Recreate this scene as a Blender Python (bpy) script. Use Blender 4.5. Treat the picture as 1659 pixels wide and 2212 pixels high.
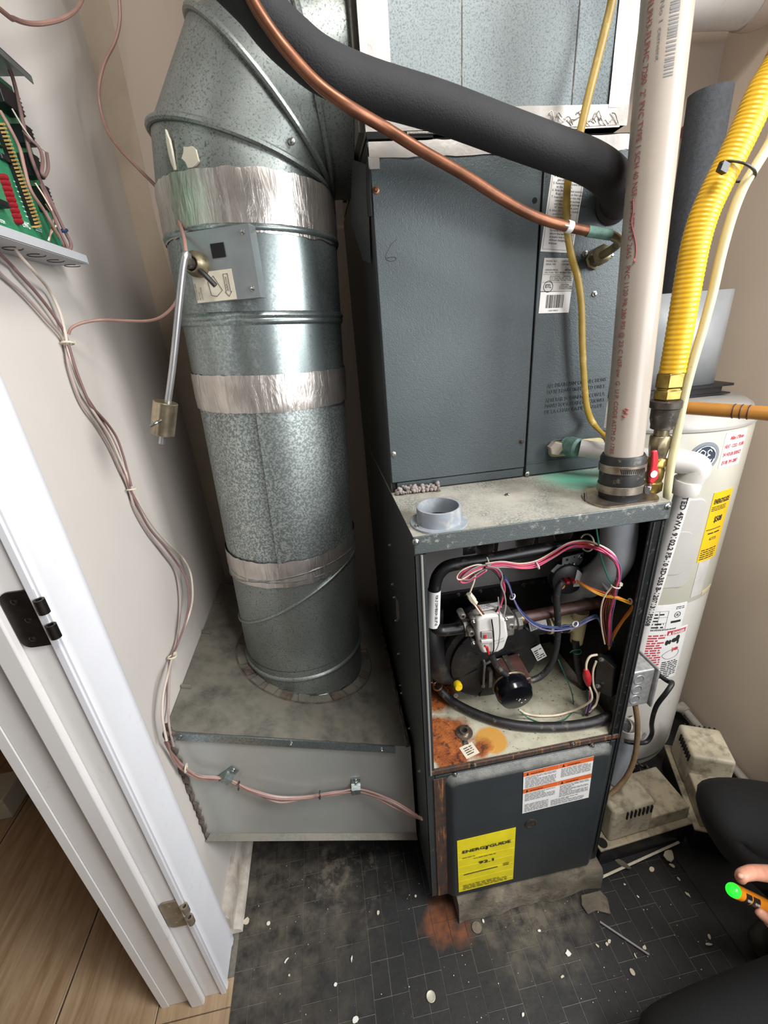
import bpy, math, random
from mathutils import Vector as V, Matrix, Quaternion
random.seed(7)
S = bpy.context.scene
for o in list(bpy.data.objects): bpy.data.objects.remove(o)
COL = S.collection
R = math.radians
# ---------------------------------------------------------------- camera
cd = bpy.data.cameras.new('camera'); cam = bpy.data.objects.new('camera', cd); COL.objects.link(cam)
cam.location = (-0.1155, -0.5814, 1.3171); cam.rotation_euler = (1.1626, 0.0727, -0.1552)
cd.sensor_fit = 'VERTICAL'; cd.sensor_height = 36; cd.lens = 14.8556; cd.clip_start = 0.01
S.camera = cam
# ---------------------------------------------------------------- light
W = bpy.data.worlds.new('world'); S.world = W; W.use_nodes = True
W.node_tree.nodes['Background'].inputs[0].default_value = (0.95, 0.95, 0.96, 1)
W.node_tree.nodes['Background'].inputs[1].default_value = 0.16
def area(name, loc, target, sx, sy, power, color):
    l = bpy.data.lights.new(name, 'AREA'); l.shape = 'RECTANGLE'; l.size = sx; l.size_y = sy
    l.energy = power; l.color = color
    o = bpy.data.objects.new(name, l); COL.objects.link(o); o.location = loc
    o.rotation_euler = (V(target) - V(loc)).to_track_quat('-Z', 'Y').to_euler()
    return o
area('side_window_light', (1.55, -0.95, 1.9), (0.2, 0.15, 1.1), 0.6, 1.0, 46, (0.96, 0.98, 1.0))
area('hall_ceiling_light', (0.3, -0.62, 2.47), (0.12, 0.1, 0.8), 0.4, 0.4, 20, (1.0, 0.97, 0.93))
area('front_fill', (0.75, -1.15, 1.2), (0.2, 0.12, 0.75), 0.7, 0.7, 10, (0.98, 0.98, 1.0))  # added fill to brighten the furnace interior, not an actual hall lamp
VS = S.view_settings
VS.view_transform = 'Standard'; VS.look = 'None'; VS.gamma = 1.0; VS.use_curve_mapping = False
VS.exposure = 0.35
# ---------------------------------------------------------------- helpers
def lin(c):
    if isinstance(c, str): c = [int(c[i:i+2], 16) / 255 for i in (0, 2, 4)]
    return tuple(x / 12.92 if x <= 0.04045 else ((x + 0.055) / 1.055) ** 2.4 for x in c)
class G:                                        # small node-graph helper
    def __init__(s, name):
        s.m = bpy.data.materials.new(name); s.m.use_nodes = True; s.nt = s.m.node_tree
        s.b = s.nt.nodes['Principled BSDF']; s.tc = s.nt.nodes.new('ShaderNodeTexCoord')
        s.co = s.tc.outputs['Object']
    def n(s, t, **k):
        nd = s.nt.nodes.new('ShaderNode' + t)
        for a, v in k.items():
            if a.startswith('i_'):
                key = a[2:]; key = int(key) if key.isdigit() else key.replace('_', ' ')
                s.set(nd.inputs[key], v)
            else: setattr(nd, a, v)
        return nd
    def set(s, sock, v):
        if hasattr(v, 'is_output'): s.nt.links.new(v, sock)
        else: sock.default_value = (tuple(v) + (1,) if isinstance(v, (tuple, list)) and len(v) == 3 and sock.type == 'RGBA' else v)
    def map(s, scale=(1, 1, 1), rot=(0, 0, 0), loc=(0, 0, 0)):
        return s.n('Mapping', i_Vector=s.co, i_Scale=scale, i_Rotation=rot, i_Location=loc).outputs[0]
    def noise(s, scale, detail=4, rough=.55, vec=None, dist=0):
        return s.n('TexNoise', i_Vector=vec or s.co, i_Scale=scale, i_Detail=detail, i_Roughness=rough, i_Distortion=dist).outputs['Fac']
    def vor(s, scale, vec=None, out='Distance', feature='F1'):
        return s.n('TexVoronoi', feature=feature, i_Vector=vec or s.co, i_Scale=scale).outputs[out]
    def ramp(s, fac, lo, hi, a=0., b=1.):
        r = s.n('MapRange', i_Value=fac, i_1=lo, i_2=hi, i_3=a, i_4=b); r.clamp = True
        return r.outputs[0]
    def mix(s, fac, a, b):
        m = s.n('Mix', data_type='RGBA'); s.set(m.inputs[0], fac); s.set(m.inputs[6], a); s.set(m.inputs[7], b)
        return m.outputs[2]
    def math(s, op, a, b=0.0):
        return s.n('Math', operation=op, i_0=a, i_1=b).outputs[0]
    def blob(s, c, rad, soft, amt=.03, scale=25):          # 1 inside a wobbly blob around c (object space)
        d = s.n('VectorMath', operation='DISTANCE', i_0=s.co, i_1=tuple(c)).outputs['Value']
        w = s.math('MULTIPLY', s.math('SUBTRACT', s.noise(scale, 4), .5), amt * 2)
        return s.ramp(s.math('ADD', d, w), rad - soft, rad + soft, 1, 0)
    def bump(s, h, strength, dist=.002):
        b = s.n('Bump', i_Strength=strength, i_Distance=dist, i_Height=h); s.set(s.b.inputs['Normal'], b.outputs[0])
    def done(s, color, rough=.5, metal=0., **k):
        s.set(s.b.inputs['Base Color'], color); s.set(s.b.inputs['Roughness'], rough); s.set(s.b.inputs['Metallic'], metal)
        for a, v in k.items(): s.set(s.b.inputs[a.replace('_', ' ')], v)
        return s.m
MATS = {}
def plain(name, c, rough=.5, metal=0., var=.12, scale=30, bump=0., bscale=200, dirt=None, **k):
    if name in MATS: return MATS[name]
    g = G(name); c = lin(c)
    d = tuple(x * (1 - 2.2 * var) for x in c)
    col = g.mix(g.ramp(g.noise(scale, 5), .35, .7), c, d) if var else c
    if dirt:                                             # dirt = (colour, amount, scale)
        col = g.mix(g.ramp(g.noise(dirt[2], 6, .65), .62 - dirt[1] * .25, .78 - dirt[1] * .2, 0, dirt[3] if len(dirt) > 3 else .75), col, lin(dirt[0]))
    if bump: g.bump(g.noise(bscale, 3), bump)
    MATS[name] = g.done(col, rough, metal, **k)
    return MATS[name]
class MB:                                                # mesh builder (world coordinates)
    def __init__(s): s.v = []; s.f = []; s.sm = []
    def add(s, vs, fs, smooth=False):
        o = len(s.v); s.v += [tuple(v) for v in vs]
        for f in fs: s.f.append(tuple(i + o for i in f)); s.sm.append(smooth)
        return s
    def box(s, x0, x1, y0, y1, z0, z1):
        return s.hexa([(x0,y0,z0),(x1,y0,z0),(x1,y1,z0),(x0,y1,z0),(x0,y0,z1),(x1,y0,z1),(x1,y1,z1),(x0,y1,z1)])
    def hexa(s, p):
        return s.add(p, [(0,3,2,1),(4,5,6,7),(0,1,5,4),(1,2,6,5),(2,3,7,6),(3,0,4,7)])
    def obox(s, c, ax, ay, az):                          # centre and half axes
        c, ax, ay, az = V(c), V(ax), V(ay), V(az)
        return s.hexa([c + ax*i + ay*j + az*k for k in (-1, 1) for i, j in ((-1,-1),(1,-1),(1,1),(-1,1))])
    def frame(s, d):
        d = V(d).normalized(); u = d.orthogonal().normalized(); return u, d.cross(u)
    def rings(s, rs, cap=True, closed=False, smooth=True):
        n = len(rs[0]); o = len(s.v); s.v += [tuple(p) for r in rs for p in r]; m = len(rs)
        for i in range(m if closed else m - 1):
            for j in range(n):
                a = o + i*n + j; b = o + i*n + (j+1) % n; c = o + ((i+1) % m)*n + (j+1) % n; d = o + ((i+1) % m)*n + j
                s.f.append((a, b, c, d)); s.sm.append(smooth)
        if cap and not closed:
            s.f.append(tuple(o + j for j in range(n))[::-1]); s.sm.append(False)
            s.f.append(tuple(o + (m-1)*n + j for j in range(n))); s.sm.append(False)
        return s
    def lathe(s, o, ax, prof, n=28, cap=True):           # prof = [(radius, height)]
        u, w = s.frame(ax); a = V(ax).normalized(); o = V(o)
        return s.rings([[o + a*h + (u*math.cos(2*math.pi*k/n) + w*math.sin(2*math.pi*k/n))*max(r, 1e-5) for k in range(n)] for r, h in prof], cap)
    def cyl(s, p0, p1, r0, r1=None, n=20):
        d = V(p1) - V(p0); return s.lathe(p0, d, [(r0, 0), (r0 if r1 is None else r1, d.length)], n)
    def tube(s, pts, r, n=10, sub=6, closed=False, flat=None, cap=True):
        P = spline(pts, sub, closed) if sub > 1 and len(pts) > 2 else [V(p) for p in pts]
        rs = []; N = len(P); u = None
        rad = r if callable(r) else (lambda t: r)
        for i, p in enumerate(P):
            t = (P[(i+1) % N] - P[i-1]) if closed else (P[min(i+1, N-1)] - P[max(i-1, 0)])
            if t.length < 1e-9: t = V((0, 0, 1))
            t.normalize()
            if u is None: u = V(flat[1]) - t*t.dot(V(flat[1])) if flat else t.orthogonal()
            else: u = V(flat[1]) - t*t.dot(V(flat[1])) if flat else u - t*t.dot(u)
            if u.length < 1e-6: u = t.orthogonal()
            u.normalize(); w = t.cross(u); q = rad(i / max(1, N-1)); fl = flat[0] if flat else 1
            rs.append([p + u*math.cos(2*math.pi*k/n)*q*fl + w*math.sin(2*math.pi*k/n)*q for k in range(n)])
        return s.rings(rs, cap, closed)
    def torus(s, c, ax, Rr, r, n=32, m=8, ell=None):
        u, w = s.frame(ax); c = V(c)
        return s.tube([c + (u*math.cos(2*math.pi*k/n) + w*math.sin(2*math.pi*k/n))*Rr for k in range(n)], r, m, 1, True)
    def prism(s, poly, off):
        n = len(poly); off = V(off); P = [V(p) for p in poly]
        return s.add(P + [p + off for p in P], [tuple(range(n))[::-1], tuple(range(n, 2*n))] + [(i, (i+1) % n, n + (i+1) % n, n + i) for i in range(n)])
    def ball(s, c, rx, ry=None, rz=None, n=14, m=9):
        c = V(c); ry = ry or rx; rz = rz or rx
        return s.rings([[c + V((rx*math.sin(math.pi*i/m)*math.cos(2*math.pi*k/n), ry*math.sin(math.pi*i/m)*math.sin(2*math.pi*k/n), -rz*math.cos(math.pi*i/m))) for k in range(n)] for i in range(m + 1)], False)
    def build(s, name, mat, parent=None, bevel=0., seg=2, angle=40, kind=None, label=None, subsurf=0, fixn=True):
        me = bpy.data.meshes.new(name); me.from_pydata(s.v, [], s.f); me.update()
        me.polygons.foreach_set('use_smooth', s.sm if not bevel else [True]*len(s.f))
        me.materials.append(mat)
        if fixn:
            import bmesh
            b = bmesh.new(); b.from_mesh(me); bmesh.ops.recalc_face_normals(b, faces=b.faces); b.to_mesh(me); b.free()
        me.set_sharp_from_angle(angle=R(angle))
        o = bpy.data.objects.new(name, me); COL.objects.link(o)
        if parent is not None: adopt(o, parent)
        if bevel:
            md = o.modifiers.new('bevel', 'BEVEL'); md.width = bevel; md.segments = seg; md.limit_method = 'ANGLE'; md.angle_limit = R(30)
        if subsurf:
            md = o.modifiers.new('sub', 'SUBSURF'); md.levels = md.render_levels = subsurf
        if kind: o['kind'] = kind
        if label: o['label'] = label
        return o
WORLD = {}
def wloc(o):
    p = V(o.location); q = o.parent
    while q: p += V(q.location); q = q.parent
    return p
def adopt(o, parent): o.parent = parent; o.location = -wloc(parent)
def spline(pts, sub, closed=False):
    P = [V(p) for p in pts]; n = len(P); out = []
    for i in range(n if closed else n - 1):
        p0 = P[i-1] if (i or closed) else P[0]*2 - P[1]
        p1, p2 = P[i], P[(i+1) % n]
        p3 = P[(i+2) % n] if (closed or i + 2 < n) else P[-1]*2 - P[-2]
        for k in range(sub):
            t = k / sub
            out.append(0.5*((p1*2) + (p2-p0)*t + (p0*2-p1*5+p2*4-p3)*t*t + (p1*3-p0-p2*3+p3)*t**3))
    if not closed: out.append(P[-1])
    return out
def lead(top, pts, n=7):                                  # smooth lead-in from the ceiling to the first of pts
    a, b, c = V(top), V(pts[0]), V(pts[1]); d = (b - a).length*.45; c1 = a - V((0, 0, 1))*d; c2 = b + (b - c).normalized()*d; out = []
    for i in range(n):
        t = i/n; out.append(a*(1-t)**3 + c1*3*t*(1-t)**2 + c2*3*t*t*(1-t) + b*t**3)
    return out + [V(p) for p in pts]
def thing(name, label, cat, loc, group=None):
    o = bpy.data.objects.new(name, None); COL.objects.link(o); o.location = loc; o.empty_display_size = .05
    return tag(o, label, cat, group)
def tag(o, label, cat, group=None, kind=None):
    if label: o['label'] = label
    if cat: o['category'] = cat
    if group: o['group'] = group
    if kind: o['kind'] = kind
    return o
def struct(mb, name, mat, **k):
    o = mb.build(name, mat, **k); o['kind'] = 'structure'; return o
FC = None
def glyphs(s, bold=False, shear=0.):                      # text -> verts, faces with unit line height, from (0,0)
    global FC
    if FC is None:
        FC = bpy.data.curves.new('lettering', 'FONT'); FC.resolution_u = 2
        FC_o = bpy.data.objects.new('lettering', FC); COL.objects.link(FC_o); FC['o'] = 1
        glyphs.o = FC_o
    FC.body = s; FC.offset = .026 if bold else 0.; FC.shear = shear; FC.size = 1.
    dg = bpy.context.evaluated_depsgraph_get(); dg.update()
    me = glyphs.o.evaluated_get(dg).to_mesh()
    vs = [tuple(v.co) for v in me.vertices]; fs = [tuple(p.vertices) for p in me.polygons]
    glyphs.o.evaluated_get(dg).to_mesh_clear()
    return vs, fs
def text(mb, s, o, xd, yd, h, width=None, bold=False, lift=.0006, shear=0.):   # flat lettering lying on the plane (o, xd, yd)
    vs, fs = glyphs(s, bold, shear); xd = V(xd).normalized(); yd = V(yd).normalized(); n = xd.cross(yd)
    L = max((v[0] for v in vs), default=1) or 1; sx = width / L if width else h / .72
    mb.add([V(o) + xd*(v[0]*sx) + yd*(v[1]*h/.72) + n*lift for v in vs], fs); return mb
def ctext(mb, s, base, ax, side, rad, h, width=None, bold=False, lift=.0005):  # lettering wrapped on a cylinder; runs along ax, letter tops toward +side
    vs, fs = glyphs(s, bold); ax = V(ax).normalized()
    out = V(side[0]).normalized(); e = V(side[1]).normalized()
    L = max((v[0] for v in vs), default=1) or 1; sx = width / L if width else h / .72
    P = []
    for v in vs:
        a = v[1]*h/.72 / rad
        P.append(V(base) + ax*(v[0]*sx) + (out*math.cos(a) + e*math.sin(a))*(rad + lift))
    mb.add(P, fs); return mb
def lines(mb, o, xd, yd, w, h, n, thick=.45, seed=1, lift=.0006, gap=.0):      # unreadable fine print as rows of short dashes
    rnd = random.Random(seed); xd = V(xd).normalized(); yd = V(yd).normalized(); nn = xd.cross(yd); p = h / n
    for i in range(n):
        x = 0; end = w * (1 if rnd.random() < .75 else rnd.uniform(.4, .9))
        while x < end - p*.3:
            l = min(rnd.uniform(.8, 3.2)*p, end - x); q = V(o) + xd*x + yd*(h - (i+.8)*p) + nn*lift
            mb.add([q, q + xd*l, q + xd*l + yd*p*thick, q + yd*p*thick], [(0,1,2,3)]); x += l + p*.45
    return mb
def card(mb, o, xd, yd, w, h, lift=.0003, th=.0004):                             # a sticker: thin slab on a plane
    xd = V(xd).normalized(); yd = V(yd).normalized(); n = xd.cross(yd); a = V(o) + n*(lift - th)
    return mb.prism([a, a + xd*w, a + xd*w + yd*h, a + yd*h], n*th)
def screw(p, d, r=.0042, mat=None, parent=None, name='screw'):                   # hex-flange screw
    d = V(d).normalized(); m = MB()
    m.lathe(p, d, [(r*1.35, -.001), (r*1.35, .0008), (r*1.1, .0014)], 14); m.lathe(V(p), d, [(r*.8, .0012), (r*.8, .0042), (r*.55, .005)], 6)
    return m.build(name, mat or MATS['screw_zinc'], parent)
# ---------------------------------------------------------------- materials
plain('screw_zinc', 'b9b9b4', .3, 1., .15, 300)
def galv(name, dark, light, scale=150, lo=.44, hi=.58, rough=.4, bump=.05, dust=None, met=.85, cloud=.45):
    g = G(name); n = g.noise(scale, 2.5, .6, dist=.6)
    col = g.mix(g.ramp(n, lo, hi), lin(dark), lin(light))
    col = g.mix(g.ramp(g.noise(9, 4),   .4, .75, 0, cloud), col, lin(dark))
    if dust:
        f = g.ramp(g.noise(14, 6, .65), dust[1] - .15, dust[1] + .15); col = g.mix(f, col, lin(dust[0])); met = g.ramp(f, 0, 1, .85, .1)
    g.bump(n, bump, .0006)
    MATS[name] = g.done(col, g.ramp(n, .3, .7, rough + .08, rough - .06), met); return MATS[name]
galv('galvanized_spangle', '7d8684', 'b9bfbb', 240, .47, .55, .4)
galv('galvanized_speckled', '686e6b', '959b97', 330, .36, .47, .42)
galv('galvanized_bright', '85908f', 'a5aead', 210, .4, .6, .3, .03)
plain('galvanized_smooth', 'b3b4ae', .32, .5, .06, 5)
galv('galvanized_dusty', '66665f', '7b7a72', 120, .4, .6, .5, .04, ('6f6b61', .42))
galv('galvanized_plenum', '5d6466', '747b7b', 420, .38, .5, .55, .03, None, .6)
g = G('foil_tape'); n = g.noise(1, 5, .6, g.map((70, 70, 14)), 1.2)
g.bump(n, .5, .004); MATS['foil_tape'] = g.done(g.mix(g.ramp(g.noise(20), .4, .7), lin('d0c9c2'), lin('b8b1aa')), .3, .9)
g = G('foil_tape_flat'); n = g.noise(60, 5, .6); g.bump(n, .25, .002)
MATS['foil_tape_flat'] = g.done(g.mix(g.ramp(g.noise(12), .4, .7), lin('aba6a0'), lin('96918c')), .42, .6)
def leather(name, c, c2, rough=.42, dust='9a9c98', amt=.74):
    g = G(name); v = g.n('TexNoise', i_Vector=g.map((1, .6, 1)), i_Scale=260, i_Detail=2.5, i_Distortion=1.4).outputs['Fac']
    g.bump(v, .45, .0013)
    col = g.mix(g.ramp(g.noise(5, 3), .35, .7), lin(c), lin(c2))
    col = g.mix(g.ramp(g.noise(45, 8, .75), amt, amt + .1, 0, .75), col, lin(dust))
    MATS[name] = g.done(col, rough, 0.25); return MATS[name]
leather('coil_paint', '464e50', '3d4446', .5)
leather('furnace_paint', '33383a', '2c3032', .42)
leather('cabinet_side_paint', '373b3a', '2e3231', .45, '6d6a62', .6)
g = G('furnace_top_dust'); col = g.mix(g.ramp(g.noise(260, 3), .35, .6), lin('5a605d'), lin('9c9a90'))
col = g.mix(g.ramp(g.noise(13, 6, .6), .36, .62), col, lin('a39f94'))
col = g.mix(g.ramp(g.noise(9, 5), .45, .65, 0, .8), col, lin('6c685c'))
gp = ((0.3655,0.1352,1.0165)); 
col = g.mix(g.blob((gp[0], gp[1] + .02, gp[2]), .055, .03, .04, 30), col, lin('5fa48d'))
MATS['furnace_top_dust'] = g.done(col, .75)
leather('band_paint', '525857', '494f4e', .45, 'a09f97', .56)
plain('wiring_box_black', '2b2c2e', .42, .1, .1, 50)
g = G('dust_sheen_furnace_paint'); nz = g.n('SeparateXYZ', i_Vector=g.n('NewGeometry').outputs['Normal']).outputs['Z']; du_ = g.math('MULTIPLY', g.ramp(nz, .12, .5), g.ramp(g.noise(40, 7, .7), .3, .62, .25, .75))  # upward faces paler: settled dust plus reflection from above, mixed into the colour
v = g.n('TexNoise', i_Vector=g.map((1, .6, 1)), i_Scale=260, i_Detail=2.5, i_Distortion=1.4).outputs['Fac']; g.bump(v, .4, .0012); M0 = g.mix(g.ramp(g.noise(5, 3), .35, .7), lin('33383a'), lin('2c3032')); MATS['dust_sheen_furnace_paint'] = g.done(g.mix(du_, M0, lin('84837d')), .45, .2)
# blower deck: cream steel, rust spreading from the left wall, one dried yellow puddle
d1 = (0.0522,0.0747,0.468); d2 = (0.1611,0.0416,0.468); d3 = (0.0788,0.1898,0.468); d4 = (0.0675,0.1924,0.468)
g = G('rusty_deck'); base = g.mix(g.ramp(g.noise(40, 5), .4, .7), lin('b4b09c'), lin('9d9985'))
base = g.mix(g.ramp(g.noise(150, 4), .62, .7), base, lin('5b5343'))
rust = g.mix(g.ramp(g.noise(35, 6, .65), .38, .62), lin('83431f'), lin('a8602a')); rust = g.mix(g.ramp(g.noise(60, 6, .7), .5, .63), rust, lin('45231a'))
m1 = g.math('MAXIMUM', g.blob(d1, .052, .006, .03, 18), g.blob(d3, .05, .012, .035, 20))
m1 = g.math('MAXIMUM', m1, g.blob((d1[0] + .075, d1[1] - .045, d1[2]), .022, .01, .03, 30)); m1 = g.math('MAXIMUM', m1, g.blob((d1[0] + .045, d1[1] + .005, d1[2]), .03, .012, .03, 26))
m1 = g.math('MAXIMUM', m1, g.blob((d1[0] + .01, d1[1] - .045, d1[2]), .04, .006, .03, 22))
m1 = g.math('MAXIMUM', m1, g.ramp(g.math('MULTIPLY', g.blob((d3[0], d3[1] + .09, d3[2]), .07, .03, .05, 20), .8), 0, 1))
col = g.mix(g.blob(d2, .034, .003, .008, 14), base, lin('bd8c42'))
col = g.mix(m1, col, rust)
g.bump(g.math('MULTIPLY', m1, g.noise(70, 6, .7)), .8, .004)
MATS['rusty_deck'] = g.done(col, .5, .1)
def wallmat(name, c, stain, amt=.72):
    g = G(name); col = g.mix(g.ramp(g.noise(2.5, 4), .35, .7), lin(c), tuple(x*.93 for x in lin(c)))
    col = g.mix(g.ramp(g.noise(11, 8, .72), amt, amt + .14, 0, .4), col, lin(stain)); g.bump(g.noise(140, 4), .12, .001)
    MATS[name] = g.done(col, .72); return MATS[name]
wallmat('left_wall_paint', 'bfb8b1', '9b9086'); wallmat('back_wall_paint', 'b3a496', '968a7c', .66); wallmat('right_wall_paint', 'e0d0bd', 'b3a698', .8)
plain('drywall_mud', 'ac9c89', .8, 0, .06, 12)
plain('trim_white', 'd3d3d6', .32, 0, .03, 6, dirt=('9a958d', .0, 30, .3))
plain('jamb_white', 'cdcac7', .38, 0, .03, 8, dirt=('9b8f80', .0, 30, .35))
plain('baseboard_paint', 'c7bfb4', .5, 0, .1, 14, dirt=('7b6d5b', .6, 9))
plain('hinge_bronze', '3f3a37', .38, .9, .2, 60)
plain('hinge_tan', '8f8371', .45, .5, .15, 60)
g = G('hall_floor_wood'); n = g.noise(1, 6, .6, g.map((60, 6, 6), (0, 0, R(25))), .5)
MATS['hall_floor_wood'] = g.done(g.mix(g.ramp(n, .35, .7), lin('a38c70'), lin('83694d')), .5)
# black embossed vinyl bricks, dusty near the door, rust run-off by the furnace corner
def floormat(name, c, dustiness):
    g = G(name); geo = g.n('NewGeometry').outputs['Position']; g.co = geo
    col = g.mix(g.ramp(g.noise(120, 4), .4, .7), lin(c), tuple(x*.6 for x in lin(c)))
    # dust band
    near = g.blob((-.46, .05, -.08), .2, .16, .1, 8)
    d = g.math('MULTIPLY', g.ramp(g.noise(22, 8, .7), .3, .78), g.math('ADD', g.math('MULTIPLY', near, .65), dustiness))
    band = g.math('MULTIPLY', g.blob((-.22, .14, -.08), .1, .09, .1, 12), g.ramp(g.noise(30, 7, .7), .5, .68))
    col = g.mix(d, col, lin('807768')); col = g.mix(g.math('MULTIPLY', band, .8), col, lin('766d60'))
    pad = g.math('MULTIPLY', g.blob((.25, -.02, -.08), .12, .07, .08, 16), g.ramp(g.noise(26, 8, .7), .36, .6))
    col = g.mix(g.math('MULTIPLY', pad, .8), col, lin('6d6456'))
    ru = g.math('MAXIMUM', g.blob((.02, -.012, -.08), .045, .014, .035, 24), g.blob((.065, -.05, -.08), .02, .014, .025, 24))
    col = g.mix(ru, col, g.mix(g.ramp(g.noise(70, 6), .4, .7), lin('6b3d20'), lin('4a2c1e')))
    col = g.mix(g.ramp(g.noise(190, 3), .74, .77), col, lin('a59b85'))
    g.bump(g.noise(60, 6), .25, .002)
    MATS[name] = g.done(col, g.ramp(g.noise(10), .3, .7, .42, .62)); return MATS[name]
floormat('floor_vinyl', '141517', .03); floormat('floor_joint', '6a665f', .2)
g = G('pad_concrete'); col = g.mix(g.ramp(g.noise(24, 8, .7), .4, .65), lin('5d554a'), lin('8d8371')); col = g.mix(g.ramp(g.noise(12, 5), .5, .68), col, lin('3a352e'))
g.bump(g.noise(60, 8, .7), .8, .006); MATS['pad_concrete'] = g.done(col, .85)
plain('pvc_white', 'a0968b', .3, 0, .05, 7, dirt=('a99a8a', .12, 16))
plain('pvc_bright', 'c6c2bd', .3, 0, .04, 10, dirt=('a79c90', .15, 30))
plain('pvc_gray', '9ba0a5', .32, 0, .06, 10)
plain('pvc_collar_gray', '8e959c', .35, 0, .1, 25, dirt=('bdb7aa', .4, 40))
plain('red_ink', '8c4743', .7, 0, 0); plain('black_ink', '1d1d1f', .7, 0, 0); plain('gray_ink', '6d6d6d', .8, 0, 0)
plain('white_ink', 'dfe6e2', .6, 0, 0); plain('orange_ink', 'd2622b', .6, 0, .08, 30); plain('red_label_ink', 'b33a44', .6, 0, 0)
plain('rubber_black', '1f1f20', .5, 0, .2, 60, dirt=('6f675b', .25, 60))
plain('foam_black', '1d1d1f', .8, 0, .1, 40, .35, 420)
plain('foam_gray', '46484b', .9, 0, .15, 150, .4, 420)
plain('copper', '85573f', .42, .65, .25, 25); plain('copper_green', '6f9186', .6, .3, .2, 90)
plain('brass', 'a18a4c', .3, .9, .25, 60, dirt=('5c5140', .3, 50)); plain('brass_dull', '8d8368', .4, .8, .2, 60, dirt=('4c463a', .35, 60))
plain('iron_dark', '4d4640', .5, .5, .25, 60, dirt=('8a8274', .25, 70))
plain('steel', 'a9aaa8', .28, 1., .15, 80); plain('steel_dirty', 'a79c8d', .35, .9, .2, 60, dirt=('8a5b38', .3, 50))
plain('romex_yellow', 'a08330', .45, 0, .1, 40, dirt=('c9b46a', .15, 60)); plain('csst_yellow', 'd6a71f', .4, 0, .1, 14)
g = G('clear_tubing'); MATS['clear_tubing'] = g.done(g.mix(g.ramp(g.noise(160, 3), .72, .76), lin('ded7ae'), lin('8a8058')), .25, 0, Transmission_Weight=.35, Alpha=1.0)
plain('tubing_brown', '9a7f5f', .3, 0, .15, 40, Transmission_Weight=.2)
plain('red_plastic', 'b0242c', .4, 0, .08, 40); plain('red_foam', '8f2733', .7, 0)
plain('heater_beige', 'b1aea0', .35, 0, .04, 5, dirt=('a9a493', .15, 12)); plain('heater_white', 'c4c0b8', .35, 0, .05, 5, dirt=('8f8678', .2, 8))
plain('heater_lid', '9f9c96', .45, 0, .08, 12, dirt=('8b857b', .3, 25)); plain('heater_panel', 'b0ada7', .4, 0, .05, 8)
plain('sticker_white', 'd8d6d3', .5, 0, .03, 30); plain('sticker_gray', 'b9b6b0', .5, 0, .08, 30); plain('sticker_cream', 'cfc7b4', .55, 0, .06, 40)
plain('sticker_yellow', 'e0cf1e', .45, 0, .07, 30); plain('sticker_gold', 'e0b311', .45, 0, .05, 30)
plain('logo_silver', '9aa0a6', .35, .5, .05, 30); plain('logo_navy', '343b47', .4, 0, .05, 30)
plain('chute_gray', '9a9d9f', .4, .1, .08, 12); plain('black_plastic', '1a1a1c', .45, 0, .1, 60, dirt=('4d4a45', .15, 50))
plain('black_gloss', '0b0c11', .18, 0, .1, 30); plain('black_satin', '141415', .4, .1, .15, 50, dirt=('55504a', .2, 60))
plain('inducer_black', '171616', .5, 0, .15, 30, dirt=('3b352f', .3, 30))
plain('pole_wood', 'b27a35', .35, 0, .2, 12)
plain('plate_gray', '8f9494', .38, .6, .06, 30); plain('rod_alu', 'b6b6b6', .35, .9, .08, 40); plain('weight_zinc', 'b3a58b', .3, .9, .3, 30)
plain('wire_sheath', 'a08e89', .5, 0, .1, 25); plain('wire_sheath_brown', '7c5f5c', .5, 0, .12, 25); plain('wire_sheath_pink', '967368', .5, 0, .1, 25)
plain('wire_sheath_white', 'c2b5a8', .5, 0, .08, 25); plain('tie_white', 'c9c3ad', .45, 0, .08, 50)
plain('wire_pink', 'cf4f72', .45, 0, .15, 60); plain('wire_white', 'dccbb2', .45, 0, .06, 60); plain('wire_black', '161616', .45, 0)
plain('wire_blue', '22335c', .45, 0, .1, 60); plain('wire_violet', '645b7c', .45, 0, .1, 60); plain('wire_orange', 'd8642f', .45, 0, .1, 60)
plain('wire_yellow', 'dca034', .45, 0, .1, 60); plain('wire_green', '1f5f50', .45, 0, .1, 60); plain('wire_brown', '6b2f22', .45, 0, .1, 60); plain('wire_gray', '8b8480', .45, 0, .1, 60)
plain('valve_casting', '8f8b84', .42, .7, .2, 40, dirt=('6b6255', .35, 50)); plain('valve_cover', 'c2bfb9', .42, .1, .06, 30)
plain('iron_pipe', '4b3029', .5, .2, .25, 40); plain('panel_steel_gray', '8b8886', .5, .4, .08, 8, dirt=('857f76', .15, 20)); plain('burner_steel', '4d4843', .45, .8, .35, 40, dirt=('53352a', .35, 40))
plain('motor_brown', '4f332c', .5, .2, .15, 60); plain('zinc_bracket', '8f8f8f', .4, .7, .15, 60)
plain('trap_cream', 'c5b78d', .45, 0, .1, 30); plain('cap_yellow', 'd8b414', .4, 0, .12, 150)
plain('pump_beige', 'b0a58e', .5, 0, .1, 12, dirt=('544c3d', .62, 26)); plain('pump_beige_mid', 'a3977f', .5, 0, .12, 12, dirt=('4e4739', .6, 28)); plain('pump_tank_dark', '17171a', .4, 0, .2, 20)
plain('box_galv', 'a9aaa9', .38, .5, .15, 90); plain('trap_pipe_white', 'b8b2aa', .4, 0, .08, 30, dirt=('8d8476', .3, 30))
plain('pcb_green', '2f7d57', .4, 0, .12, 40); plain('chip_black', '17181b', .45, 0, .1, 80); plain('led_red', '84141f', .25, 0, .05); plain('terminal_tan', 'cba667', .4, .1, .2, 120)
plain('panel_box_white', 'b4b6b8', .45, .1, .04, 10)
plain('fluff', '8f8480', .95, 0, .2, 120, .8, 300)
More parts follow.
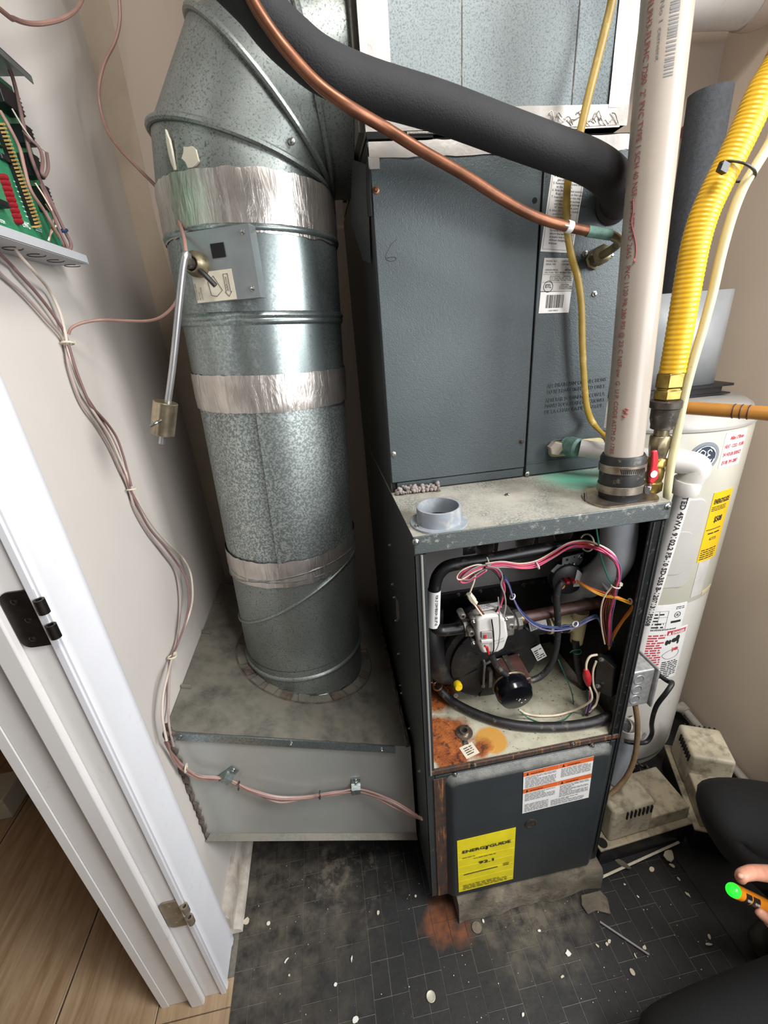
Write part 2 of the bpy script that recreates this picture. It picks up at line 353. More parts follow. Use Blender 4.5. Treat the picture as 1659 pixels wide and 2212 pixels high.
plain('chip_paint', 'cdc3ac', .7, 0, .1, 60); plain('chip_white', 'dedad2', .6, 0, .06, 60); plain('coin_metal', 'bdb8a6', .45, .25, .15, 60)
plain('trousers_black', '0c0c0d', .9, 0, .15, 12, .25, 300); plain('jacket_black', '18181b', .85, 0, .1, 12); plain('boot_olive', '37332a', .6, 0, .15, 20); plain('boot_sole', '191816', .7, 0)
plain('hair_dark', '241c17', .7, 0, .2, 120)
g = G('skin'); MATS['skin'] = g.done(g.mix(g.ramp(g.noise(30, 4), .4, .7), lin('c08a72'), lin('a86f5a')), .5, 0, Subsurface_Weight=.05)
plain('tester_orange', 'e58a1c', .4, 0, .08, 40); plain('tester_black', '241c1c', .4, 0, 0)
g = G('tester_led'); MATS['tester_led'] = g.done(lin('2fd43a'), .2, 0, Emission_Color=lin('1fe02a') + (1,), Emission_Strength=1.1)
plain('putty', '5c5046', .9, 0, .3, 60, .8, 120); plain('dark_gap', '0c0c0d', .9, 0, 0)
plain('patch_paper', 'd8d0bd', .8, 0, .05, 40)
M = MATS
# ---------------------------------------------------------------- the room
ZF = -.08; XL = -.527; XR = 1.06; YB = .775
struct(MB().box(-.66, XL, -.03, YB + .12, ZF, 2.5), 'wall_left', M['left_wall_paint'])
struct(MB().box(XL, XR + .12, YB, YB + .12, ZF, 2.5), 'wall_back', M['back_wall_paint'])
struct(MB().box(XR, XR + .12, .0, YB, ZF, 2.5), 'wall_right', M['right_wall_paint'])
struct(MB().prism([(-2.0, -1.0, 2.5), (XL, -1.0, 2.5), (XL, -.45, 2.5), (XR + .12, -.45, 2.5), (XR + .12, YB + .9, 2.5), (-2.0, YB + .9, 2.5)], (0, 0, .1)), 'ceiling', M['left_wall_paint'])  # unseen; hall part extended forward to keep sky light out of the hall
struct(MB().box(-.66, XL, -1.7, -.86, ZF, 2.6), 'blocker_wall_left', M['left_wall_paint'])  # unseen wall run, added to block ambient light from the hall
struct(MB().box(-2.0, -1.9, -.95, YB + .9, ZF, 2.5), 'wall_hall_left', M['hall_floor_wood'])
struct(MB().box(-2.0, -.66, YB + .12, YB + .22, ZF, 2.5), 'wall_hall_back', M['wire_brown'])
struct(MB().box(-2.0, -.66, -1.0, -.9, ZF, 2.5), 'blocker_wall_hall', M['left_wall_paint'])  # unseen wall, added on the camera side to keep the hall dark
mb = MB()
for i in range(2):                                     # tape and mud band beside the left corner
    pass
mb.prism([(XL + .0, YB - .001, .5), (XL + .06, YB - .001, .5), (XL + .075, YB - .001, 1.1), (XL + .055, YB - .001, 1.6), (XL + .07, YB - .001, 2.2), (XL + .0, YB - .001, 2.2)], (0, .004, 0))
mb.prism([(XL + .08, YB - .001, .95), (XL + .17, YB - .001, .93), (XL + .18, YB - .001, 1.0), (XL + .09, YB - .001, 1.03)], (0, .004, 0))
struct(mb, 'trim_1', M['drywall_mud'])
fl = struct(MB().box(XL, 1.6, -.9, YB, ZF - .03, ZF - .0035), 'floor', M['floor_joint'])
bw, bl = .041, .0635
brick = None; row = 0
me_b = None
k = 0
rest = MB()
def brick_shape(m, x, y, z=0.):
    e, f = .0004, .0008
    m.hexa([(x+e,y+e,ZF-.0035),(x+bw-e,y+e,ZF-.0035),(x+bw-e,y+bl-e,ZF-.0035),(x+e,y+bl-e,ZF-.0035),(x+f,y+f,ZF-.0022+z),(x+bw-f,y+f,ZF-.0022+z),(x+bw-f,y+bl-f,ZF-.0022+z),(x+f,y+bl-f,ZF-.0022+z)])
for i in range(50):
    pair = i // 2
    for j in range(-9, 13):
        x = -.498 + i*bw; y = -.40 + j*bl + (pair % 3)*bl/3
        if y + bl > .40 or (.075 < x < .40 and y > -.03) or (x > .655 and y > -.30): continue
        if x > .655 or y < -.40 or (y < -.30 and x < -.25) or (x > .46 and (y > .02 or y < -.34)):
            brick_shape(rest, x, y, random.uniform(-.0006, .0004)); continue
        if me_b is None:
            m = MB(); brick_shape(m, 0, 0); o = m.build('brick', M['floor_vinyl'], fl); me_b = o.data
        else:
            o = bpy.data.objects.new('brick', me_b); COL.objects.link(o); o.parent = fl
        o.location = (x, y, random.uniform(-.0006, .0004))
rest.build('brick_field', M['floor_vinyl'], fl, kind='stuff')
struct(MB().prism([(XL, .43, ZF - .0034), (.69, .43, ZF - .0034), (.69, -.26, ZF - .0034), (1.6, -.26, ZF - .0034), (1.6, YB, ZF - .0034), (XL, YB, ZF - .0034)], (0, 0, .0028)), 'floor_rear', M['floor_vinyl'])
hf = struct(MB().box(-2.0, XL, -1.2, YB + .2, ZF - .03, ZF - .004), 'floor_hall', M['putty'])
for i, (x0, x1, y0, y1) in enumerate([(-.892, -.497, -.40, -.078), (-.892, -.497, -1.0, -.404), (-.892, -.665, -.075, .62), (-1.29, -.896, -.35, .60), (-1.29, -.896, -1.0, -.354), (-1.69, -1.294, -.1, .88), (-1.69, -1.294, -1.0, -.104), (-1.9, -1.694, -1.0, .88), (-1.29, -.665, .604, .88)]):
    MB().box(x0, x1, y0, y1, ZF - .004, ZF + .0005).build('plank', M['hall_floor_wood'], hf, bevel=.0015, seg=1)
MB().box(-.662, -.497, -.0765, -.028, ZF - .004, ZF + .0004).build('plank', M['hall_floor_wood'], hf)
# door frame: casing on the closet side, jamb, stop, hinges
df = struct(MB().box(-.64, -.515, -.05, -.03, ZF, 2.45), 'door_1', M['jamb_white'], bevel=.002)
c = MB(); z0, z1 = ZF, 2.45
prof = [(-.0, -.047), (.016, -.047), (.018, -.044), (.018, -.034), (.0145, -.031), (.0145, .03), (.017, .034), (.017, .046), (.012, .055), (-.0, .055)]
c.prism([(XL + p, y, z0) for p, y in prof], (0, 0, z1 - z0)); c.build('casing', M['trim_white'], df)
c = MB(); c.prism([(-.655, -.052, z0), (-.655, -.03, z0), (-.64, -.03, z0), (-.64, -.052, z0)], (0, 0, z1 - z0)); c.build('casing_edge', M['jamb_white'], df)
MB().box(-.587, -.558, -.064, -.05, z0, 2.45).build('stop', M['jamb_white'], df, bevel=.003)
MB().box(-.5225, -.511, -.054, -.049, z0, 2.45).build('jamb_edge', M['trim_white'], df, bevel=.002)
for zc, mt, lab in ((.9990, 'hinge_bronze', 'dark bronze hinge leaf without its pin'), (.274, 'hinge_tan', 'tan painted hinge leaf')):
    h = MB(); p = []
    x0, x1 = -.556, -.512
    for a in range(7): t = R(90 + 15*a); p.append((x0 + .012 + .012*math.cos(t), -.0505, zc + .032 + .012*math.sin(t)))
    for a in range(7): t = R(180 + 15*a); p.append((x0 + .012 + .012*math.cos(t), -.0505, zc - .032 + .012*math.sin(t)))
    p += [(x1, -.0505, zc - .044), (x1, -.0505, zc + .044)]
    h.prism(p, (0, -.0032, 0)); hb = h.build('hinge', M[mt], df, label=lab)
    for dz in (.02, -.02):
        kx, ky = -.508, -.058
        q = MB(); n = 16; o = (kx, ky, zc + dz - .0105)
        q.rings([[(kx + r*math.cos(2*math.pi*i/n), ky + r*math.sin(2*math.pi*i/n), zc + dz + s) for i in range(n)] for r, s in ((.0066, -.0105), (.0066, .0105), (.0036, .0105), (.0036, -.0105))], False, True)
        q.build('knuckle', M[mt], hb)
    for dx, dz in ((.016, .03), (.022, 0), (.016, -.03)):
        q = MB(); q.lathe((x0 + dx, -.0535, zc + dz), (0, -1, 0), [(.0045, -.001), (.0045, .0004), (.003, .0011), (.0008, .0004)], 12); q.build('screw', M[mt], hb)
bb = struct(MB().prism([(XL, .055, ZF), (XL + .019, .055, ZF), (XL + .019, .055, ZF + .07), (XL + .012, .055, ZF + .08), (XL, .055, ZF + .08)], (0, .6, 0)), 'baseboard_left', M['baseboard_paint'])
MB().prism([(XL + .019, .055, ZF), (XL + .038, .055, ZF), (XL + .036, .055, ZF + .012), (XL + .028, .055, ZF + .019), (XL + .019, .055, ZF + .02)], (0, .6, 0)).build('shoe_molding', M['baseboard_paint'], bb)
# concrete pad below the furnace
b = MB(); n = 14; P = []
for i in range(n + 1): P.append((.062 + (.45 - .062)*i/n, -.03 + random.uniform(-.004, .004)))
P = [(.062, .68)] + P + [(.45, .68)]
b.rings([[(x, y, ZF) for x, y in P], [(x, y + random.uniform(0, .004), -.022) for x, y in P], [(x, y + .006 + random.uniform(0, .006), -.005) for x, y in P]], True, False, False)
tag(b.build('furnace_pad', M['pad_concrete']), 'crumbling dusty concrete pad under the furnace', 'pad')
b = MB(); tag(b.prism([(.385,-.075,ZF + .0002), (.41,-.072,ZF + .0002), (.44,-.085,ZF + .0002), (.452,-.055,ZF + .0002), (.445,-.036,ZF + .0002), (.39,-.036,ZF + .0002), (.38,-.055,ZF + .0002)], (0, 0, .006)).build('concrete_crumb', M['pad_concrete'], bevel=.002), 'broken flake of concrete in front of the right end of the pad', 'debris')
# things in the dark hall
b = MB(); b.box(-1.42, -1.30, .50, .60, ZF + .001, ZF + .075)
t = thing('wood_block', 'pale painted wood block on the dark hall floor beyond the door frame', 'block', (-1.36, .55, ZF))
b.build('body', M['heater_beige'], t, bevel=.004); MB().box(-1.425, -1.295, .495, .605, ZF + .0755, ZF + .095).build('cap', M['heater_beige'], t, bevel=.004)
# ---------------------------------------------------------------- sheet-metal return box beside the furnace
T = {k: v for k, v in (('FL', (-0.5076,0.12,0.5817)), ('FR', (-0.0213,0.12,0.3941)), ('bL', (-0.5312,0.12,0.2198)), ('bR', (-0.013,0.12,0.0441)), ('BL', (-0.5345,0.7,0.5768)), ('BR', (0.0038,0.7,0.3917)))}
FLt = V((XL + .004, .12, T['FL'][2])); FRt = V((-.009, .12, T['FR'][2])); FLb = V((XL + .004, .12, T['bL'][2])); FRb = V((-.009, .12, T['bR'][2]))
BLt = V((XL + .004, .70, T['BL'][2])); BRt = V((-.009, .70, T['BR'][2])); BLb = BLt + V((0, 0, -.3)); BRb = BRt + V((0, 0, -.3))
rb = thing('return_box', 'dusty galvanized sheet-metal return box between white wall and furnace', 'duct box', ((FLb + FRb)/2)[:])
def sheet(name, p, off, mat, parent, **k): return MB().prism(p, off).build(name, mat, parent, **k)
up_n = (FRt - FLt).cross(BLt - FLt).normalized()
fr_n = V((0, -1, 0))
sheet('top_panel', [FLt, FRt, BRt, BLt], up_n*-.0015, M['galvanized_dusty'], rb)
sheet('front_panel', [FLt + V((0,.0005,-.002)), FLb, FRb, FRt + V((0,.0005,-.002))], (0, .0015, 0), M['galvanized_smooth'], rb)
sheet('side_panel', [FLt, FLb, BLb, BLt], (-.0015, 0, 0), M['galvanized_dusty'], rb)
sheet('back_panel', [BLt, BLb, BRb, BRt], (0, .0015, 0), M['galvanized_dusty'], rb)
sheet('bottom_panel', [FLb, BLb, BRb, FRb], (0, 0, .0015), M['galvanized_dusty'], rb)
ex = (FRt - FLt).normalized(); ez = V((0, 0, 1))
a, bq = FLt + ex*.012, FLt + ex*((FRt - FLt).length - .04)
fs = sheet('flange_strip', [a + V((0,-.006,.001)), bq + V((0,-.006,.001)), bq + V((.0,-.006,-.021)), a + V((0,-.006,-.021))], (0, .0025, 0), M['galvanized_bright'], rb)
for q in (.03, .50, .93): screw(a + (bq - a)*q + V((0, -.006, -.010)), (0, -1, 0), .0035, None, rb)
exb = (FRb - FLb).normalized()
MB().prism([FLb + exb*.01 + V((0,-.001,.012)), FRb + V((0,-.001,.012)), FRb + V((0,-.012,.0)), FLb + exb*.0 + V((0,-.012,.0))], (0, 0, .001)).build('bottom_lip', M['galvanized_dusty'], rb)
s_ = MB()
for rep in range(2): s_.tube([FLt + (FLb - FLt)*(i/30) + V((random.uniform(-.002, .006), -.0015 - random.uniform(0, .002), 0)) for i in range(31)], lambda q: .0035 + .0018*math.sin(q*77 + rep), 7, 2)
for i in range(8): s_.ball(FLt + V((random.uniform(-.004, .016), random.uniform(-.01, .01), random.uniform(-.02, .012))), .008*random.uniform(.5, 1.2), .006, .008, 8, 5)
s_.tube([FRt + (BRt - FRt)*(i/24) + V((random.uniform(-.008, -.004), 0, .001 + random.uniform(0, .003))) for i in range(25)], lambda q: .0045 + .002*math.sin(q*63), 7, 2)
s_.build('sealant', M['putty'], rb, kind='stuff')
for q in (.2, .55, .8): MB().prism([FLt + (BLt - FLt)*q + V((0, 0, .001)), FLt + (BLt - FLt)*(q + .012) + V((0, 0, .001)), FLt + (BLt - FLt)*(q + .012) + V((.02, 0, -.005)), FLt + (BLt - FLt)*q + V((.02, 0, -.005))], (0, 0, .006)).build('corner_clip', M['galvanized_dusty'], rb)
# ---------------------------------------------------------------- round duct riser with elbow
C0 = V((-.25, .405, .47)); C1 = V((-.2, .40, 1.548)); DR = .1555
du = thing('round_duct', 'round galvanized duct riser with foil tape bands and elbow', 'duct', C0[:])
AX = (C1 - C0).normalized(); LEN = (C1 - C0).length
def at(z): return C0 + (C1 - C0)*((z - C0.z)/(C1.z - C0.z))
def sect(name, z0, z1, mat, r=DR, beads=(), rim=0.):
    L = (at(z1) - at(z0)).length; pr = []; n = max(2, int(L/.012))
    hs = sorted(set([L*i/n for i in range(n+1)] + [b + d for b in beads for d in (-.007, -.004, 0, .004, .007) if 0 <= b + d <= L]))
    for h in hs:
        e = max([0] + [.0045*max(0, 1 - ((h - b)/.007)**2) for b in beads]); pr.append((r + e, h))
    m = MB(); m.lathe(at(z0), AX, pr, 64, False); return m.build(name, mat, du)
bcol = sect('bottom_collar', .36, .56, M['galvanized_speckled'], DR + .001, (.175,))
for v in bcol.data.vertices:                              # cut along the sloping box top
    dist = (v.co - FLt).dot(up_n)
    if dist < .001: v.co = v.co - AX*((dist - .001)/AX.dot(up_n))
sect('lower_pipe', .55, .84, M['galvanized_speckled'], DR, (.27,))
sect('spangled_pipe', .825, 1.20, M['galvanized_spangle'], DR - .0005)
sect('smooth_pipe', 1.19, 1.357, M['galvanized_bright'], DR + .0008, (.158,))
sect('damper_collar', 1.35, 1.535, M['galvanized_bright'], DR + .0018, (.006, .135,))
sect('upper_collar', 1.50, 1.556, M['galvanized_bright'], DR + .001)
def tape(z0, z1, mat, wob=.004, tilt=0., seed=0):
    rnd = random.Random(seed); m = MB(); n = 96; rows = 6; rs = []
    for i in range(rows + 1):
        u, w = m.frame(AX); ring = []
        for k in range(n):
            t = 2*math.pi*k/n; d = u*math.cos(t) + w*math.sin(t)
            z = z0 + (z1 - z0)*i/rows + tilt*d.x + (rnd.uniform(-1, 1)*wob*.3 if i in (0, rows) else 0)
            ring.append(at(z) + d*(DR + .0032 + (rnd.uniform(0, .0016) if 0 < i < rows else 0)))
        rs.append(ring)
    m.rings(rs, False); return m.build('foil_band', mat, du, label=None, angle=180)
tape(1.476, 1.562, M['foil_tape'], .006, 0, 1); tape(1.19, 1.258, M['foil_tape'], .004, 0, 2); tape(.806, .870, M['foil_tape'], .006, .006, 3)
def slant(zc, tilt, name='slant_seam', r=.004):            # diagonal bead of the adjustable fitting
    m = MB(); u, w = m.frame(AX); n = 72; P = []
    for k in range(n):
        t = 2*math.pi*k/n; d = u*math.cos(t) + w*math.sin(t); P.append(at(zc + tilt*d.x - .02*d.y) + d*(DR + .001))
    m.tube(P, r, 8, 1, True); return m.build(name, M['galvanized_speckled'], du)
slant(.812, .022); slant(.735, .085); 
sm = MB(); sm.obox(at(1.02) + V((-.018, -DR - .0005, 0)), (.004, 0, 0), (0, .0015, 0), AX*.19); sm.build('lock_seam', M['galvanized_spangle'], du)
EC = V((-.045, .40, 1.552)); th = [0, 19, 50, 80, 90]
def ering(a, r=DR, n=64):
    d = V((-math.cos(R(a)), 0, math.sin(R(a)))); c = EC + d*(.158)
    return [c + d*(r*math.cos(2*math.pi*k/n)) + V((0, 1, 0))*(r*math.sin(2*math.pi*k/n)) for k in range(n)]
for i in range(4):
    m = MB(); a, b2 = ering(th[i]), ering(th[i+1]); m.rings([[p + (q - p)*t for p, q in zip(a, b2)] for t in (0, .25, .5, .75, 1)], False); m.build('elbow_gore', M['galvanized_speckled'], du)
for i in (1, 2, 3): m = MB(); m.tube(ering(th[i], DR + .003), .0055, 8, 1, True); m.build('elbow_seam', M['galvanized_speckled'], du)
m = MB(); e9 = ering(90); m.rings([e9, [p + V((.037, 0, 0)) for p in e9]], False); m.build('takeoff_collar', M['galvanized_speckled'], du)
for k in range(26):
    t = 2*math.pi*k/26 + .1
    if k in (4, 9, 13, 20): continue
    p = V((C0.x + .0 + math.cos(t)*(DR + .001), C0.y + math.sin(t)*(DR + .001), 0))
    s0 = up_n; zz = FLt.z - ((p.x - FLt.x)*up_n.x + (p.y - FLt.y)*up_n.y)/up_n.z; p.z = zz
    e = V((math.cos(t), math.sin(t), 0)); e = (e - up_n*e.dot(up_n)).normalized(); s2 = up_n.cross(e)
    MB().obox(p + e*.0125 + up_n*.003, e*.012, s2*.0135, up_n*.0018).build('fold_tab', M['galvanized_dusty'] if k % 3 else M['putty'], du)
m = MB(); m.tube([V((C0.x + math.cos(2*math.pi*k/48)*(DR + .026), C0.y + math.sin(2*math.pi*k/48)*(DR + .026), FLt.z - ((C0.x + math.cos(2*math.pi*k/48)*(DR + .026) - FLt.x)*up_n.x + (C0.y + math.sin(2*math.pi*k/48)*(DR + .026) - FLt.y)*up_n.y)/up_n.z)) for k in range(48)], .0022, 6, 1, True); m.build('sealant_ring', M['putty'], du)
for p, w, h in (((-0.2667,0.25,1.5788), .022, .022), ((-0.2981,0.27,1.5915), .006, .04)):
    d = (V(p) - V((C1.x, C1.y, p[2]))); d.z = 0; d.normalize(); sx = d.cross(V((0,0,1)))
    m = MB(); q = V((C1.x, C1.y, p[2])) + d*(DR + .0035); rr = [random.uniform(.75, 1.1) for _ in range(12)]
    m.prism([q + sx*(w*.5*rr[i]*math.cos(i*math.pi/6)*1.3) + V((0,0,1))*(h*.5*rr[i]*math.sin(i*math.pi/6)*1.3) for i in range(12)], d*-.004); m.build('paper_scrap', M['patch_paper'], du)
for p in ((-0.1091,0.26,1.5952), (-0.1333,0.26,1.6469)): screw(p, (-.2,-1,.2), .004, None, du)
# bypass damper: plate, bearing, pointer, sticker, bent arm with sliding weight
pl = [V(p) for p in [(-0.2877,0.245,1.4654),(-0.1992,0.245,1.4632),(-0.203,0.245,1.3966),(-0.2959,0.245,1.3954)]]
nd = (pl[1] - pl[0]).cross(pl[3] - pl[0]).normalized(); nd = nd if nd.y < 0 else -nd
pn = V((-.38, -.925, 0))
ctr = at(1.405) + V((-.105, -.135, 0)); ux = V((.925, -.38, 0)).normalized(); uz = V((0, 0, 1)); pn = ux.cross(uz)
def PP(x, y): # pixel rays -> damper-plate plane, as offsets
    return x
pc = V((-0.2469,0.235,1.4297)); 
def onp(u_, v_, l=0.): return pc + ux*u_ + uz*v_ + pn*l
dp = MB().prism([onp(-.065, -.05, -.022), onp(.06, -.05, -.022), onp(.06, .052, -.022), onp(-.065, .052, -.022)], pn*.0217).build('damper_plate', M['plate_gray'], du)
for q in ((.048, .042), (.048, -.036)): screw(onp(*q), pn, .003, None, dp)
MB().prism([onp(-.012, .012, .0005), onp(.012, .012, .0005), onp(.012, .032, .0005), onp(-.012, .032, .0005)], pn*.0006).build('slot', M['dark_gap'], dp)
st = MB(); card(st, onp(-.058, -.049, .0), ux, uz, .075, .044); st.build('sticker', M['sticker_cream'], dp)
st = MB(); text(st, 'AIRFLOW', onp(.006, -.036, .0004), uz, -ux, .004, .021); 
st.tube([onp(.0085, -.011, .0007), onp(.0085, -.037, .0007), onp(.0105, -.037, .0007), onp(.0045, -.044, .0007), onp(-.0015, -.037, .0007), onp(.0005, -.037, .0007), onp(.0005, -.011, .0007)], .0004, 4, 1, True)
st.tube([onp(-.03, -.02, .0007), onp(-.028, -.04, .0007), onp(-.018, -.042, .0007), onp(-.006, -.034, .0007), onp(-.018, -.012, .0007)], .0004, 4, 1, True)
for i, w_ in enumerate(('POSITION ARM', 'IN THIS', 'LOCATION')): text(st, w_, onp(-.048 - .0 + i*.0045 - .006, -.045, .0004), uz, -ux, .0026)
st.build('sticker_print', M['black_ink'], dp)
bc = onp(-.04, .006)
br_ = MB(); br_.lathe(bc, pn, [(.019, -.001), (.019, .012), (.016, .016), (.013, .022), (.011, .022), (.011, .012)], 24); br_.build('bearing', M['brass_dull'], dp)
br_ = MB(); br_.tube([bc + pn*.016, bc + pn*.016 + ux*.018 - uz*.018, bc + pn*.012 + ux*.03 - uz*.034], .0042, 8, 4); br_.build('pointer', M['black_satin'], dp)
A0 = bc + pn*.045
armp = [bc + pn*.0, bc + pn*.03, V((-0.2833,0.18,1.4383)), V((-0.2916,0.17,1.4207)), V((-0.3428,0.17,1.2816)), V((-0.3897,0.17,1.1679))]
ar = MB(); ar.tube([armp[0], armp[1]], .009, 14, 1); ar.build('damper_shaft', M['iron_dark'], du)
ar = MB(); ar.tube(armp[1:], .0052, 12, 5); arm = ar.build('damper_arm', M['rod_alu'], du)
wa, wb = V((-0.3652,0.17,1.2346)), V((-0.3841,0.17,1.1831)); wd = (wb - wa).normalized()
ar = MB(); ar.lathe(wa, wd, [(.0175, 0), (.0185, .001), (.0185, (wb - wa).length - .001), (.0175, (wb - wa).length)], 24); wt = ar.build('weight', M['weight_zinc'], arm)
ar = MB(); ar.tube([(wa + wb)/2 + V((0, -.018, 0)), (wa + wb)/2 + V((-.004, -.028, -.002)), (wa + wb)/2 + V((-.013, -.03, -.006))], .0022, 8, 3); ar.build('thumb_screw', M['steel'], arm)
# ---------------------------------------------------------------- evaporator coil cabinet on top of the furnace
FW, FD, FH = .4445, .711, 1.016; CY = .2; CZ = 1.566
def quad_sticker(name, bl, br, tl, mat, parent, lift=.0006):
    bl, br, tl = V(bl), V(br), V(tl); xd = (br - bl).normalized(); h = (tl - bl).length; yd = (tl - bl); yd = (yd - xd*yd.dot(xd)).normalized()
    m = MB(); card(m, bl, xd, yd, (br - bl).length, h, lift); o = m.build(name, mat, parent)
    return o, bl, xd, yd, (br - bl).length, h, lift
def sp(q, u, v): return q[1] + q[2]*(q[4]*u) + q[3]*(q[5]*v) + q[2].cross(q[3])*q[6]     # point on a sticker, 0..1
cc = thing('coil_cabinet', 'dark gray evaporator coil cabinet with two front panels on top of the furnace', 'coil cabinet', (FW/2, CY, FH))
MB().box(0, .002, CY, FD, FH + .001, CZ + .01).build('side_panel', M['cabinet_side_paint'], cc)
MB().box(FW - .002, FW, CY, FD, FH + .001, CZ + .01).build('side_panel', M['cabinet_side_paint'], cc)
MB().box(.002, FW - .002, FD - .002, FD, FH + .001, CZ + .01).build('back_panel', M['cabinet_side_paint'], cc)
MB().box(.002, FW - .002, CY + .004, FD - .002, CZ + .006, CZ + .01).build('top_frame', M['dark_gap'], cc)
MB().box(.001, FW - .001, CY + .0015, CY + .012, FH + .001, CZ).build('front_frame', M['dark_gap'], cc)
xs = .2785
MB().box(.0015, xs - .0022, CY - .004, CY + .001, FH + .022, CZ - .001).build('left_front_panel', M['coil_paint'], cc, bevel=.0015, seg=2)
MB().box(.012, xs - .003, CY - .002, CY + .001, FH + .003, FH + .0205).build('bottom_rail', M['coil_paint'], cc, bevel=.001)
rp = MB().box(xs + .0012, FW - .0015, CY - .004, CY + .001, FH + .003, CZ - .001).build('right_front_panel', M['coil_paint'], cc, bevel=.0015, seg=2)
MB().box(xs + .002, FW - .003, CY - .0052, CY - .004, FH + .0285, FH + .0305).build('crease', M['coil_paint'], rp)
yp = CY - .004
for p, mt in (((0.008,0.196,1.5122), 'copper'), ((0.0083,0.196,1.0966), 0), ((0.2666,0.196,1.0934), 'iron_dark'), ((0.2839,0.196,1.0226), 0), ((0.3636,0.196,1.4107), 0), ((0.4124,0.196,1.4062), 0), ((0.3892,0.196,1.3474), 0)):
    screw(p, (0, -1, 0), .0038, M[mt] if mt else None, cc)
h = MB(); h.lathe((0.2661,0.196,1.4899), (0, -1, 0), [(.0042, 0), (.0042, .0008), (.003, .0008)], 14); h.build('screw_hole', M['dark_gap'], cc)
q = quad_sticker('instruction_label', (0.2812,0.1958,1.4182), (0.3394,0.1958,1.4126), (0.2772,0.1958,1.5384), M['sticker_white'], cc); so = q[0]
pr = MB()
for (a, b_) in (((.05,.03),(.95,.03)), ((.05,.97),(.95,.97))): pr.tube([sp(q,*a), sp(q,*b_)], .0003, 4, 1)
for (a, b_) in (((.05,.03),(.05,.97)), ((.95,.03),(.95,.97))): pr.tube([sp(q,*a), sp(q,*b_)], .0003, 4, 1)
ins = ['3. Refer to installation', '    Manual.', '4. Use a tube cutter', '    gain closure on the line.', '5. Remove the tailpiece and', '    to the exterior.', '6. Slide the 13/16 nut suction.', '    Braze tailpiece to line tube.', '7. Insert the suction into the', '    connection, slide suction', '    and the rubber grommet at least', '    18" away from the joint.', '8. After the tail piece cooled,', '    position the inflow', '    tighten the nut.', '10. Replace panels', '    and insulate', '11. Do not use the coil with', '    furnaces or any app', '    where the temperature', '    drainpan may exceed', '    without changing to a', '    drainpan.']
for i, w_ in enumerate(ins): text(pr, w_, sp(q, .09 if w_[0] != ' ' else .12, .93 - i*.038), q[2], q[3], .0032, None, False, .0003)
pr.build('label_print', M['black_ink'], so)
q = quad_sticker('rating_label', (0.2859,0.1958,1.358), (0.3441,0.1958,1.3545), (0.2869,0.1958,1.4084), M['sticker_gray'], cc); so = q[0]; pr = MB()
for u_, v_, s_ in ((.07,.88,'MODEL NO.'), (.55,.88,'CAPF3030B6'), (.07,.79,'SERIAL NO.'), (.55,.79,'1203198823'), (.07,.62,'DESIGN PRESS.'), (.68,.62,'450 PSIG'), (.07,.54,'FACTORY TEST PRESS.'), (.68,.54,'450 PSIG'), (.24,.43,'GOODMAN COMPANY, L.P.'), (.24,.37,'5151 SAN FELIPE, STE 500'), (.24,.31,'HOUSTON, TEXAS 77056'), (.62,.18,'CENTRAL'), (.58,.12,'COOLING AIR'), (.58,.06,'CONDITIONER')):
    text(pr, s_, sp(q, u_, v_), q[2], q[3], .0027, None, False, .0003)
for v_ in (.505, .27): pr.tube([sp(q, .02, v_), sp(q, .98, v_)], .00025, 4, 1)
cE = sp(q, .23, .14); pr.torus(cE, q[2].cross(q[3]), .0085, .0006, 24, 4); text(pr, 'ETL', sp(q, .13, .105), q[2], q[3], .0055, .0115, True, .0003)
pr.build('label_print', M['black_ink'], so)
q = quad_sticker('barcode_label', (0.2851,0.1958,1.3229), (0.3425,0.1958,1.3205), (0.286,0.1958,1.3566), M['sticker_white'], cc); so = q[0]; pr = MB(); rnd = random.Random(3); u_ = .2
while u_ < .78:
    w_ = rnd.choice((.008, .012, .02)); a = sp(q, u_, .24); b_ = sp(q, u_ + w_, .24); tt = q[3]*(q[5]*.62); pr.add([a + V((0,-.0003,0)), b_ + V((0,-.0003,0)), b_ + tt + V((0,-.0003,0)), a + tt + V((0,-.0003,0))], [(0,1,2,3)]); u_ += w_ + rnd.choice((.008, .012, .016))
text(pr, '1203198823', sp(q, .3, .08), q[2], q[3], .0028, None, False, .0003); pr.build('label_print', M['black_ink'], so)
em = MB()
for s_, a, b_ in (('ALL DRAIN PAN CONNECTIONS', (0.313,0.196,1.1918), (0.4339,0.196,1.1939)), ('TO BE HAND TIGHTENED ONLY.', (0.313,0.196,1.1806), (0.4347,0.196,1.1816)), ('APRETAR SOLAMENTE CON LA', (0.3115,0.196,1.1651), (0.4349,0.196,1.1666)), ('MANO TODAS LAS CONEXIONES', (0.3114,0.196,1.1545), (0.4356,0.196,1.1549)), ('DE LA CHAROLA DE DESAGUE.', (0.3114,0.196,1.1429), (0.4352,0.196,1.1442))):
    a, b_ = V(a), V(b_); vs, fs = glyphs(s_); L = max(v[0] for v in vs); xd = (b_ - a).normalized(); w_ = (b_ - a).length; yd = xd.cross(V((0, 1, 0))) * -1
    yd = V((-xd.z, 0, xd.x)); P0 = [a + xd*(v[0]/L*w_) + yd*(v[1]*.0073/.72) for v in vs]
    em.prism([P0[0]]*3, (0,0,0)) if False else None
    n0 = len(P0); em.add([p + V((0, -.0009, 0)) for p in P0], fs)
    ed = {}
    for f_ in fs:
        for i in range(len(f_)):
            k = (f_[i], f_[(i+1) % len(f_)]); ed[k] = 1
    bd = [k for k in ed if (k[1], k[0]) not in ed]
    em.add([p + V((0, -.0009, 0)) for p in P0] + [p + (p - (a + b_)/2)*0 + V((.0000, .0002, -.0000)) for p in P0], [(i, j, j + n0, i + n0) for i, j in bd])
em.build('embossed_text', M['coil_paint'], rp, fixn=False)
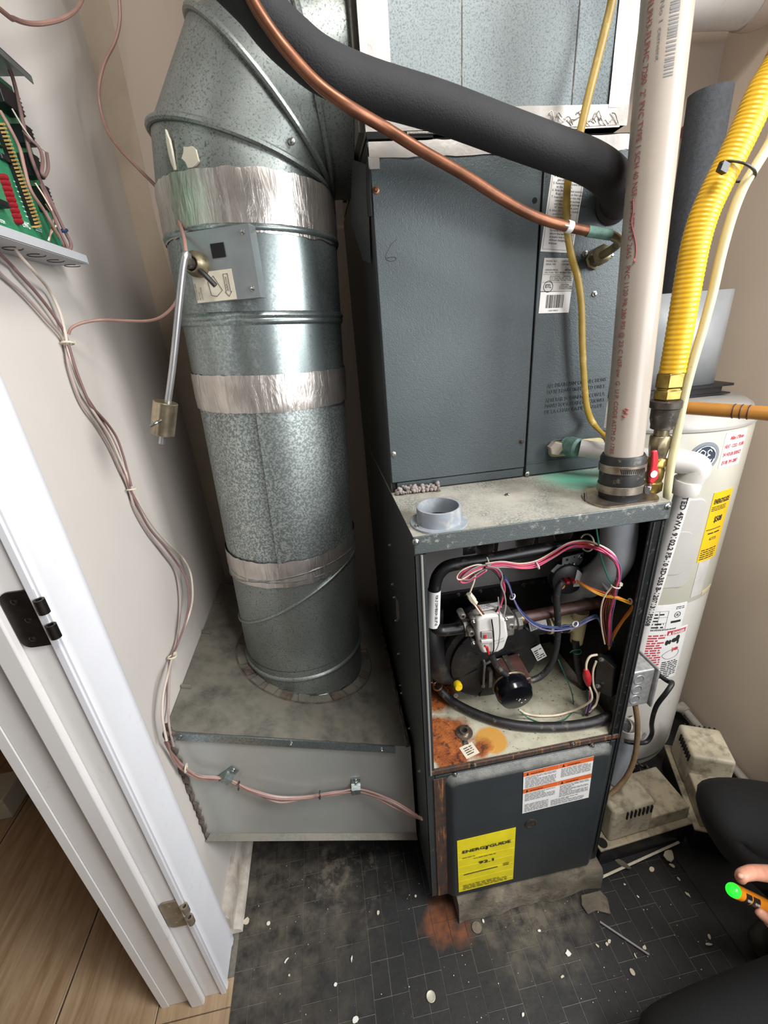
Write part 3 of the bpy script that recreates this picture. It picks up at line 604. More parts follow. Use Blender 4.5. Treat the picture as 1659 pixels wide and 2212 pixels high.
# drain ports in their slot
sl = MB(); a, b_ = V((0.3411,0.1955,1.0691)), V((0.4326,0.1955,1.0665)); rr = .0185
pts = [a + V((-math.sin(R(t))*rr, 0, math.cos(R(t))*rr)) for t in range(0, 181, 15)] + [b_ + V((math.sin(R(t))*rr, 0, -math.cos(R(t))*rr)) for t in range(0, 181, 15)]
sl.tube(pts, .0022, 6, 1, True); sl.build('slot_rim', M['coil_paint'], cc)
sl = MB(); sl.prism([p + V((0, -.0004, 0)) for p in pts], (0, .0008, 0)); sl.build('drain_port_plate', M['trap_cream'], cc)
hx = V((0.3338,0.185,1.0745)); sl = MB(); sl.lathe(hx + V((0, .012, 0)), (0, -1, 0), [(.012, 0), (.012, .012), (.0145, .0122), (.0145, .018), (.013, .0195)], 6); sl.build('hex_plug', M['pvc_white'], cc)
fl_ = MB(); rnd = random.Random(5)
for i in range(120): fl_.ball(V((.008 + rnd.random()*.085, CY - .012 + rnd.uniform(-.008, .005), FH + .004 + rnd.random()**1.5*.011)), rnd.uniform(.0022, .0048), None, None, 7, 5)
pm = MB(); pm.tube([(0.0363,0.1957,1.4468),(0.0268,0.1957,1.4403),(0.0193,0.1957,1.4298),(0.0164,0.1957,1.4216),(0.023,0.1957,1.4173),(0.0314,0.1957,1.4182),(0.0339,0.1957,1.4213),(0.0279,0.1957,1.4229),(0.018,0.1957,1.4221)], .00035, 4, 4); pm.build('pen_mark', M['black_ink'], cc)
tag(fl_.build('lint_clump', M['fluff']), 'gray lint clump at the left foot of the coil cabinet', 'lint')
# foil tape on the top joint
tp = MB(); n = 30
tp.rings([[(.001 + (FW - .002)*i/n, CY - .0052 + random.uniform(-.0006, .0003), z + random.uniform(-.0012, .0012)) for i in range(n + 1)] + [(.001 + (FW - .002)*(n - i)/n, CY - .0042, z) for i in range(n + 1)] for z in (1.5515, 1.562, 1.571)], False, False)
tp.build('foil_band', M['foil_tape_flat'], cc)
MB().box(-.0006, .016, CY - .0055, CY - .0045, 1.538, 1.553).build('foil_scrap', M['foil_tape_flat'], cc)
f_ = MB(); f_.prism([(-.002, CY + .0, 1.545), (-.016, CY + .06, 1.57), (-.022, CY + .12, 1.5), (-.012, CY + .06, 1.43), (-.003, CY + .03, 1.42)], (-.0008, 0, 0)); f_.build('torn_foil_flap', M['cabinet_side_paint'], cc)
f_ = MB(); f_.tube([(.001, CY - .001, 1.555), (-.003, CY - .003, 1.51), (-.003, CY - .001, 1.48)], .004, 6, 4); f_.build('peeled_edge', M['dark_gap'], cc)
# ---------------------------------------------------------------- supply plenum
sp_ = thing('supply_plenum', 'galvanized supply plenum with foil tape edges above the coil cabinet', 'plenum', (FW/2, CY, CZ + .01))
PZ = 1.584; PX = .412
MB().box(.001, PX, CY, CY + .0012, PZ, 2.49).build('front_panel', M['galvanized_plenum'], sp_)
MB().box(.001, .0022, CY + .0012, FD - .01, PZ, 2.49).build('side_panel', M['galvanized_dusty'], sp_)
MB().box(PX - .0012, PX, CY + .0012, FD - .01, PZ, 2.49).build('side_panel', M['galvanized_plenum'], sp_)
MB().box(.001, PX, FD - .011, FD - .01, PZ, 2.49).build('back_panel', M['galvanized_plenum'], sp_)
for x in ((0.1455,0.2,1.6666)[0], (0.3193,0.2,1.6506)[0]): MB().box(x - .0007, x + .0007, CY - .0008, CY, PZ, 2.49).build('cross_break', M['iron_dark'], sp_)
def strip(name, x0, x1, z0, z1, seed):
    rnd = random.Random(seed); m = MB(); n = 24; vert = (z1 - z0) > (x1 - x0); rs = []
    for j in range(5):
        t = j/4; rs.append([(x0 + (x1 - x0)*(t if vert else i/n), CY - .0016 - rnd.uniform(0, .0012), z0 + (z1 - z0)*(i/n if vert else t)) for i in range(n + 1)])
    for a, b_ in zip(rs, rs[1:]):
        o = len(m.v); m.v += a + b_
        for i in range(n): m.f.append((o+i, o+i+1, o+n+2+i, o+n+1+i)); m.sm.append(True)
    return m.build(name, M['foil_tape_flat'], sp_, angle=180)
strip('foil_band', -.001, .041, 1.595, 2.49, 1); strip('foil_band', .379, .4135, 1.605, 2.49, 2); strip('foil_band', -.001, .4135, 1.583, 1.609, 3)
MB().box(.0, .10, CY - .003, CY + .004, 1.5745, 1.583).build('open_joint', M['dark_gap'], cc)
m = MB(); m.tube([(.06, CY - .003, 1.580), (.2, CY - .004, 1.5785), (.4, CY - .003, 1.582)], .0018, 6, 6); m.build('bottom_hem', M['foil_tape'], sp_)
m = MB(); rnd = random.Random(2)
for i in range(12): m.tube([(.28 + i*.0095, CY - .004, 1.592 + rnd.uniform(-.006, .006)), (.285 + i*.0095, CY - .006, 1.592 + rnd.uniform(-.01, .01)), (.293 + i*.0095, CY - .004, 1.59 + rnd.uniform(-.008, .008))], .0008, 5, 3)
m.build('foil_wrinkles', M['foil_tape'], sp_, kind='stuff')
m = MB(); m.ball((0.2622,0.19,1.5844), .006, .006, .007); m.tube([(0.2572,0.188,1.5871),(0.2633,0.188,1.5848),(0.2592,0.188,1.5805),(0.2652,0.188,1.5793)], .0016, 6, 3); m.build('tar_blob', M['rubber_black'], sp_)
m = MB(); m.prism([(0.0263,0.194,1.6605),(0.0276,0.194,1.6605),(0.0254,0.194,1.6499),(0.0228,0.194,1.6499)], (0, -.0008, 0)); m.build('foil_sliver', M['foil_tape'], sp_)
MB().box(-.02, .0005, .215, .66, 1.885, 2.4).build('side_cleat', M['galvanized_dusty'], sp_)
MB().box(-.0075, .0005, .225, .60, 1.592, 1.88).build('takeoff_flange', M['galvanized_dusty'], sp_)
# ---------------------------------------------------------------- the furnace
fu = thing('gas_furnace', 'dark gray upflow gas furnace with open burner compartment and rusty deck', 'furnace', (FW/2, .0, 0))
g = G('rusty_paint'); rm = g.mix(g.ramp(g.noise(45, 7, .7), .38, .62), lin('4e3424'), lin('2f2c2b')); rm = g.mix(g.ramp(g.noise(1, 5, .6, g.map((160, 160, 14))), .56, .7), rm, lin('8a5c30')); g.bump(g.noise(80, 6), .5, .002); M['rusty_paint'] = g.done(rm, .6)
side = MB(); side.box(0, .0016, .0, FD, 0, FH - .002); fs_ = side.build('side_panel', M['cabinet_side_paint'], fu)
for p in [(-0.0002,0.2774,0.8597),(-0.0002,0.281,0.7502),(-0.0002,0.2652,0.7233),(-0.0002,0.263,0.6563),(-0.0002,0.2663,0.5482),(-0.0002,0.2764,0.4303),(-0.0002,0.2697,0.4086),(-0.0002,0.1717,0.3911),(-0.0002,0.0617,0.385)]: screw(p, (-1, 0, 0), .0032, None, fs_)
m = MB(); m.prism([(V(p) + V((-.0006, 0, 0))) for p in [(0,0.2414,0.742),(0,0.2103,0.7478),(0,0.2065,0.7056),(0,0.2592,0.6522),(0,0.2573,0.6951)]], (.0004, 0, 0)); m.build('torn_sealant', M['putty'], fs_)
fl2 = MB(); fl2.prism([(0,0,.002),(.019,0,.002),(.019,.006,.002),(.016,.006,.002),(.016,.002,.002),(.0017,.002,.002)], (0, 0, FH - .036)); fl2.build('front_flange', M['cabinet_side_paint'], fu)
fl2 = MB(); fl2.tube([(.0115, -.0015, .456), (.0115, -.0015, FH - .034)], .0022, 8, 1); fl2.build('bright_edge', M['galvanized_smooth'], fu)
MB().box(FW - .0016, FW, 0, FD, 0, FH - .002).build('side_panel', M['cabinet_side_paint'], fu)
fl2 = MB(); fl2.prism([(FW-.030,0,.002),(FW-.0017,0,.002),(FW-.0017,.03,.002),(FW-.004,.03,.002),(FW-.004,.004,.002),(FW-.014,.004,.002),(FW-.014,.007,.002),(FW-.018,.007,.002),(FW-.018,.003,.002),(FW-.030,.003,.002)], (0, 0, FH - .036)); fl2.build('front_flange', M['black_satin'], fu)
fl2 = MB(); fl2.tube([(FW - .0085, -.001, .03), (FW - .0085, -.001, FH - .034)], .0016, 6, 1); fl2.tube([(FW - .0245, -.001, .03), (FW - .0245, -.001, FH - .034)], .0016, 6, 1); fl2.build('flange_rib', M['cabinet_side_paint'], fu)
tpn = MB(); tpn.box(-.0005, FW + .0005, -.001, FD, FH - .002, FH); tpn.build('top_panel', M['furnace_top_dust'], fu)
MB().box(-.0005, FW + .0005, -.003, .0, FH - .031, FH + .0005).build('top_front_band', M['band_paint'], fu, bevel=.0015)
MB().box(.0016, FW - .0016, FD - .002, FD, 0, FH - .002).build('back_panel', M['cabinet_side_paint'], fu)
MB().box(.0016, FW - .0016, .0, FD - .002, .0, .002).build('bottom_panel', M['cabinet_side_paint'], fu)
for p in ((0.0027,-0.003,1.0077), (0.4369,-0.003,1.0092)): screw(p, (0, -1, 0), .0042, None, fu)
screw((.09, .18, FH), (0, 0, 1), .004, M['steel_dirty'], fu); screw((.205, .115, FH), (.3, -.2, .5), .0035, M['steel'], fu)
q_ = (0.3179,0.0445,1.016); s0 = MB(); s0.tube([q_, (q_[0] + .004, q_[1] + .01, q_[2] + .011)], .0022, 8, 1); s0.build('plastic_stub', M['black_plastic'], fu)
# interior
DZ = .468
MB().box(.0017, FW - .0017, .004, .36, DZ - .0015, DZ).build('blower_deck', M['rusty_deck'], fu)
MB().box(.0017, .003, .006, .36, DZ, FH - .004).build('inner_wall', M['black_satin'], fu)
MB().box(FW - .003, FW - .0017, .03, .36, DZ, FH - .004).build('inner_wall', M['black_satin'], fu)
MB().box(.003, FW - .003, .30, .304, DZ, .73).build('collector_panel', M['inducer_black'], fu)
bp = MB(); bp.box(.003, FW - .003, .25, .2515, .725, .98); bpo = bp.build('vestibule_panel', M['panel_steel_gray'], fu)
MB().box(.003, FW - .003, .24, .252, .714, .727).build('vestibule_rail', M['black_satin'], fu)
for i in range(7): screw((.04 + i*.055, .24, .7205), (0, -1, 0), .004, M['iron_dark'], fu)
for p in [(0.082,0.29,0.6274),(0.1836,0.29,0.6095),(0.0789,0.29,0.5328),(0.1452,0.29,0.5332),(0.08,0.29,0.4488),(0.0843,0.29,0.421)]: screw(p, (0, -1, 0), .0045, None, fu)
# burners
bu = MB().box(.075, FW - .10, .14, .24, FH - .036, FH - .033).build('burner_box', M['burner_steel'], fu)
MB().box(.075, .095, .135, .25, .935, FH - .034).build('burner_box_side', M['panel_steel_gray'], bu)
bxs = [(0.1775,0.15,0.8912), (0.2647,0.15,0.894), (0.3494,0.15,0.8975)]
for b_ in bxs:
    m = MB(); m.lathe(b_, (0, 1, 0), [(.0195, 0), (.0205, .001), (.0185, .004), (.0135, .02), (.0125, .09)], 24, False); m.torus(b_, (0, 1, 0), .0202, .0012, 28, 6); m.build('burner_tube', M['valve_casting'], bu)
    m = MB(); m.lathe(V(b_) + V((0, .03, 0)), (0, -1, 0), [(.0125, 0), (.0125, .001)], 20); m.build('burner_throat', M['dark_gap'], bu)
    m = MB(); m.obox(V(b_) + V((.028, .02, .003)), (.004, .03, 0), (.0005, 0, 0), (.002, 0, .02)); m.build('burner_bracket', M['burner_steel'], bu)
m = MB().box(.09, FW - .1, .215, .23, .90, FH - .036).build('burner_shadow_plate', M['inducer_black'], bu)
for p in ((0.137,0.128,0.911), (0.3959,0.128,0.9117)):
    pv = V(p); b_ = MB(); b_.box(pv.x - .013, pv.x + .013, .128, .1295, pv.z - .018, FH - .034); o = b_.build('mounting_bracket', M['black_satin'], fu, bevel=.001); screw(pv + V((0, 0, .002)), (0, -1, 0), .0045, None, o)
# gas manifold
ma = MB(); mp = [(0.3947,0.1,0.8971),(0.3429,0.1,0.8988),(0.2556,0.1,0.8978),(0.1703,0.1,0.8938),(0.1143,0.1,0.8936),(0.0829,0.1,0.8905),(0.0661,0.1,0.8767),(0.0582,0.1,0.8549),(0.0556,0.1,0.8251),(0.0534,0.1,0.7808),(0.0538,0.1,0.7599),(0.0632,0.1,0.744),(0.0798,0.1,0.7396),(0.1195,0.1,0.7389)]
ma.tube(mp, .0122, 18, 5); mo = ma.build('gas_manifold', M['black_satin'], fu)
a, b_ = V((0.056,0.1,0.8435)), V((0.0519,0.1,0.758)); ax = (b_ - a).normalized(); m = MB(); m.lathe(a, ax, [(.0129, 0), (.0129, (b_ - a).length)], 24, False); lab = m.build('conversion_label', M['sticker_white'], mo)
m = MB(); outd = V((.0, -.95, .25)); outd = (outd - ax*outd.dot(ax)).normalized(); ctext(m, 'FOR LP CONVERSION USE LPT-03', a + ax*.006, ax, (outd, V((1, 0, 0))), .013, .0052, (b_ - a).length*.84, True); m.build('label_print', M['black_ink'], lab)
# gas valve
gv = MB(); c = V((0.1746,0.095,0.7403))
gv.obox(c + V((0, 0, .004)), (.042, 0, 0), (0, .022, 0), (0, 0, .026)); gvo = gv.build('gas_valve', M['valve_casting'], fu, bevel=.006, seg=3)
m = MB(); m.lathe((0.1145,0.1,0.7387), (1, 0, .08), [(.019, 0), (.019, .010), (.017, .012), (.014, .02), (.014, .035)], 6); m.build('outlet_boss', M['valve_casting'], gvo, bevel=.001)
m = MB(); m.lathe((0.2339,0.1,0.737), (-1, 0, -.08), [(.021, -.004), (.021, .006), (.018, .008), (.018, .03)], 8); m.build('inlet_boss', M['valve_casting'], gvo, bevel=.001)
for p, rr in (((0.2066,0.07,0.7453), .0085), ((0.1227,0.07,0.7456), .0078), ((0.1287,0.075,0.7204), .005), ((0.1931,0.075,0.766), .006), ((0.1271,0.07,0.7778), .006), ((0.106,0.075,0.7871), .007)):
    m = MB(); m.lathe(V(p) + V((0, .02, 0)), (0, -1, -.05), [(rr, 0), (rr, .018), (rr*.8, .02), (rr*.5, .02), (rr*.45, .014)], 18); m.build('port', M['valve_casting'], gvo)
for p in ((0.1223,0.062,0.7815), (0.1251,0.068,0.7234), (0.1909,0.066,0.772)): screw(p, (0, -1, 0), .0035, M['steel'], gvo)
m = MB(); m.prism([(V(p)) for p in [(0.1298,0.062,0.7834),(0.1466,0.062,0.7912),(0.1769,0.062,0.7899),(0.1911,0.062,0.7716),(0.1978,0.062,0.7301),(0.1903,0.062,0.6995),(0.1757,0.062,0.6917),(0.1429,0.062,0.6962),(0.1346,0.062,0.7194),(0.1303,0.062,0.7494)]], (0, .035, 0)); cv = m.build('valve_cover', M['valve_cover'], gvo, bevel=.006, seg=3)
m = MB(); m.prism([V(p) for p in [(0.1382,0.058,0.7556),(0.1632,0.058,0.7529),(0.1637,0.058,0.7367),(0.1386,0.058,0.7395)]], (0, .006, 0)); m.build('switch_recess', M['wire_gray'], cv, bevel=.0012)
m = MB(); m.prism([V(p) for p in [(0.1434,0.056,0.7482),(0.1481,0.056,0.7484),(0.1483,0.056,0.7403),(0.1435,0.056,0.7401)]], (0, .005, 0)); m.build('red_switch', M['red_plastic'], cv)
m = MB(); m.prism([V(p) for p in [(0.1379,0.056,0.7366),(0.161,0.056,0.7343),(0.1612,0.056,0.7272),(0.138,0.056,0.7297)]], (0, .008, 0)); m.build('ridge', M['valve_cover'], cv, bevel=.001)
m = MB(); text(m, 'Honeywell', (0.1706,0.0615,0.7172), (.97, 0, .22), (-.22, 0, .97), .0032, .0185); m.build('embossed_name', M['wire_gray'], cv)
m = MB(); m.tube([(0.1424,0.05,0.728),(0.1474,0.05,0.7211),(0.1517,0.05,0.7049)], .0022, 8, 4); m.tube([(0.1473,0.05,0.7235),(0.1495,0.05,0.7136)], .003, 8, 1); m.build('spade_terminal', M['red_plastic'], cv)
m = MB(); text(m, 'Honeywell', (0.1673,0.061,0.7242), (.96, 0, .2), (-.2, 0, .96), .0035, .02); m.build('embossed_name', M['wire_gray'], cv)
q = quad_sticker('valve_label', V((0.1403,0.073,0.7954)) , (0.1852,0.073,0.7959), (0.1438,0.09,0.796), M['sticker_white'], gvo); m = MB(); lines(m, sp(q, .05, .1), q[2], q[3], q[4]*.55, q[5]*.8, 5, .4, 4); m.build('label_print', M['black_ink'], q[0])
m = MB(); m.tube([(0.2338,0.1,0.7382),(0.3185,0.1,0.7426),(0.4366,0.1,0.7483)], .0125, 18, 2); m.build('gas_pipe', M['iron_pipe'], fu)
m = MB(); m.tube([(0.2276,0.1,0.7382),(0.244,0.1,0.7387)], .0135, 12, 1); m.build('brass_nipple', M['brass'], fu)
# inducer
ic = V((0.2045,0.12,0.5944)); ind = MB(); ind.lathe(ic + V((0, .09, 0)), (0, -1, 0), [(.118, 0), (.122, .01), (.122, .05), (.118, .058), (.105, .062), (.104, .07), (.085, .074), (.05, .07), (.03, .07)], 56); io = ind.build('draft_inducer', M['inducer_black'], fu)
m = MB(); m.torus(ic + V((0, .06, 0)), (0, 1, 0), .122, .006, 48, 8); m.build('housing_rim', M['inducer_black'], io)
m = MB()
for t in (20, 75, 140, 200, 250, 320): d = V((math.cos(R(t)), 0, math.sin(R(t)))); m.obox(ic + V((0, .021, 0)) + d*.075, d*.03, V((0, .005, 0)), d.cross(V((0, 1, 0)))*.0015)
m.build('housing_ribs', M['inducer_black'], io, kind='stuff')
m = MB(); m.tube([ic + V((-.09, .06, -.05)), ic + V((-.125, .05, -.02)), ic + V((-.14, .06, .06)), ic + V((-.13, .09, .12))], .03, 14, 4); m.build('inlet_duct', M['inducer_black'], io)
q = quad_sticker('inducer_label', (0.3078,0.134,0.5771), (0.33,0.134,0.5877), (0.29,0.134,0.6181), M['sticker_white'], io); m = MB(); lines(m, sp(q, .1, .1), q[2], q[3], q[4]*.8, q[5]*.7, 5, .4, 9); m.build('label_print', M['black_ink'], q[0])
mc = V((0.2161,0.045,0.5757)); mx = V((.0, -1, -.12)).normalized()
m = MB(); m.lathe(mc - mx*.035, mx, [(.034, 0), (.039, .003), (.040, .008), (.040, .022), (.039, .026), (.036, .032), (.035, .035), (.012, .0362)], 40); mo2 = m.build('motor_end_bell', M['black_gloss'], io)
m = MB(); m.torus(mc - mx*.034, mx, .039, .0022, 40, 6); m.build('bell_rim', M['brass_dull'], mo2)
m = MB(); rnd = random.Random(4)
for i in range(9): p = mc + mx*.0008 + V((rnd.gauss(.004, .008), 0, rnd.gauss(-.002, .008))); m.ball(p, rnd.uniform(.0006, .0022), .0004, rnd.uniform(.0006, .002), 6, 4)
m.build('paint_splash', M['sticker_white'], mo2, kind='stuff')
m = MB(); cm = V((0.2283,0.1,0.5794)); m.obox(cm, (.030, 0, .004), (0, .035, .004), (-.003, -.003, .028)); mo3 = m.build('motor_body', M['motor_brown'], io, bevel=.003)
m = MB(); m.obox(cm + V((.0, -.0, .0)), (.006, 0, 0), (0, .0365, .004), (-.003, -.003, .029)); m.build('motor_lamination', M['iron_dark'], io)
q = quad_sticker('motor_label', cm + V((-.0315, .0, -.028)), cm + V((-.0315, -.022, -.03)), cm + V((-.034, .0, .005)), M['sticker_gray'], mo3)
br = MB(); B = [V(p) for p in [(0.1744,0.13,0.5339),(0.1763,0.13,0.5995),(0.1905,0.13,0.606),(0.2438,0.13,0.6069),(0.2544,0.13,0.5978),(0.256,0.13,0.5682)]]
br.tube(B, .0032, 8, 1); br.tube([B[1], V((0.1784,0.15,0.6016))], .0036, 8, 1); br.tube([B[4], V((0.2668,0.15,0.6037))], .0036, 8, 1); br.tube([B[0], V((0.1802,0.15,0.5124))], .0045, 8, 1)
br.obox(V((0.1894,0.135,0.5571)), (.004, 0, 0), (0, .012, 0), (.0, 0, .024)); br.obox(V((0.2444,0.135,0.5731)), (.004, 0, 0), (0, .012, 0), (.0, 0, .018)); bro = br.build('motor_bracket', M['zinc_bracket'], io)
for p in ((0.1776,0.148,0.6036), (0.2658,0.148,0.6056), (0.1794,0.148,0.5146)): screw(p, (0, -1, 0), .0045, M['steel'], bro)
m = MB(); m.lathe(V((0.1084,0.11,0.5638)) + V((0, .014, 0)), (0, -1, .1), [(.0085, 0), (.0095, .003), (.0095, .012), (.008, .016)], 18); yc = m.build('drain_cap', M['cap_yellow'], io)
m = MB(); m.lathe((0.0996,0.11,0.5476), (0, -1, .2), [(.005, 0), (.0055, .006), (.003, .0065)], 14); m.build('drain_stub', M['steel'], io)
# hoses
m = MB(); m.tube([(0.1663,0.075,0.6811),(0.1796,0.075,0.6469),(0.2048,0.075,0.6142),(0.2432,0.075,0.5896),(0.2808,0.075,0.5904),(0.3051,0.075,0.6221),(0.3138,0.075,0.6776),(0.31,0.075,0.7389),(0.3019,0.075,0.7922),(0.3032,0.075,0.8196),(0.3117,0.075,0.8334)], .0068, 12, 6); m.build('pressure_hose', M['rubber_black'], fu)
m = MB(); m.tube([(0.0792,0.2,0.5161), (0.0829,0.1727,0.5), (0.1111,0.1404,0.482), (0.167,0.0903,0.479), (0.2294,0.055,0.479), (0.3066,0.0344,0.479), (0.3783,0.0259,0.482), (0.4347,0.0259,0.492)], .0105, 14, 6); m.build('drain_hose', M['rubber_black'], fu)
m = MB(); m.torus((0.0744,0.17,0.5168), (.3, .3, -1), .0105, .0022, 20, 6); m.tube([(0.0495,0.16,0.5384),(0.0587,0.16,0.5422),(0.0663,0.16,0.5316)], .0016, 6, 3); m.build('hose_clamp', M['copper'], fu)
m = MB(); pd = V((0.1084,0.071,0.468)); m.lathe(pd, (0, 0, 1), [(.019, 0), (.019, .0022), (.0105, .003), (.0105, .009), (.0065, .009), (.0065, .002)], 26); m.obox(pd + V((-.006, -.022, .001)), (.006, 0, 0), (0, .008, 0), (0, 0, .001)); drn = m.build('deck_drain', M['steel_dirty'], fu)
m = MB(); m.lathe(pd + V((0, 0, .0025)), (0, 0, 1), [(.0062, 0), (.0062, .0008)], 16); m.build('drain_hole', M['dark_gap'], drn)
for p in (((0.1,0.0465,0.471)), ((0.1188,0.0823,0.471))): screw(p, (0, 0, 1), .003, M['iron_dark'], drn)
q = quad_sticker('deck_tag', (0.0924,0.009,0.4682), (0.1243,0.0174,0.4682), (0.0971,0.0378,0.4682), M['sticker_cream'], fu); m = MB(); lines(m, sp(q, .2, .15), q[2], q[3], q[4]*.6, q[5]*.7, 4, .4, 3); m.build('label_print', M['rusty_paint'], q[0])
# pressure switch
pc_ = V((0.3512,0.115,0.8039)); pd_ = V((-.12, -1, .05)).normalized(); m = MB(); m.lathe(pc_ - pd_*.03, pd_, [(.030, 0), (.036, .004), (.037, .014), (.034, .018), (.034, .028), (.031, .03)], 32); ps = m.build('pressure_switch', M['black_plastic'], fu)
u_ = V((1, -.12, 0)).normalized(); w_ = pd_.cross(u_)*-1; w_ = V((0, 0, 1)); m = MB(); P = [pc_ + pd_*.0008 + u_*(.0295*math.cos(R(t))) + w_*(.0295*math.sin(R(t))) for t in range(-72, 61, 12)]
m.prism(P, pd_*-.0006); sl_ = m.build('switch_label', M['sticker_white'], ps)
m = MB(); 
for i in range(5): text(m, ('PRESSURE', 'RS4006', '30W117', '-0.60', 'PF')[i], pc_ + pd_*.0009 + u_*(.013 + i*.0028) + w_*(-.012), w_, -u_, .0018)
m.build('label_print', M['black_ink'], sl_)
m = MB(); m.lathe(pc_ + pd_*.0002 - u_*.0145 - w_*.0125, pd_, [(.0072, 0), (.0072, .0006)], 20); m.build('orange_dot', M['wire_yellow'], ps)
for dx in (-.006, .006): m = MB(); m.obox(pc_ + pd_*.009 + u_*(dx - .004) + w_*.006, u_*.0035, pd_*.01, w_*.003); m.build('spade_terminal', M['red_plastic'], ps, bevel=.001)
m = MB(); k0 = pc_ + V((0, .012, 0)); m.prism([k0 + V(p) for p in ((-.036, 0, .022), (-.022, 0, .036), (-.012, 0, .033), (-.012, 0, .05), (.034, 0, .056), (.034, 0, .036), (.024, 0, .022), (.012, 0, .028), (-.012, 0, .026), (-.024, 0, .012))], (0, .0012, 0)); bk = m.build('switch_bracket', M['plate_gray'], ps)
for dx, dz, rr in ((-.002, .044, .003), (.014, .048, .0015), (-.014, .029, .0016), (-.006, .033, .0016), (.004, .034, .0016), (.012, .034, .0016)): m = MB(); m.lathe(k0 + V((dx, -.0003, dz)), (0, -1, 0), [(rr, 0), (rr, .0003)], 12); m.build('hole', M['dark_gap'], bk)
screw(k0 + V((.027, -.001, .047)), (0, -1, 0), .0042, None, bk); screw(k0 + V((.016, -.001, .029)), (0, -1, 0), .003, None, bk)
# gray vent elbow inside, trap fittings
m = MB(); vp = [(0.3995,0.062,0.9964), (0.4037,0.063,0.9628), (0.4104,0.065,0.9123), (0.4137,0.07,0.8703), (0.4081,0.09,0.8253), (0.4044,0.135,0.7728), (0.3963,0.17,0.7191), (0.4027,0.185,0.631)]
m.tube(vp, .0325, 28, 6); m.build('vent_elbow', M['pvc_gray'], fu)
m = MB(); m.torus((0.4078,0.092,0.823), (-.8, .5, -.6), .033, .0035, 32, 8); m.build('elbow_collar', M['pvc_gray'], fu); m = MB(); m.torus((0.4046,0.192,0.6868), (-.1, .1, -1), .033, .004, 32, 8); m.build('elbow_collar', M['pvc_gray'], fu)
m = MB(); m.torus((0.4115,0.2,0.6305), (0, .1, -1), .034, .006, 32, 8); m.build('vent_clamp', M['steel_dirty'], fu)
m = MB(); a, b_ = V((0.4544,0.15,0.7693)), V((0.4946,0.1,0.739)); ax = (b_ - a).normalized(); uu, ww = m.frame(ax); rs = []
for q_ in (a, b_): rs.append([q_ + uu*(.026*math.cos(R(t))) + ww*(.026*math.sin(R(t))) for t in range(60, 271, 15)])
o = len(m.v); n = len(rs[0]); m.v += [tuple(p) for r_ in rs for p in r_]
for i in range(n - 1): m.f.append((o+i, o+i+1, o+n+i+1, o+n+i)); m.sm.append(True)
ob = m.build('curled_shield', M['chute_gray'], fu, fixn=False); md = ob.modifiers.new('solid', 'SOLIDIFY'); md.thickness = .001
m = MB(); m.tube([(0.3332,0.15,0.6646),(0.3826,0.15,0.6617),(0.4137,0.15,0.6623)], .021, 18, 2); tc_ = m.build('drain_trap', M['trap_cream'], fu)
m = MB(); m.tube([(0.4053,0.14,0.6999),(0.4057,0.14,0.6582),(0.4057,0.14,0.6083)], lambda t: .019 - .005*t, 18, 3); m.build('trap_outlet', M['trap_cream'], tc_)
m = MB(); m.torus((0.3424,0.15,0.6628), (1, 0, .1), .022, .0025, 24, 6); m.torus((0.4043,0.14,0.61), (0, 0, 1), .012, .002, 20, 6); m.build('spring_clamp', M['steel'], tc_)
m = MB(); m.lathe((0.3646,0.126,0.6667), (0, -1, 0), [(.010, 0), (.010, .004), (.006, .004)], 18); m.build('port_hole', M['dark_gap'], tc_)
m = MB(); m.tube([(0.2596,0.165,0.654),(0.3052,0.165,0.6558),(0.3491,0.165,0.654)], .022, 20, 2); tb = m.build('coupling_tube', M['rubber_black'], fu)
q = quad_sticker('coupling_label', (0.2888,0.142,0.6612), (0.3283,0.142,0.6718), (0.2792,0.142,0.6877), M['sticker_white'], tb); m = MB(); lines(m, sp(q, .05, .1), q[2], q[3], q[4]*.3, q[5]*.8, 6, .4, 9); lines(m, sp(q, .4, .05), q[2], q[3], q[4]*.5, q[5]*.15, 2, .5, 9); m.build('label_print', M['black_ink'], q[0])
m = MB(); m.tube([(0.3956,0.13,0.6228),(0.4092,0.13,0.556),(0.4305,0.13,0.4777),(0.4586,0.13,0.3928)], .0085, 12, 4); m.build('trap_hose', M['rubber_black'], fu)
m = MB(); m.torus((0.4029,0.13,0.5898), (.1, 0, -1), .0095, .0016, 18, 6); m.tube([(0.3784,0.12,0.5995),(0.3859,0.12,0.6047),(0.4044,0.12,0.6036)], .0013, 6, 3); m.build('green_tie', M['wire_green'], fu)
# wiring junction box inside
m = MB(); m.hexa([V(p) for p in ((0.4073,0.06,0.5394), (0.4195,0.018,0.5556), (0.4772,0.06,0.5203), (0.4775,0.11,0.5018), (0.4006,0.06,0.646), (0.4103,0.018,0.6429), (0.4679,0.05,0.607), (0.48,0.11,0.6033))]); jb = m.build('wiring_box', M['wiring_box_black'], fu, bevel=.003, seg=3)
for p in ((0.4019,0.045,0.6413), (0.4037,0.045,0.5665)): screw(p, (-.6, -.8, 0), .0045, None, jb)
m = MB(); m.prism([V(p) + V((0,0,.001)) for p in [(0.4458,0.055,0.6242),(0.4568,0.055,0.6166),(0.4565,0.055,0.6115),(0.4443,0.055,0.6193)]], (0, 0, .001)); m.build('slot', M['dark_gap'], jb)
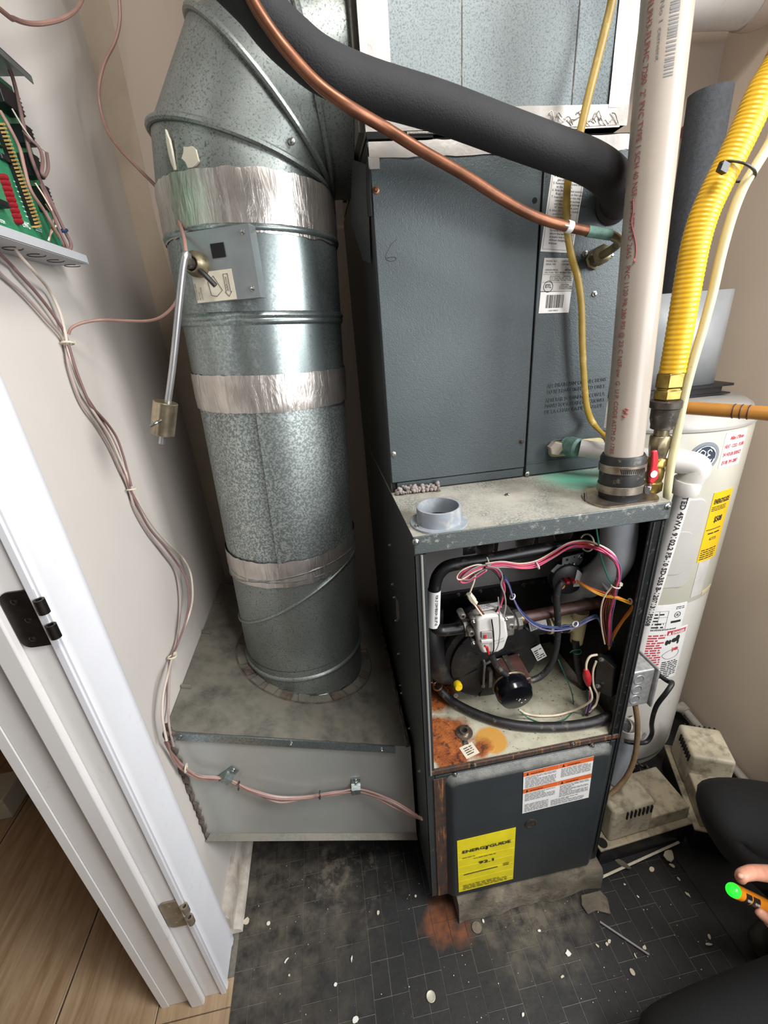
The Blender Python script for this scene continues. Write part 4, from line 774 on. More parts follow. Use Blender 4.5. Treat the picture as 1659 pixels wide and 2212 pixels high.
# blower door
bd = MB(); bd.box(.012, FW - .004, .004, .006, -.004, .452); do = bd.build('blower_door', M['furnace_paint'], fu)
MB().box(.020, .432, -.001, .004, .0, .447).build('door_sheet', M['furnace_paint'], do, bevel=.0015)
m = MB(); RF = []
for ins, yy in ((0, -.001), (.004, -.0045), (.010, -.010), (.015, -.0130), (.019, -.0138)):
    x0, x1, z0, z1, rr = .040 + ins, .428 - ins, .0 + ins*.4, .4455 - ins*1.15, .026 - ins*.5; P = []
    for cx_, cz_, t0 in ((x1 - rr, z1 - rr, 0), (x0 + rr, z1 - rr, 90), (x0 + .003, z0 + .003, 180), (x1 - .003, z0 + .003, 270)):
        q_ = rr if t0 < 180 else .003
        P += [(cx_ + q_*math.cos(R(t0 + 15*i)), yy, cz_ + q_*math.sin(R(t0 + 15*i))) for i in range(7)]
    RF.append(P)
m.rings(RF); m.build('raised_field', M['dust_sheen_furnace_paint'], do, angle=60)
MB().box(.0165, .044, -.0025, -.0005, .002, .44).build('rusted_stile', M['rusty_paint'], do)
MB().box(.012, FW - .006, -.002, .012, .4535, .4665).build('deck_rail', M['rusty_paint'], fu, bevel=.0015)
for p in ((0.0633,-0.002,0.4453), (0.3269,-0.002,0.4663), (0.3745,-0.002,0.449)): screw(p, (0, -1, 0), .0042, None, do)
screw((0.1055,-0.003,0.4648), (0, -1, 0), .0042, M['steel_dirty'], fu)
m = MB(); gc = V((0.241,-0.0145,0.2383)); m.lathe(gc, (0, -1, 0), [(.0145, -.002), (.0145, .001), (.0115, .0015), (.0115, .0006), (.001, .0006)], 28); m.build('sight_glass', M['iron_dark'], do)
q = quad_sticker('warning_label', (0.2166,-0.0146,0.284), (0.378,-0.0146,0.2902), (0.2124,-0.0146,0.4251), M['sticker_white'], do); m = MB()
for v0, v1 in ((.9, 1.), (.5, .6)):
    for u0, u1 in ((0, .5), (.505, 1)): m.add([sp(q,u0,v0) + V((0,-.0003,0)), sp(q,u1,v0) + V((0,-.0003,0)), sp(q,u1,v1) + V((0,-.0003,0)), sp(q,u0,v1) + V((0,-.0003,0))], [(0,1,2,3)])
m.build('orange_bands', M['orange_ink'], q[0])
m = MB(); 
for u0, v0, w0, h0, sd in ((.03,.62,.44,.27,1), (.54,.68,.43,.21,2), (.03,.3,.44,.19,3), (.54,.2,.43,.29,4), (.03,.03,.35,.2,5), (.42,.03,.5,.15,6)): lines(m, sp(q, u0, v0), q[2], q[3], q[4]*w0, q[5]*h0, max(3, int(h0*38)), .42, sd)
m.build('label_print', M['gray_ink'], q[0])
m = MB()
for u0, v0, s_ in ((.1, .925, 'WARNING'), (.62, .925, 'WARNING'), (.1, .525, 'WARNING'), (.62, .525, 'WARNING')): text(m, s_, sp(q, u0, v0), q[2], q[3], .0036, .03, True)
for u0, v0 in ((.04, .92), (.55, .92), (.04, .52), (.55, .52)): m.add([sp(q,u0,v0) + V((0,-.0008,0)), sp(q,u0+.035,v0) + V((0,-.0008,0)), sp(q,u0+.0175,v0+.065) + V((0,-.0008,0))], [(0,1,2)])
m.build('band_print', M['black_ink'], q[0])
q = quad_sticker('energy_label', (0.0662,-0.0146,0.0249), (0.2074,-0.0146,0.0274), (0.0689,-0.0146,0.2356), M['sticker_yellow'], do); m = MB()
for i in range(6): y0 = .08 + i*.14; m.tube([sp(q, .01, y0) , sp(q, .4, y0 + random.uniform(-.01, .01)), sp(q, .99, y0 + random.uniform(-.012, .012))], .00028, 5, 3)
m.build('wrinkles', M['sticker_yellow'], q[0], kind='stuff')
m = MB(); text(m, 'ENERGYGUIDE', sp(q, .08, .76), q[2], q[3], .0105, q[4]*.84, True, .0016); a = sp(q, .5, .76) + V((0, -.0016, 0)); m.add([a - q[2]*.004, a + q[2]*.004, a - q[3]*.007], [(0,1,2)]); m.add([a - q[2]*.0015, a + q[2]*.0015, a + q[2]*.0015 + q[3]*.008, a - q[2]*.0015 + q[3]*.008], [(0,1,2,3)])
text(m, '92.1', sp(q, .36, .49), q[2], q[3], .0105, q[4]*.27, True, .0016); lines(m, sp(q, .08, .66), q[2], q[3], q[4]*.22, .004, 1, .5, 1, .0016); lines(m, sp(q, .28, .61), q[2], q[3], q[4]*.46, .004, 1, .5, 2, .0016)
m.tube([sp(q, .1, .34) + V((0,-.001,0)), sp(q, .7, .345) + V((0,-.001,0))], .0008, 5, 1)
lines(m, sp(q, .8, .34), q[2], q[3], q[4]*.12, .012, 2, .4, 5, .0016); lines(m, sp(q, .08, .04), q[2], q[3], q[4]*.8, .022, 4, .35, 6, .0016)
m.build('label_print', M['black_ink'], q[0])
# air-intake collar on the furnace top
ic_ = V(((0.0523,0.0398,1.016))); t = thing('intake_collar', 'gray plastic round intake collar on the left front of the furnace top', 'collar', ic_[:])
m = MB(); n = 40; P = [ic_ + V((.0475*math.cos(2*math.pi*k/n), max(-.040, min(.045, .0475*math.sin(2*math.pi*k/n))), 0)) for k in range(n)]; m.prism([p + V((0,0,.0003)) for p in P], (0, 0, .0032)); m.build('flange', M['pvc_collar_gray'], t)
m = MB(); m.lathe(ic_, (0, 0, 1), [(.0365, .003), (.0365, .030), (.0355, .0305), (.033, .0305), (.0325, .004)], 44, False); m.build('ring', M['pvc_collar_gray'], t)
m = MB(); m.lathe(ic_, (0, 0, 1), [(.0325, .0036), (.001, .0038)], 32, False); m.build('opening', M['rubber_black'], t)
for p in ((-.041, -.012), (.036, .024), (-.034, .027)): screw(ic_ + V((p[0], p[1], .0035)), (0, 0, 1), .0032, None, t)
# ---------------------------------------------------------------- white vent pipe on the furnace
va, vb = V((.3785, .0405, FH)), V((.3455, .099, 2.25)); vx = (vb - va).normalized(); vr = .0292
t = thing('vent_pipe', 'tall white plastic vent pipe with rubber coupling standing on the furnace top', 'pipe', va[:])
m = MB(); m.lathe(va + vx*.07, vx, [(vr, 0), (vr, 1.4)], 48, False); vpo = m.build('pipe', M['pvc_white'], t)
m = MB(); P = [va + V((.062*math.cos(2*math.pi*k/40), max(-.036, min(.05, .055*math.sin(2*math.pi*k/40))), .0004)) for k in range(40)]; m.prism(P, (0, 0, .0036)); m.build('flange', M['steel_dirty'], t)
m = MB(); m.lathe(va + vx*.003, vx, [(vr + .004, 0), (vr + .004, .008), (vr + .0055, .012), (vr + .0055, .072), (vr + .003, .077), (vr + .0005, .077)], 44, False); cp = m.build('rubber_coupling', M['rubber_black'], t)
for z in (.016, .052):
    m = MB(); m.lathe(va + vx*z, vx, [(vr + .0062, 0), (vr + .0072, .0006), (vr + .0072, .0134), (vr + .0062, .014)], 44, False); cl = m.build('hose_clamp', M['steel_dirty'], t)
    m = MB()
    for k in range(15):
        a = R(-128 + k*4.6); d = V((math.cos(a), math.sin(a), 0)); s_ = V((-d.y, d.x, .35)).normalized(); m.obox(va + vx*(z + .007) + d*(vr + .0072), d*.0003, s_.cross(d)*.0045, s_*.0009)
    if z > .03: m.build('worm_slots', M['dark_gap'], cl, kind='stuff')
    d = V((.75, -.66, 0)).normalized()
    if z < .03: m = MB(); m.obox(va + vx*(z + .007) + d*(vr + .012), d*.005, V((-d.y, d.x, 0))*.010, (0, 0, .007)); m.build('clamp_screw', M['steel'], cl, bevel=.002)
def von(z): return va + vx*((z - FH)/vx.z)
m = MB(); out = V((-.985, -.17, 0)); sd = V((.17, -.985, 0))
zt = 1.655; s_ = 'FLPH3-FLPHC 7280  2" PVC TYPE 1 SCH 40 NSF-pw ASTM D 2665   PVC 1120 PR 280 PSI @ 23 C NSF-pw  G  U.P. CODE ASTM D 1785'
out = out - vx*out.dot(vx); out.normalize(); sd = sd - vx*sd.dot(vx); sd.normalize()
ctext(m, s_, von(zt), -vx, (out, sd), vr, .0078, zt - 1.100, False); m.build('pipe_print', M['red_ink'], vpo)
m = MB(); rnd = random.Random(8); z = 1.652
while z > 1.575:
    w = rnd.choice((.0012, .0018, .003)); P = []
    for a in (.87, 1.04, 1.22):
        for zz in (z, z - w): P.append(von(zz) + (out*math.cos(a) + sd*math.sin(a))*(vr + .0005))
    m.add(P, [(0,1,3,2), (2,3,5,4)]); z -= w + rnd.choice((.001, .0016, .0024))
ctext(m, 'No 1 cement', von(1.648), -vx, (out*math.cos(.52) + sd*math.sin(.52), sd*math.cos(.52) - out*math.sin(.52)), vr, .0045, .055); m.build('barcode_print', M['gray_ink'], vpo)
m = MB(); P = []
for z, a in ((1.455, .1), (1.44, .16), (1.43, .12), (1.42, .2), (1.41, .32), (1.40, .42), (1.39, .46), (1.38, .44)): P.append(von(z) + (out*math.cos(a) + sd*math.sin(a))*(vr + .0006))
m.tube(P, .0009, 5, 3); m.ball(P[-1], .0025, .001, .003, 8, 5)
for z, a in ((1.172, .62), (1.168, .7), (1.163, .6), (1.174, .72)): m.ball(von(z) + (out*math.cos(a) + sd*math.sin(a))*vr, .003, .003, .0018, 7, 5)
m.build('primer_drip', M['red_ink'], vpo, kind='stuff')
# ---------------------------------------------------------------- refrigerant lines and yellow cable
t = thing('suction_line', 'thick black foam-covered refrigerant pipe sloping across the coil cabinet', 'pipe', (0.0913,0.13,1.5837))
sl_ = [(-0.1792,0.09,1.7066), (-0.1585,0.092,1.6889), (-0.1339,0.095,1.6689)] + [(-0.1146,0.1,1.6498),(-0.091,0.1,1.6307),(-0.0607,0.1,1.6117)] + [(-0.0028,0.118,1.601)] + [(0.0907,0.128,1.5829),(0.1759,0.128,1.558),(0.2527,0.128,1.5358),(0.3116,0.128,1.5183)] + [(0.352,0.132,1.5006), (0.3813,0.15,1.4872), (0.4102,0.197,1.4805)]
sl_ = lead((-.42, .2, 2.495), sl_); m = MB(); m.tube(sl_, .0265, 26, 6); m.build('foam_sleeve', M['foam_black'], t)
m = MB(); m.lathe((0.4025,0.1955,1.4804), (0, -1, 0), [(.028, 0), (.031, .003), (.027, .008), (.024, .012)], 28); m.build('grommet', M['rubber_black'], t)
t = thing('liquid_line', 'bare copper refrigerant tube running below the black pipe to a brass fitting', 'pipe', (0.1135,0.1,1.5026))
lp = [(-0.1416,0.07,1.6752), (-0.1336,0.07,1.6541)] + [(-0.1221,0.072,1.6369),(-0.103,0.072,1.614)] + [(-0.0723,0.08,1.5891),(-0.0387,0.08,1.5683)] + [(0.008,0.095,1.5521),(0.0553,0.095,1.5275),(0.1118,0.095,1.5007),(0.1652,0.095,1.4725),(0.2143,0.095,1.4501),(0.2614,0.095,1.4359),(0.3172,0.095,1.4243)]
lp2 = [(0.3172,0.095,1.4243), (0.3422,0.096,1.4198), (0.3609,0.105,1.4128), (0.3679,0.13,1.4068), (0.3716,0.17,1.401)]
m = MB(); m.tube(lead((-.3, .15, 2.495), lp), .0068, 16, 6); lo = m.build('copper_tube', M['copper'], t)
m = MB(); m.tube(lp2, .0062, 16, 6); m.build('tailpiece', M['brass_dull'], t)
m = MB(); m.tube([(0.3007,0.095,1.4273), (0.3383,0.095,1.421)], .0074, 16, 1); m.build('corroded_joint', M['copper_green'], t)
m = MB(); m.lathe((0.3828,0.196,1.4014), (V((0.3692,0.15,1.4048)) - V((0.3828,0.196,1.4014))), [(.0165, 0), (.0165, .006), (.013, .007), (.013, .022), (.015, .024), (.015, .038), (.0085, .042)], 8); m.build('brass_fitting', M['brass_dull'], t)
yc = [(0.3435,0.16,1.7307)] + [(0.3466,0.165,1.7068),(0.3411,0.165,1.679),(0.3343,0.165,1.6478),(0.3253,0.165,1.6076),(0.3162,0.165,1.5627)] + [(0.3105,0.17,1.5338)] + [(0.3108,0.178,1.504),(0.3125,0.178,1.4735),(0.3174,0.178,1.4417),(0.3288,0.178,1.405),(0.3433,0.178,1.3735),(0.3553,0.178,1.3299),(0.3644,0.178,1.2688),(0.3761,0.178,1.2032),(0.3884,0.178,1.1506),(0.4062,0.178,1.1175)] + [(0.4052,0.13,1.1007), (0.4238,0.11,1.0883)]
m = MB(); m.tube(lead((.38, .15, 2.495), yc), .0062, 14, 6, flat=(.55, (0, 1, 0))); tag(m.build('yellow_cable', M['romex_yellow']), 'yellow flat electrical cable hanging down in front of the coil cabinet', 'cable')
m = MB(); m.tube([(0.2595,0.084,1.4343), (0.264,0.083,1.4328), (0.2682,0.084,1.4317)], .001, 6, 1); c_ = V((0.2718,0.0952,1.4338)); dx = (V(lp[-2]) - V(lp[-3])).normalized()
m.lathe(c_ - dx*.004, dx, [(.0072, 0), (.0080, .0008), (.0080, .0082), (.0072, .009)], 18, False); m.torus(c_ + V((0, .04, -.001)), dx, .012, .0012, 20, 6) if False else None
tag(m.build('marker_band', M['sticker_white']), 'small white wrap band on the copper tube where the yellow cable crosses', 'band')
# ---------------------------------------------------------------- condensate drain
t = thing('condensate_pipe', 'white drain pipe with elbow leaving the coil and dropping past the furnace', 'pipe', (.527, .06, 1.05))
da, de = V((0.3732,0.178,1.0746)), V((.531, .063, 1.0555)); dq = V((0.5549,0.115,0.6746)); dd = de + (dq - de)*((.42 - de.z)/(dq.z - de.z))
m = MB(); m.lathe(V((da.x - .012, .194, da.z)), (da - V((da.x - .012, .194, da.z))).normalized() if False else (.35, -1, 0), [(.0175, 0), (.0175, .010), (.020, .011), (.020, .030), (.016, .034)], 20); m.build('adapter', M['copper_green'], t)
ba = V((da.x + .0, .164, da.z + .001))
m = MB(); m.tube([ba, de + (ba - de)*.12], .0165, 20, 1); m.build('horizontal_pipe', M['pvc_bright'], t)
dr = (ba - de).normalized(); el = [de + dr*.055, de + dr*.02, de + V((.006, -.005, -.006)) + dr*.0, de + V((.004, -.002, -.026)), de + (dd - de).normalized()*.05]
m = MB(); m.tube(el, .0222, 22, 6); eo = m.build('elbow', M['pvc_bright'], t)
m = MB(); m.lathe(de + V((0, 0, -.03)), (dd - de), [(.0226, 0), (.0234, .002), (.0234, .026), (.0226, .028), (.015, .028)], 26); m.build('elbow_hub', M['pvc_bright'], eo)
m = MB(); m.tube([de + (dd - de).normalized()*.045, dd], .0143, 22, 1); dp_ = m.build('drop_pipe', M['pvc_bright'], t)
m = MB(); ctext(m, 'LISTED 45WA 9102,2 FS-10 SD-355 B-12071311FS508', de + (dd - de).normalized()*.045, (dd - de).normalized(), (V((-.6, -.8, 0)), V((.8, -.6, 0))), .0145, .0095, .36, True); m.build('pipe_print', M['black_ink'], dp_)
m = MB(); m.ball(de + dr*.062, .0172, .0172, .0165, 14, 8); m.build('primer_stain', M['wire_violet'], eo) if False else None
m = MB(); m.lathe(de + dr*.05, dr, [(.0226, 0), (.0226, .012)], 22, False); m.build('purple_primer', M['wire_violet'], eo)
# ---------------------------------------------------------------- gas line
t = thing('gas_line', 'yellow flexible gas line with brass nut and red-handled valve beside the furnace', 'gas line', (0.4414,0.05,1.1499))
cs = [(0.5224,0.045,1.6213), (0.5089,0.046,1.5875)] + [(0.4951,0.047,1.5611),(0.4845,0.047,1.5296),(0.4718,0.047,1.4972),(0.4577,0.047,1.4646),(0.4461,0.047,1.4321),(0.4409,0.047,1.3974),(0.4403,0.047,1.3597),(0.4412,0.047,1.3169),(0.4421,0.047,1.2683),(0.4423,0.047,1.2202)]
m = MB(); P = spline(lead((.82, .16, 2.495), cs), 40); base = [p for p in P]; n = len(base)
m.tube(base, (lambda q: .0184 + .00035*math.sin(q*n*1.05)), 22, 1); m.build('flexible_tube', M['csst_yellow'], t)
g0, g1 = V((0.4411,0.047,1.2217)), V((0.4455,0.047,1.0167)); gx = (g1 - g0).normalized(); gl = (g1 - g0).length
def gseg(name, prof, n, mt, **k): m = MB(); m.lathe(g0, gx, [(r_, s*gl) for r_, s in prof], n); return m.build(name, M[mt], t, **k)
gseg('brass_nut', [(.019, .0), (.0215, .01), (.0215, .11), (.019, .115), (.019, .13), (.0215, .135), (.0215, .20), (.018, .215)], 6, 'brass', bevel=.001)
gseg('reducer', [(.021, .21), (.0235, .22), (.0235, .27), (.0205, .28), (.0205, .36), (.018, .41), (.018, .44), (.016, .445)], 28, 'iron_dark')
gseg('nipple', [(.0115, .43), (.0115, .72)], 18, 'brass_dull')
gseg('union_nut', [(.0145, .5), (.016, .51), (.0155, .60), (.013, .68)], 8, 'brass_dull')
gv_ = gseg('valve_body', [(.0145, .69), (.016, .70), (.016, .76), (.0125, .77), (.0145, .8), (.0145, .86), (.0125, .9), (.0155, .91), (.0155, .98), (.012, 1.0)], 8, 'brass')
m = MB(); m.prism([V(p) for p in [(0.4125,0.022,1.1009),(0.4205,0.022,1.1023),(0.4269,0.022,1.0834),(0.4264,0.022,1.073),(0.4316,0.022,1.0642),(0.4317,0.022,1.051),(0.4233,0.022,1.0412),(0.4163,0.022,1.0463),(0.4146,0.022,1.0598),(0.416,0.022,1.0742)]], (0, .006, 0)); m.build('valve_handle', M['red_plastic'], t, bevel=.002)
m = MB(); m.lathe((0.4204,0.021,1.061), (0, -1, 0), [(.0062, 0), (.0062, .001), (.004, .0015)], 16); m.build('handle_cap', M['sticker_white'], t)
ct = [(0.5215,0.035,1.5331),(0.5117,0.035,1.5047)] + [(0.4975,0.034,1.4801),(0.4854,0.034,1.4577),(0.4774,0.034,1.4237),(0.4736,0.034,1.3795),(0.4727,0.034,1.3325),(0.4694,0.034,1.2859),(0.4642,0.034,1.2366),(0.4611,0.034,1.1877),(0.4614,0.034,1.1278),(0.4617,0.034,1.0718),(0.4656,0.034,1.0205)] + [(0.4818,0.05,0.9991)]
m = MB(); m.tube(lead((.88, .12, 2.495), ct), .0066, 14, 6); tag(m.build('clear_tube', M['clear_tubing']), 'cloudy yellowed clear tube strapped along the yellow gas line', 'tube')
zc_ = V((0.4719,0.042,1.4792)); zd = (V((0.462,0.047,1.4748)) - V((0.4787,0.047,1.5143))).normalized()
m = MB(); u_ = V((1, 0, 0)) - zd*zd.x; u_.normalize(); w_ = zd.cross(u_); P = [zc_ + u_*(.0265*math.cos(2*math.pi*k/28) + .004) + w_*(.021*math.sin(2*math.pi*k/28)) for k in range(28)]
m.tube(P, .0022, 6, 1, True, flat=(.6, tuple(zd))); m.obox(V((0.4379,0.022,1.4773)), (.005, 0, -.002), (0, .004, 0), (.0015, 0, .005)); m.tube([(0.4358,0.02,1.4778),(0.4332,0.02,1.4826)], .0018, 6, 1)
tag(m.build('black_cable_tie', M['black_plastic']), 'black cable tie around the yellow gas line and clear tube', 'cable tie')
m = MB(); m.tube([(0.4932,0.06,0.9846), (.452, .06, .95)], .006, 8, 1) if False else None
# ---------------------------------------------------------------- water heater and what is around it
hc = V((.77, .5, ZF)); hr = .25
t = thing('water_heater', 'beige and white cylindrical electric water heater behind the furnace', 'water heater', hc[:])
m = MB(); m.lathe(hc, (0, 0, 1), [(hr - .006, 0), (hr - .006, .03), (hr, .035), (hr, .648)], 72, False); m.build('lower_jacket', M['heater_white'], t)
m = MB(); m.lathe(hc, (0, 0, 1), [(hr, .648), (hr + .0008, .652), (hr + .0008, 1.128), (hr, 1.130)], 72, False); m.build('upper_jacket', M['heater_beige'], t)
m = MB(); m.lathe(hc, (0, 0, 1), [(hr + .001, 1.128), (hr + .004, 1.131), (hr + .004, 1.137), (hr - .002, 1.143), (hr - .012, 1.165), (hr - .03, 1.176), (hr - .1, 1.180), (.01, 1.182)], 72, False); m.build('lid', M['heater_lid'], t)
def hp(a, z, l=.001): return V((hc.x + math.cos(R(a))*(hr + l), hc.y + math.sin(R(a))*(hr + l), z))
def patch(name, a0, a1, z0, z1, mat, l=.0016, parent=None, rad=0., skew=0.):
    m = MB(); n = 18; k = 8
    if rad:                                           # rounded rectangle
        W_ = R(a1 - a0)*hr; H_ = z1 - z0; P = []
        for cx_, cz_, t0 in ((W_ - rad, H_ - rad, 0), (rad, H_ - rad, 90), (rad, rad, 180), (W_ - rad, rad, 270)):
            P += [(cx_ + rad*math.cos(R(t0 + 15*i)), cz_ + rad*math.sin(R(t0 + 15*i))) for i in range(7)]
        cxm, czm = W_/2, H_/2; rs = []
        for s in (1, .97, .7, .4, .0):
            rs.append([hp(a0 + math.degrees((cxm + (x - cxm)*s)/hr), z0 + czm + (z - czm)*s, l if s < 1 else .0002) for x, z in P])
        m.rings(rs, False)
    else:
        rs = [[hp(a0 + (a1 - a0)*i/n, z, l) for i in range(n + 1)] for z in (z0, z1)]; o = 0
        m.v += [tuple(p) for r_ in rs for p in r_]
        for i in range(n): m.f.append((i, i+1, n+2+i, n+1+i)); m.sm.append(True)
        m.v += [tuple(hp(a0 + (a1 - a0)*i/n, z, .0002)) for z in (z0, z1) for i in range(n + 1)]; q = 2*(n+1)
        for i in range(n):
            m.f.append((i, q+i, q+i+1, i+1)); m.sm.append(False); m.f.append((n+1+i, n+2+i, q+n+2+i, q+n+1+i)); m.sm.append(False)
        m.f += [(0, n+1, q+n+1, q), (n, q+n, q+2*n+1, 2*n+1)]; m.sm += [False, False]
    return m.build(name, mat, parent or t)
def htext(m, s, a0, a1, z, h, l=.0022, bold=True, shear=0.):
    vs, fs = glyphs(s, bold, shear); L = max(v[0] for v in vs)
    m.add([hp(a0 + (a1 - a0)*v[0]/L, z + v[1]*h/.72, l) for v in vs], fs)
def hlines(m, a0, a1, z0, z1, n, seed, l=.0021, th=.45):
    rnd = random.Random(seed); p = (z1 - z0)/n; da_ = math.degrees(p/hr)
    for i in range(n):
        x = a0; end = a0 + (a1 - a0)*(1 if rnd.random() < .75 else rnd.uniform(.5, .9))
        while x < end - .1:
            w = min(rnd.uniform(.8, 3)*da_, end - x); z = z1 - (i + .8)*p
            m.add([hp(x, z, l), hp(x + w, z, l), hp(x + w, z + p*th, l), hp(x, z + p*th, l)], [(0,1,2,3)]); x += w + da_*.45
patch('access_panel', -111, -86.5, .628, .886, M['heater_panel'], .004, None, .025)
patch('panel_emboss', -108, -90, .672, .80, M['heater_panel'], .0055, None, .03)
def disc(name, a, z, r0, r1, mat, l, parent=None):
    m = MB(); n = 36; P = [[hp(a + math.degrees(r_*math.cos(2*math.pi*k/n)/hr), z + r_*math.sin(2*math.pi*k/n), ll) for k in range(n)] for r_, ll in ((r1, .0002), (r1, l), (max(r0, .0003), l))]
    m.rings(P, False); return m.build(name, mat, parent or t)
lg = disc('round_logo', -95, .99, .0, .036, M['logo_silver'], .002); disc('logo_field', -95, .99, 0, .0285, M['logo_navy'], .0026, lg)
m = MB(); n = 30
def hring(r_, w, l):
    P = [[hp(-95 + math.degrees(q*math.cos(2*math.pi*k/n)/hr), .99 + q*math.sin(2*math.pi*k/n), l) for k in range(n)] for q in (r_, r_ - w)]; m.rings(P, False)
hring(.0272, .0014, .0031)
def script(pts):                                        # a stroke of the monogram, in units of the logo radius
    P = spline([(x, z, 0) for x, z in pts], 5); m.tube([hp(-95 + math.degrees(p.x*.0275/hr), .99 + p.y*.0275, .0032) for p in P], .0012, 5, 1)
script([(-.1,.5),(-.35,.62),(-.55,.35),(-.45,.0),(-.2,-.02),(-.08,.25),(-.05,.5),(-.1,.0),(-.2,-.45),(-.45,-.55),(-.55,-.3),(-.2,-.1),(.1,.05)])
script([(.5,.45),(.35,.62),(.15,.5),(.2,.25),(.4,.15),(.2,.1),(.08,-.2),(.2,-.5),(.45,-.45),(.6,-.2)])
script([(-.85,.2),(-.75,.5),(-.5,.78)]); script([(.85,-.2),(.75,-.5),(.5,-.78)]); script([(.3,.85),(.62,.65),(.82,.4)]); script([(-.3,-.85),(-.62,-.65),(-.82,-.4)])
m.build('logo_script', M['white_ink'], lg)
sv = patch('service_sticker', -85, -68, .957, 1.043, M['sticker_white']); m = MB()
for i, (s_, a0, a1) in enumerate((("Mike O'Brien", -81.5, -70.5), ('HEAT - COOL - PLUMB', -84, -68.6), ('24 HOUR SERVICE', -84, -69.5), ('(518) 391-2807', -83.5, -71))): htext(m, s_, a0, a1, 1.024 - i*.0195, .0088, .0022, True, .2 if i == 0 else 0)
m.build('sticker_print', M['red_label_ink'], sv)
eg = patch('energy_label', -83, -66, .697, .893, M['sticker_gold']); m = MB(); htext(m, 'ENERGYGUIDE', -81.5, -68, .862, .013); htext(m, '$508', -78, -71, .81, .016); hlines(m, -82, -70, .842, .856, 3, 1); m.tube([hp(-82, .79, .002), hp(-77, .79, .002), hp(-70, .79, .002)], .0011, 5, 3); htext(m, '4773', -78, -72, .757, .009, .0022, False); hlines(m, -82, -69, .702, .735, 5, 3); hlines(m, -80, -70, .775, .783, 1, 5); m.build('label_print', M['black_ink'], eg)
rl = patch('rating_label', -107, -82.5, .487, .574, M['sticker_white']); m = MB(); hlines(m, -90, -84, .556, .567, 2, 8); hlines(m, -105, -96, .495, .55, 5, 9); 
m.tube([hp(-88 + 2.0*math.cos(2*math.pi*k/20), .538 + .0092*math.sin(2*math.pi*k/20), .0022) for k in range(20)], .0007, 5, 1, True); htext(m, 'UL', -89, -87, .534, .008)
patch('black_badge', -91.5, -84.5, .511, .518, M['black_ink'], .0022, rl)
for z in (.494, .514, .534, .554): m.tube([hp(-106, z, .002), hp(-100, z, .002), hp(-94.5, z, .002)], .0003, 4, 2)
for a in (-106, -100, -94.5): m.tube([hp(a, .494, .002), hp(a, .554, .002)], .0003, 4, 1)
rnd = random.Random(3); a = -104
while a < -87: w = rnd.choice((.25, .4, .6)); m.add([hp(a, .488, .0021), hp(a+w, .488, .0021), hp(a+w, .4925, .0021), hp(a, .4925, .0021)], [(0,1,2,3)]); a += w + .35
m.build('label_print', M['black_ink'], rl)
dl = patch('danger_label', -106, -76.5, .300, .487, M['sticker_white']); patch('danger_band', -92, -78, .468, .483, M['red_label_ink'], .0021, dl); m = MB(); htext(m, 'DANGER', -88.5, -79, .4705, .0095, .0028); m.add([hp(-91.3,.470,.0028), hp(-89.3,.470,.0028), hp(-90.3,.480,.0028)], [(0,1,2)]); m.build('band_print', M['white_ink'], dl)
m = MB(); hlines(m, -104, -93, .36, .475, 13, 4, .0021, .6); m.build('red_print', M['red_label_ink'], dl)
m = MB(); hlines(m, -91, -78, .305, .372, 9, 6, .0021, .5)
for a, z, w, h in ((-90.8,.442,1.2,.012), (-88.8,.443,1.0,.010), (-85.5,.447,2.2,.010), (-83.2,.452,1.6,.014), (-82.4,.438,.8,.010)): m.rings([[hp(a + w*math.cos(2*math.pi*k/14)*q, z + h*math.sin(2*math.pi*k/14)*q*.8, .0023) for k in range(14)] for q in (1, .02)], False)
m.tube([hp(a, z, .0022) for a, z in ((-91.5,.40), (-86,.412), (-80,.405), (-80.5,.385), (-87,.378), (-91.5,.39))], .0004, 4, 3, True); m.build('label_print', M['black_ink'], dl)
m = MB(); m.rings([[hp(-82.5 + 1.7*math.cos(2*math.pi*k/14)*q, .413 + .006*math.sin(2*math.pi*k/14)*q, .0023) for k in range(14)] for q in (1, .02)], False)
for i in range(4): m.tube([hp(-83.5 - .3*i, .416 - .002*i, .0024), hp(-86 + .2*i, .419 - .005*i, .0024)], .0009, 5, 1)
m.build('hand_print', M['red_label_ink'], dl); patch('tape_strip', -70, -56, .577, .588, M['trap_cream'], .0018)
patch('side_label', -81, -71, .585, .695, M['sticker_gray'], .0015)
# gray chute standing on the heater lid, wooden pole lying across it
ch = thing('gray_chute', 'gray sheet-metal chute standing on a black bracket on the water heater lid', 'chute', (.8, .42, 1.10))
z0, z1 = 1.128, 1.345; P = [(.672, .40)] + [(.88 + .03*math.sin(R(a)), .41 - .03*math.cos(R(a)) + .02) for a in range(0, 91, 15)] + [(.91, .56)]
P = [(.672, .40), (.85, .40), (.872, .403), (.893, .412), (.905, .43), (.91, .46), (.91, .56), (.672, .56)]
m = MB(); n = len(P); m.rings([[(x, y, z) for x, y in P] for z in (z0, z1)], False); co = m.build('chute_body', M['chute_gray'], ch, fixn=True); md = co.modifiers.new('solid', 'SOLIDIFY'); md.thickness = .003
MB().box(.655, .925, .385, .57, 1.122, 1.128).build('bracket_plate', M['black_plastic'], ch); MB().box(.66, .90, .392, .40, 1.105, 1.122).build('bracket_web', M['black_plastic'], ch); MB().box(.655, .92, .385, .57, 1.1025, 1.106).build('bracket_plate', M['black_plastic'], ch)
pa, pb = V((0.7258,0.31,1.0929)), V((0.9598,0.31,1.062)); pa.z = 1.109; pb.z = 1.112; pb = pa + (V((0.7418,0.1288,1.112)) - pa)*1.0
pa = V((0.639,0.2663,1.1145)); pb = V((0.7314,0.1202,1.1145)); px_ = (pb - pa).normalized(); pl_ = 1.0
pe = pa + px_*min((1.05 - pa.x)/px_.x, .4)
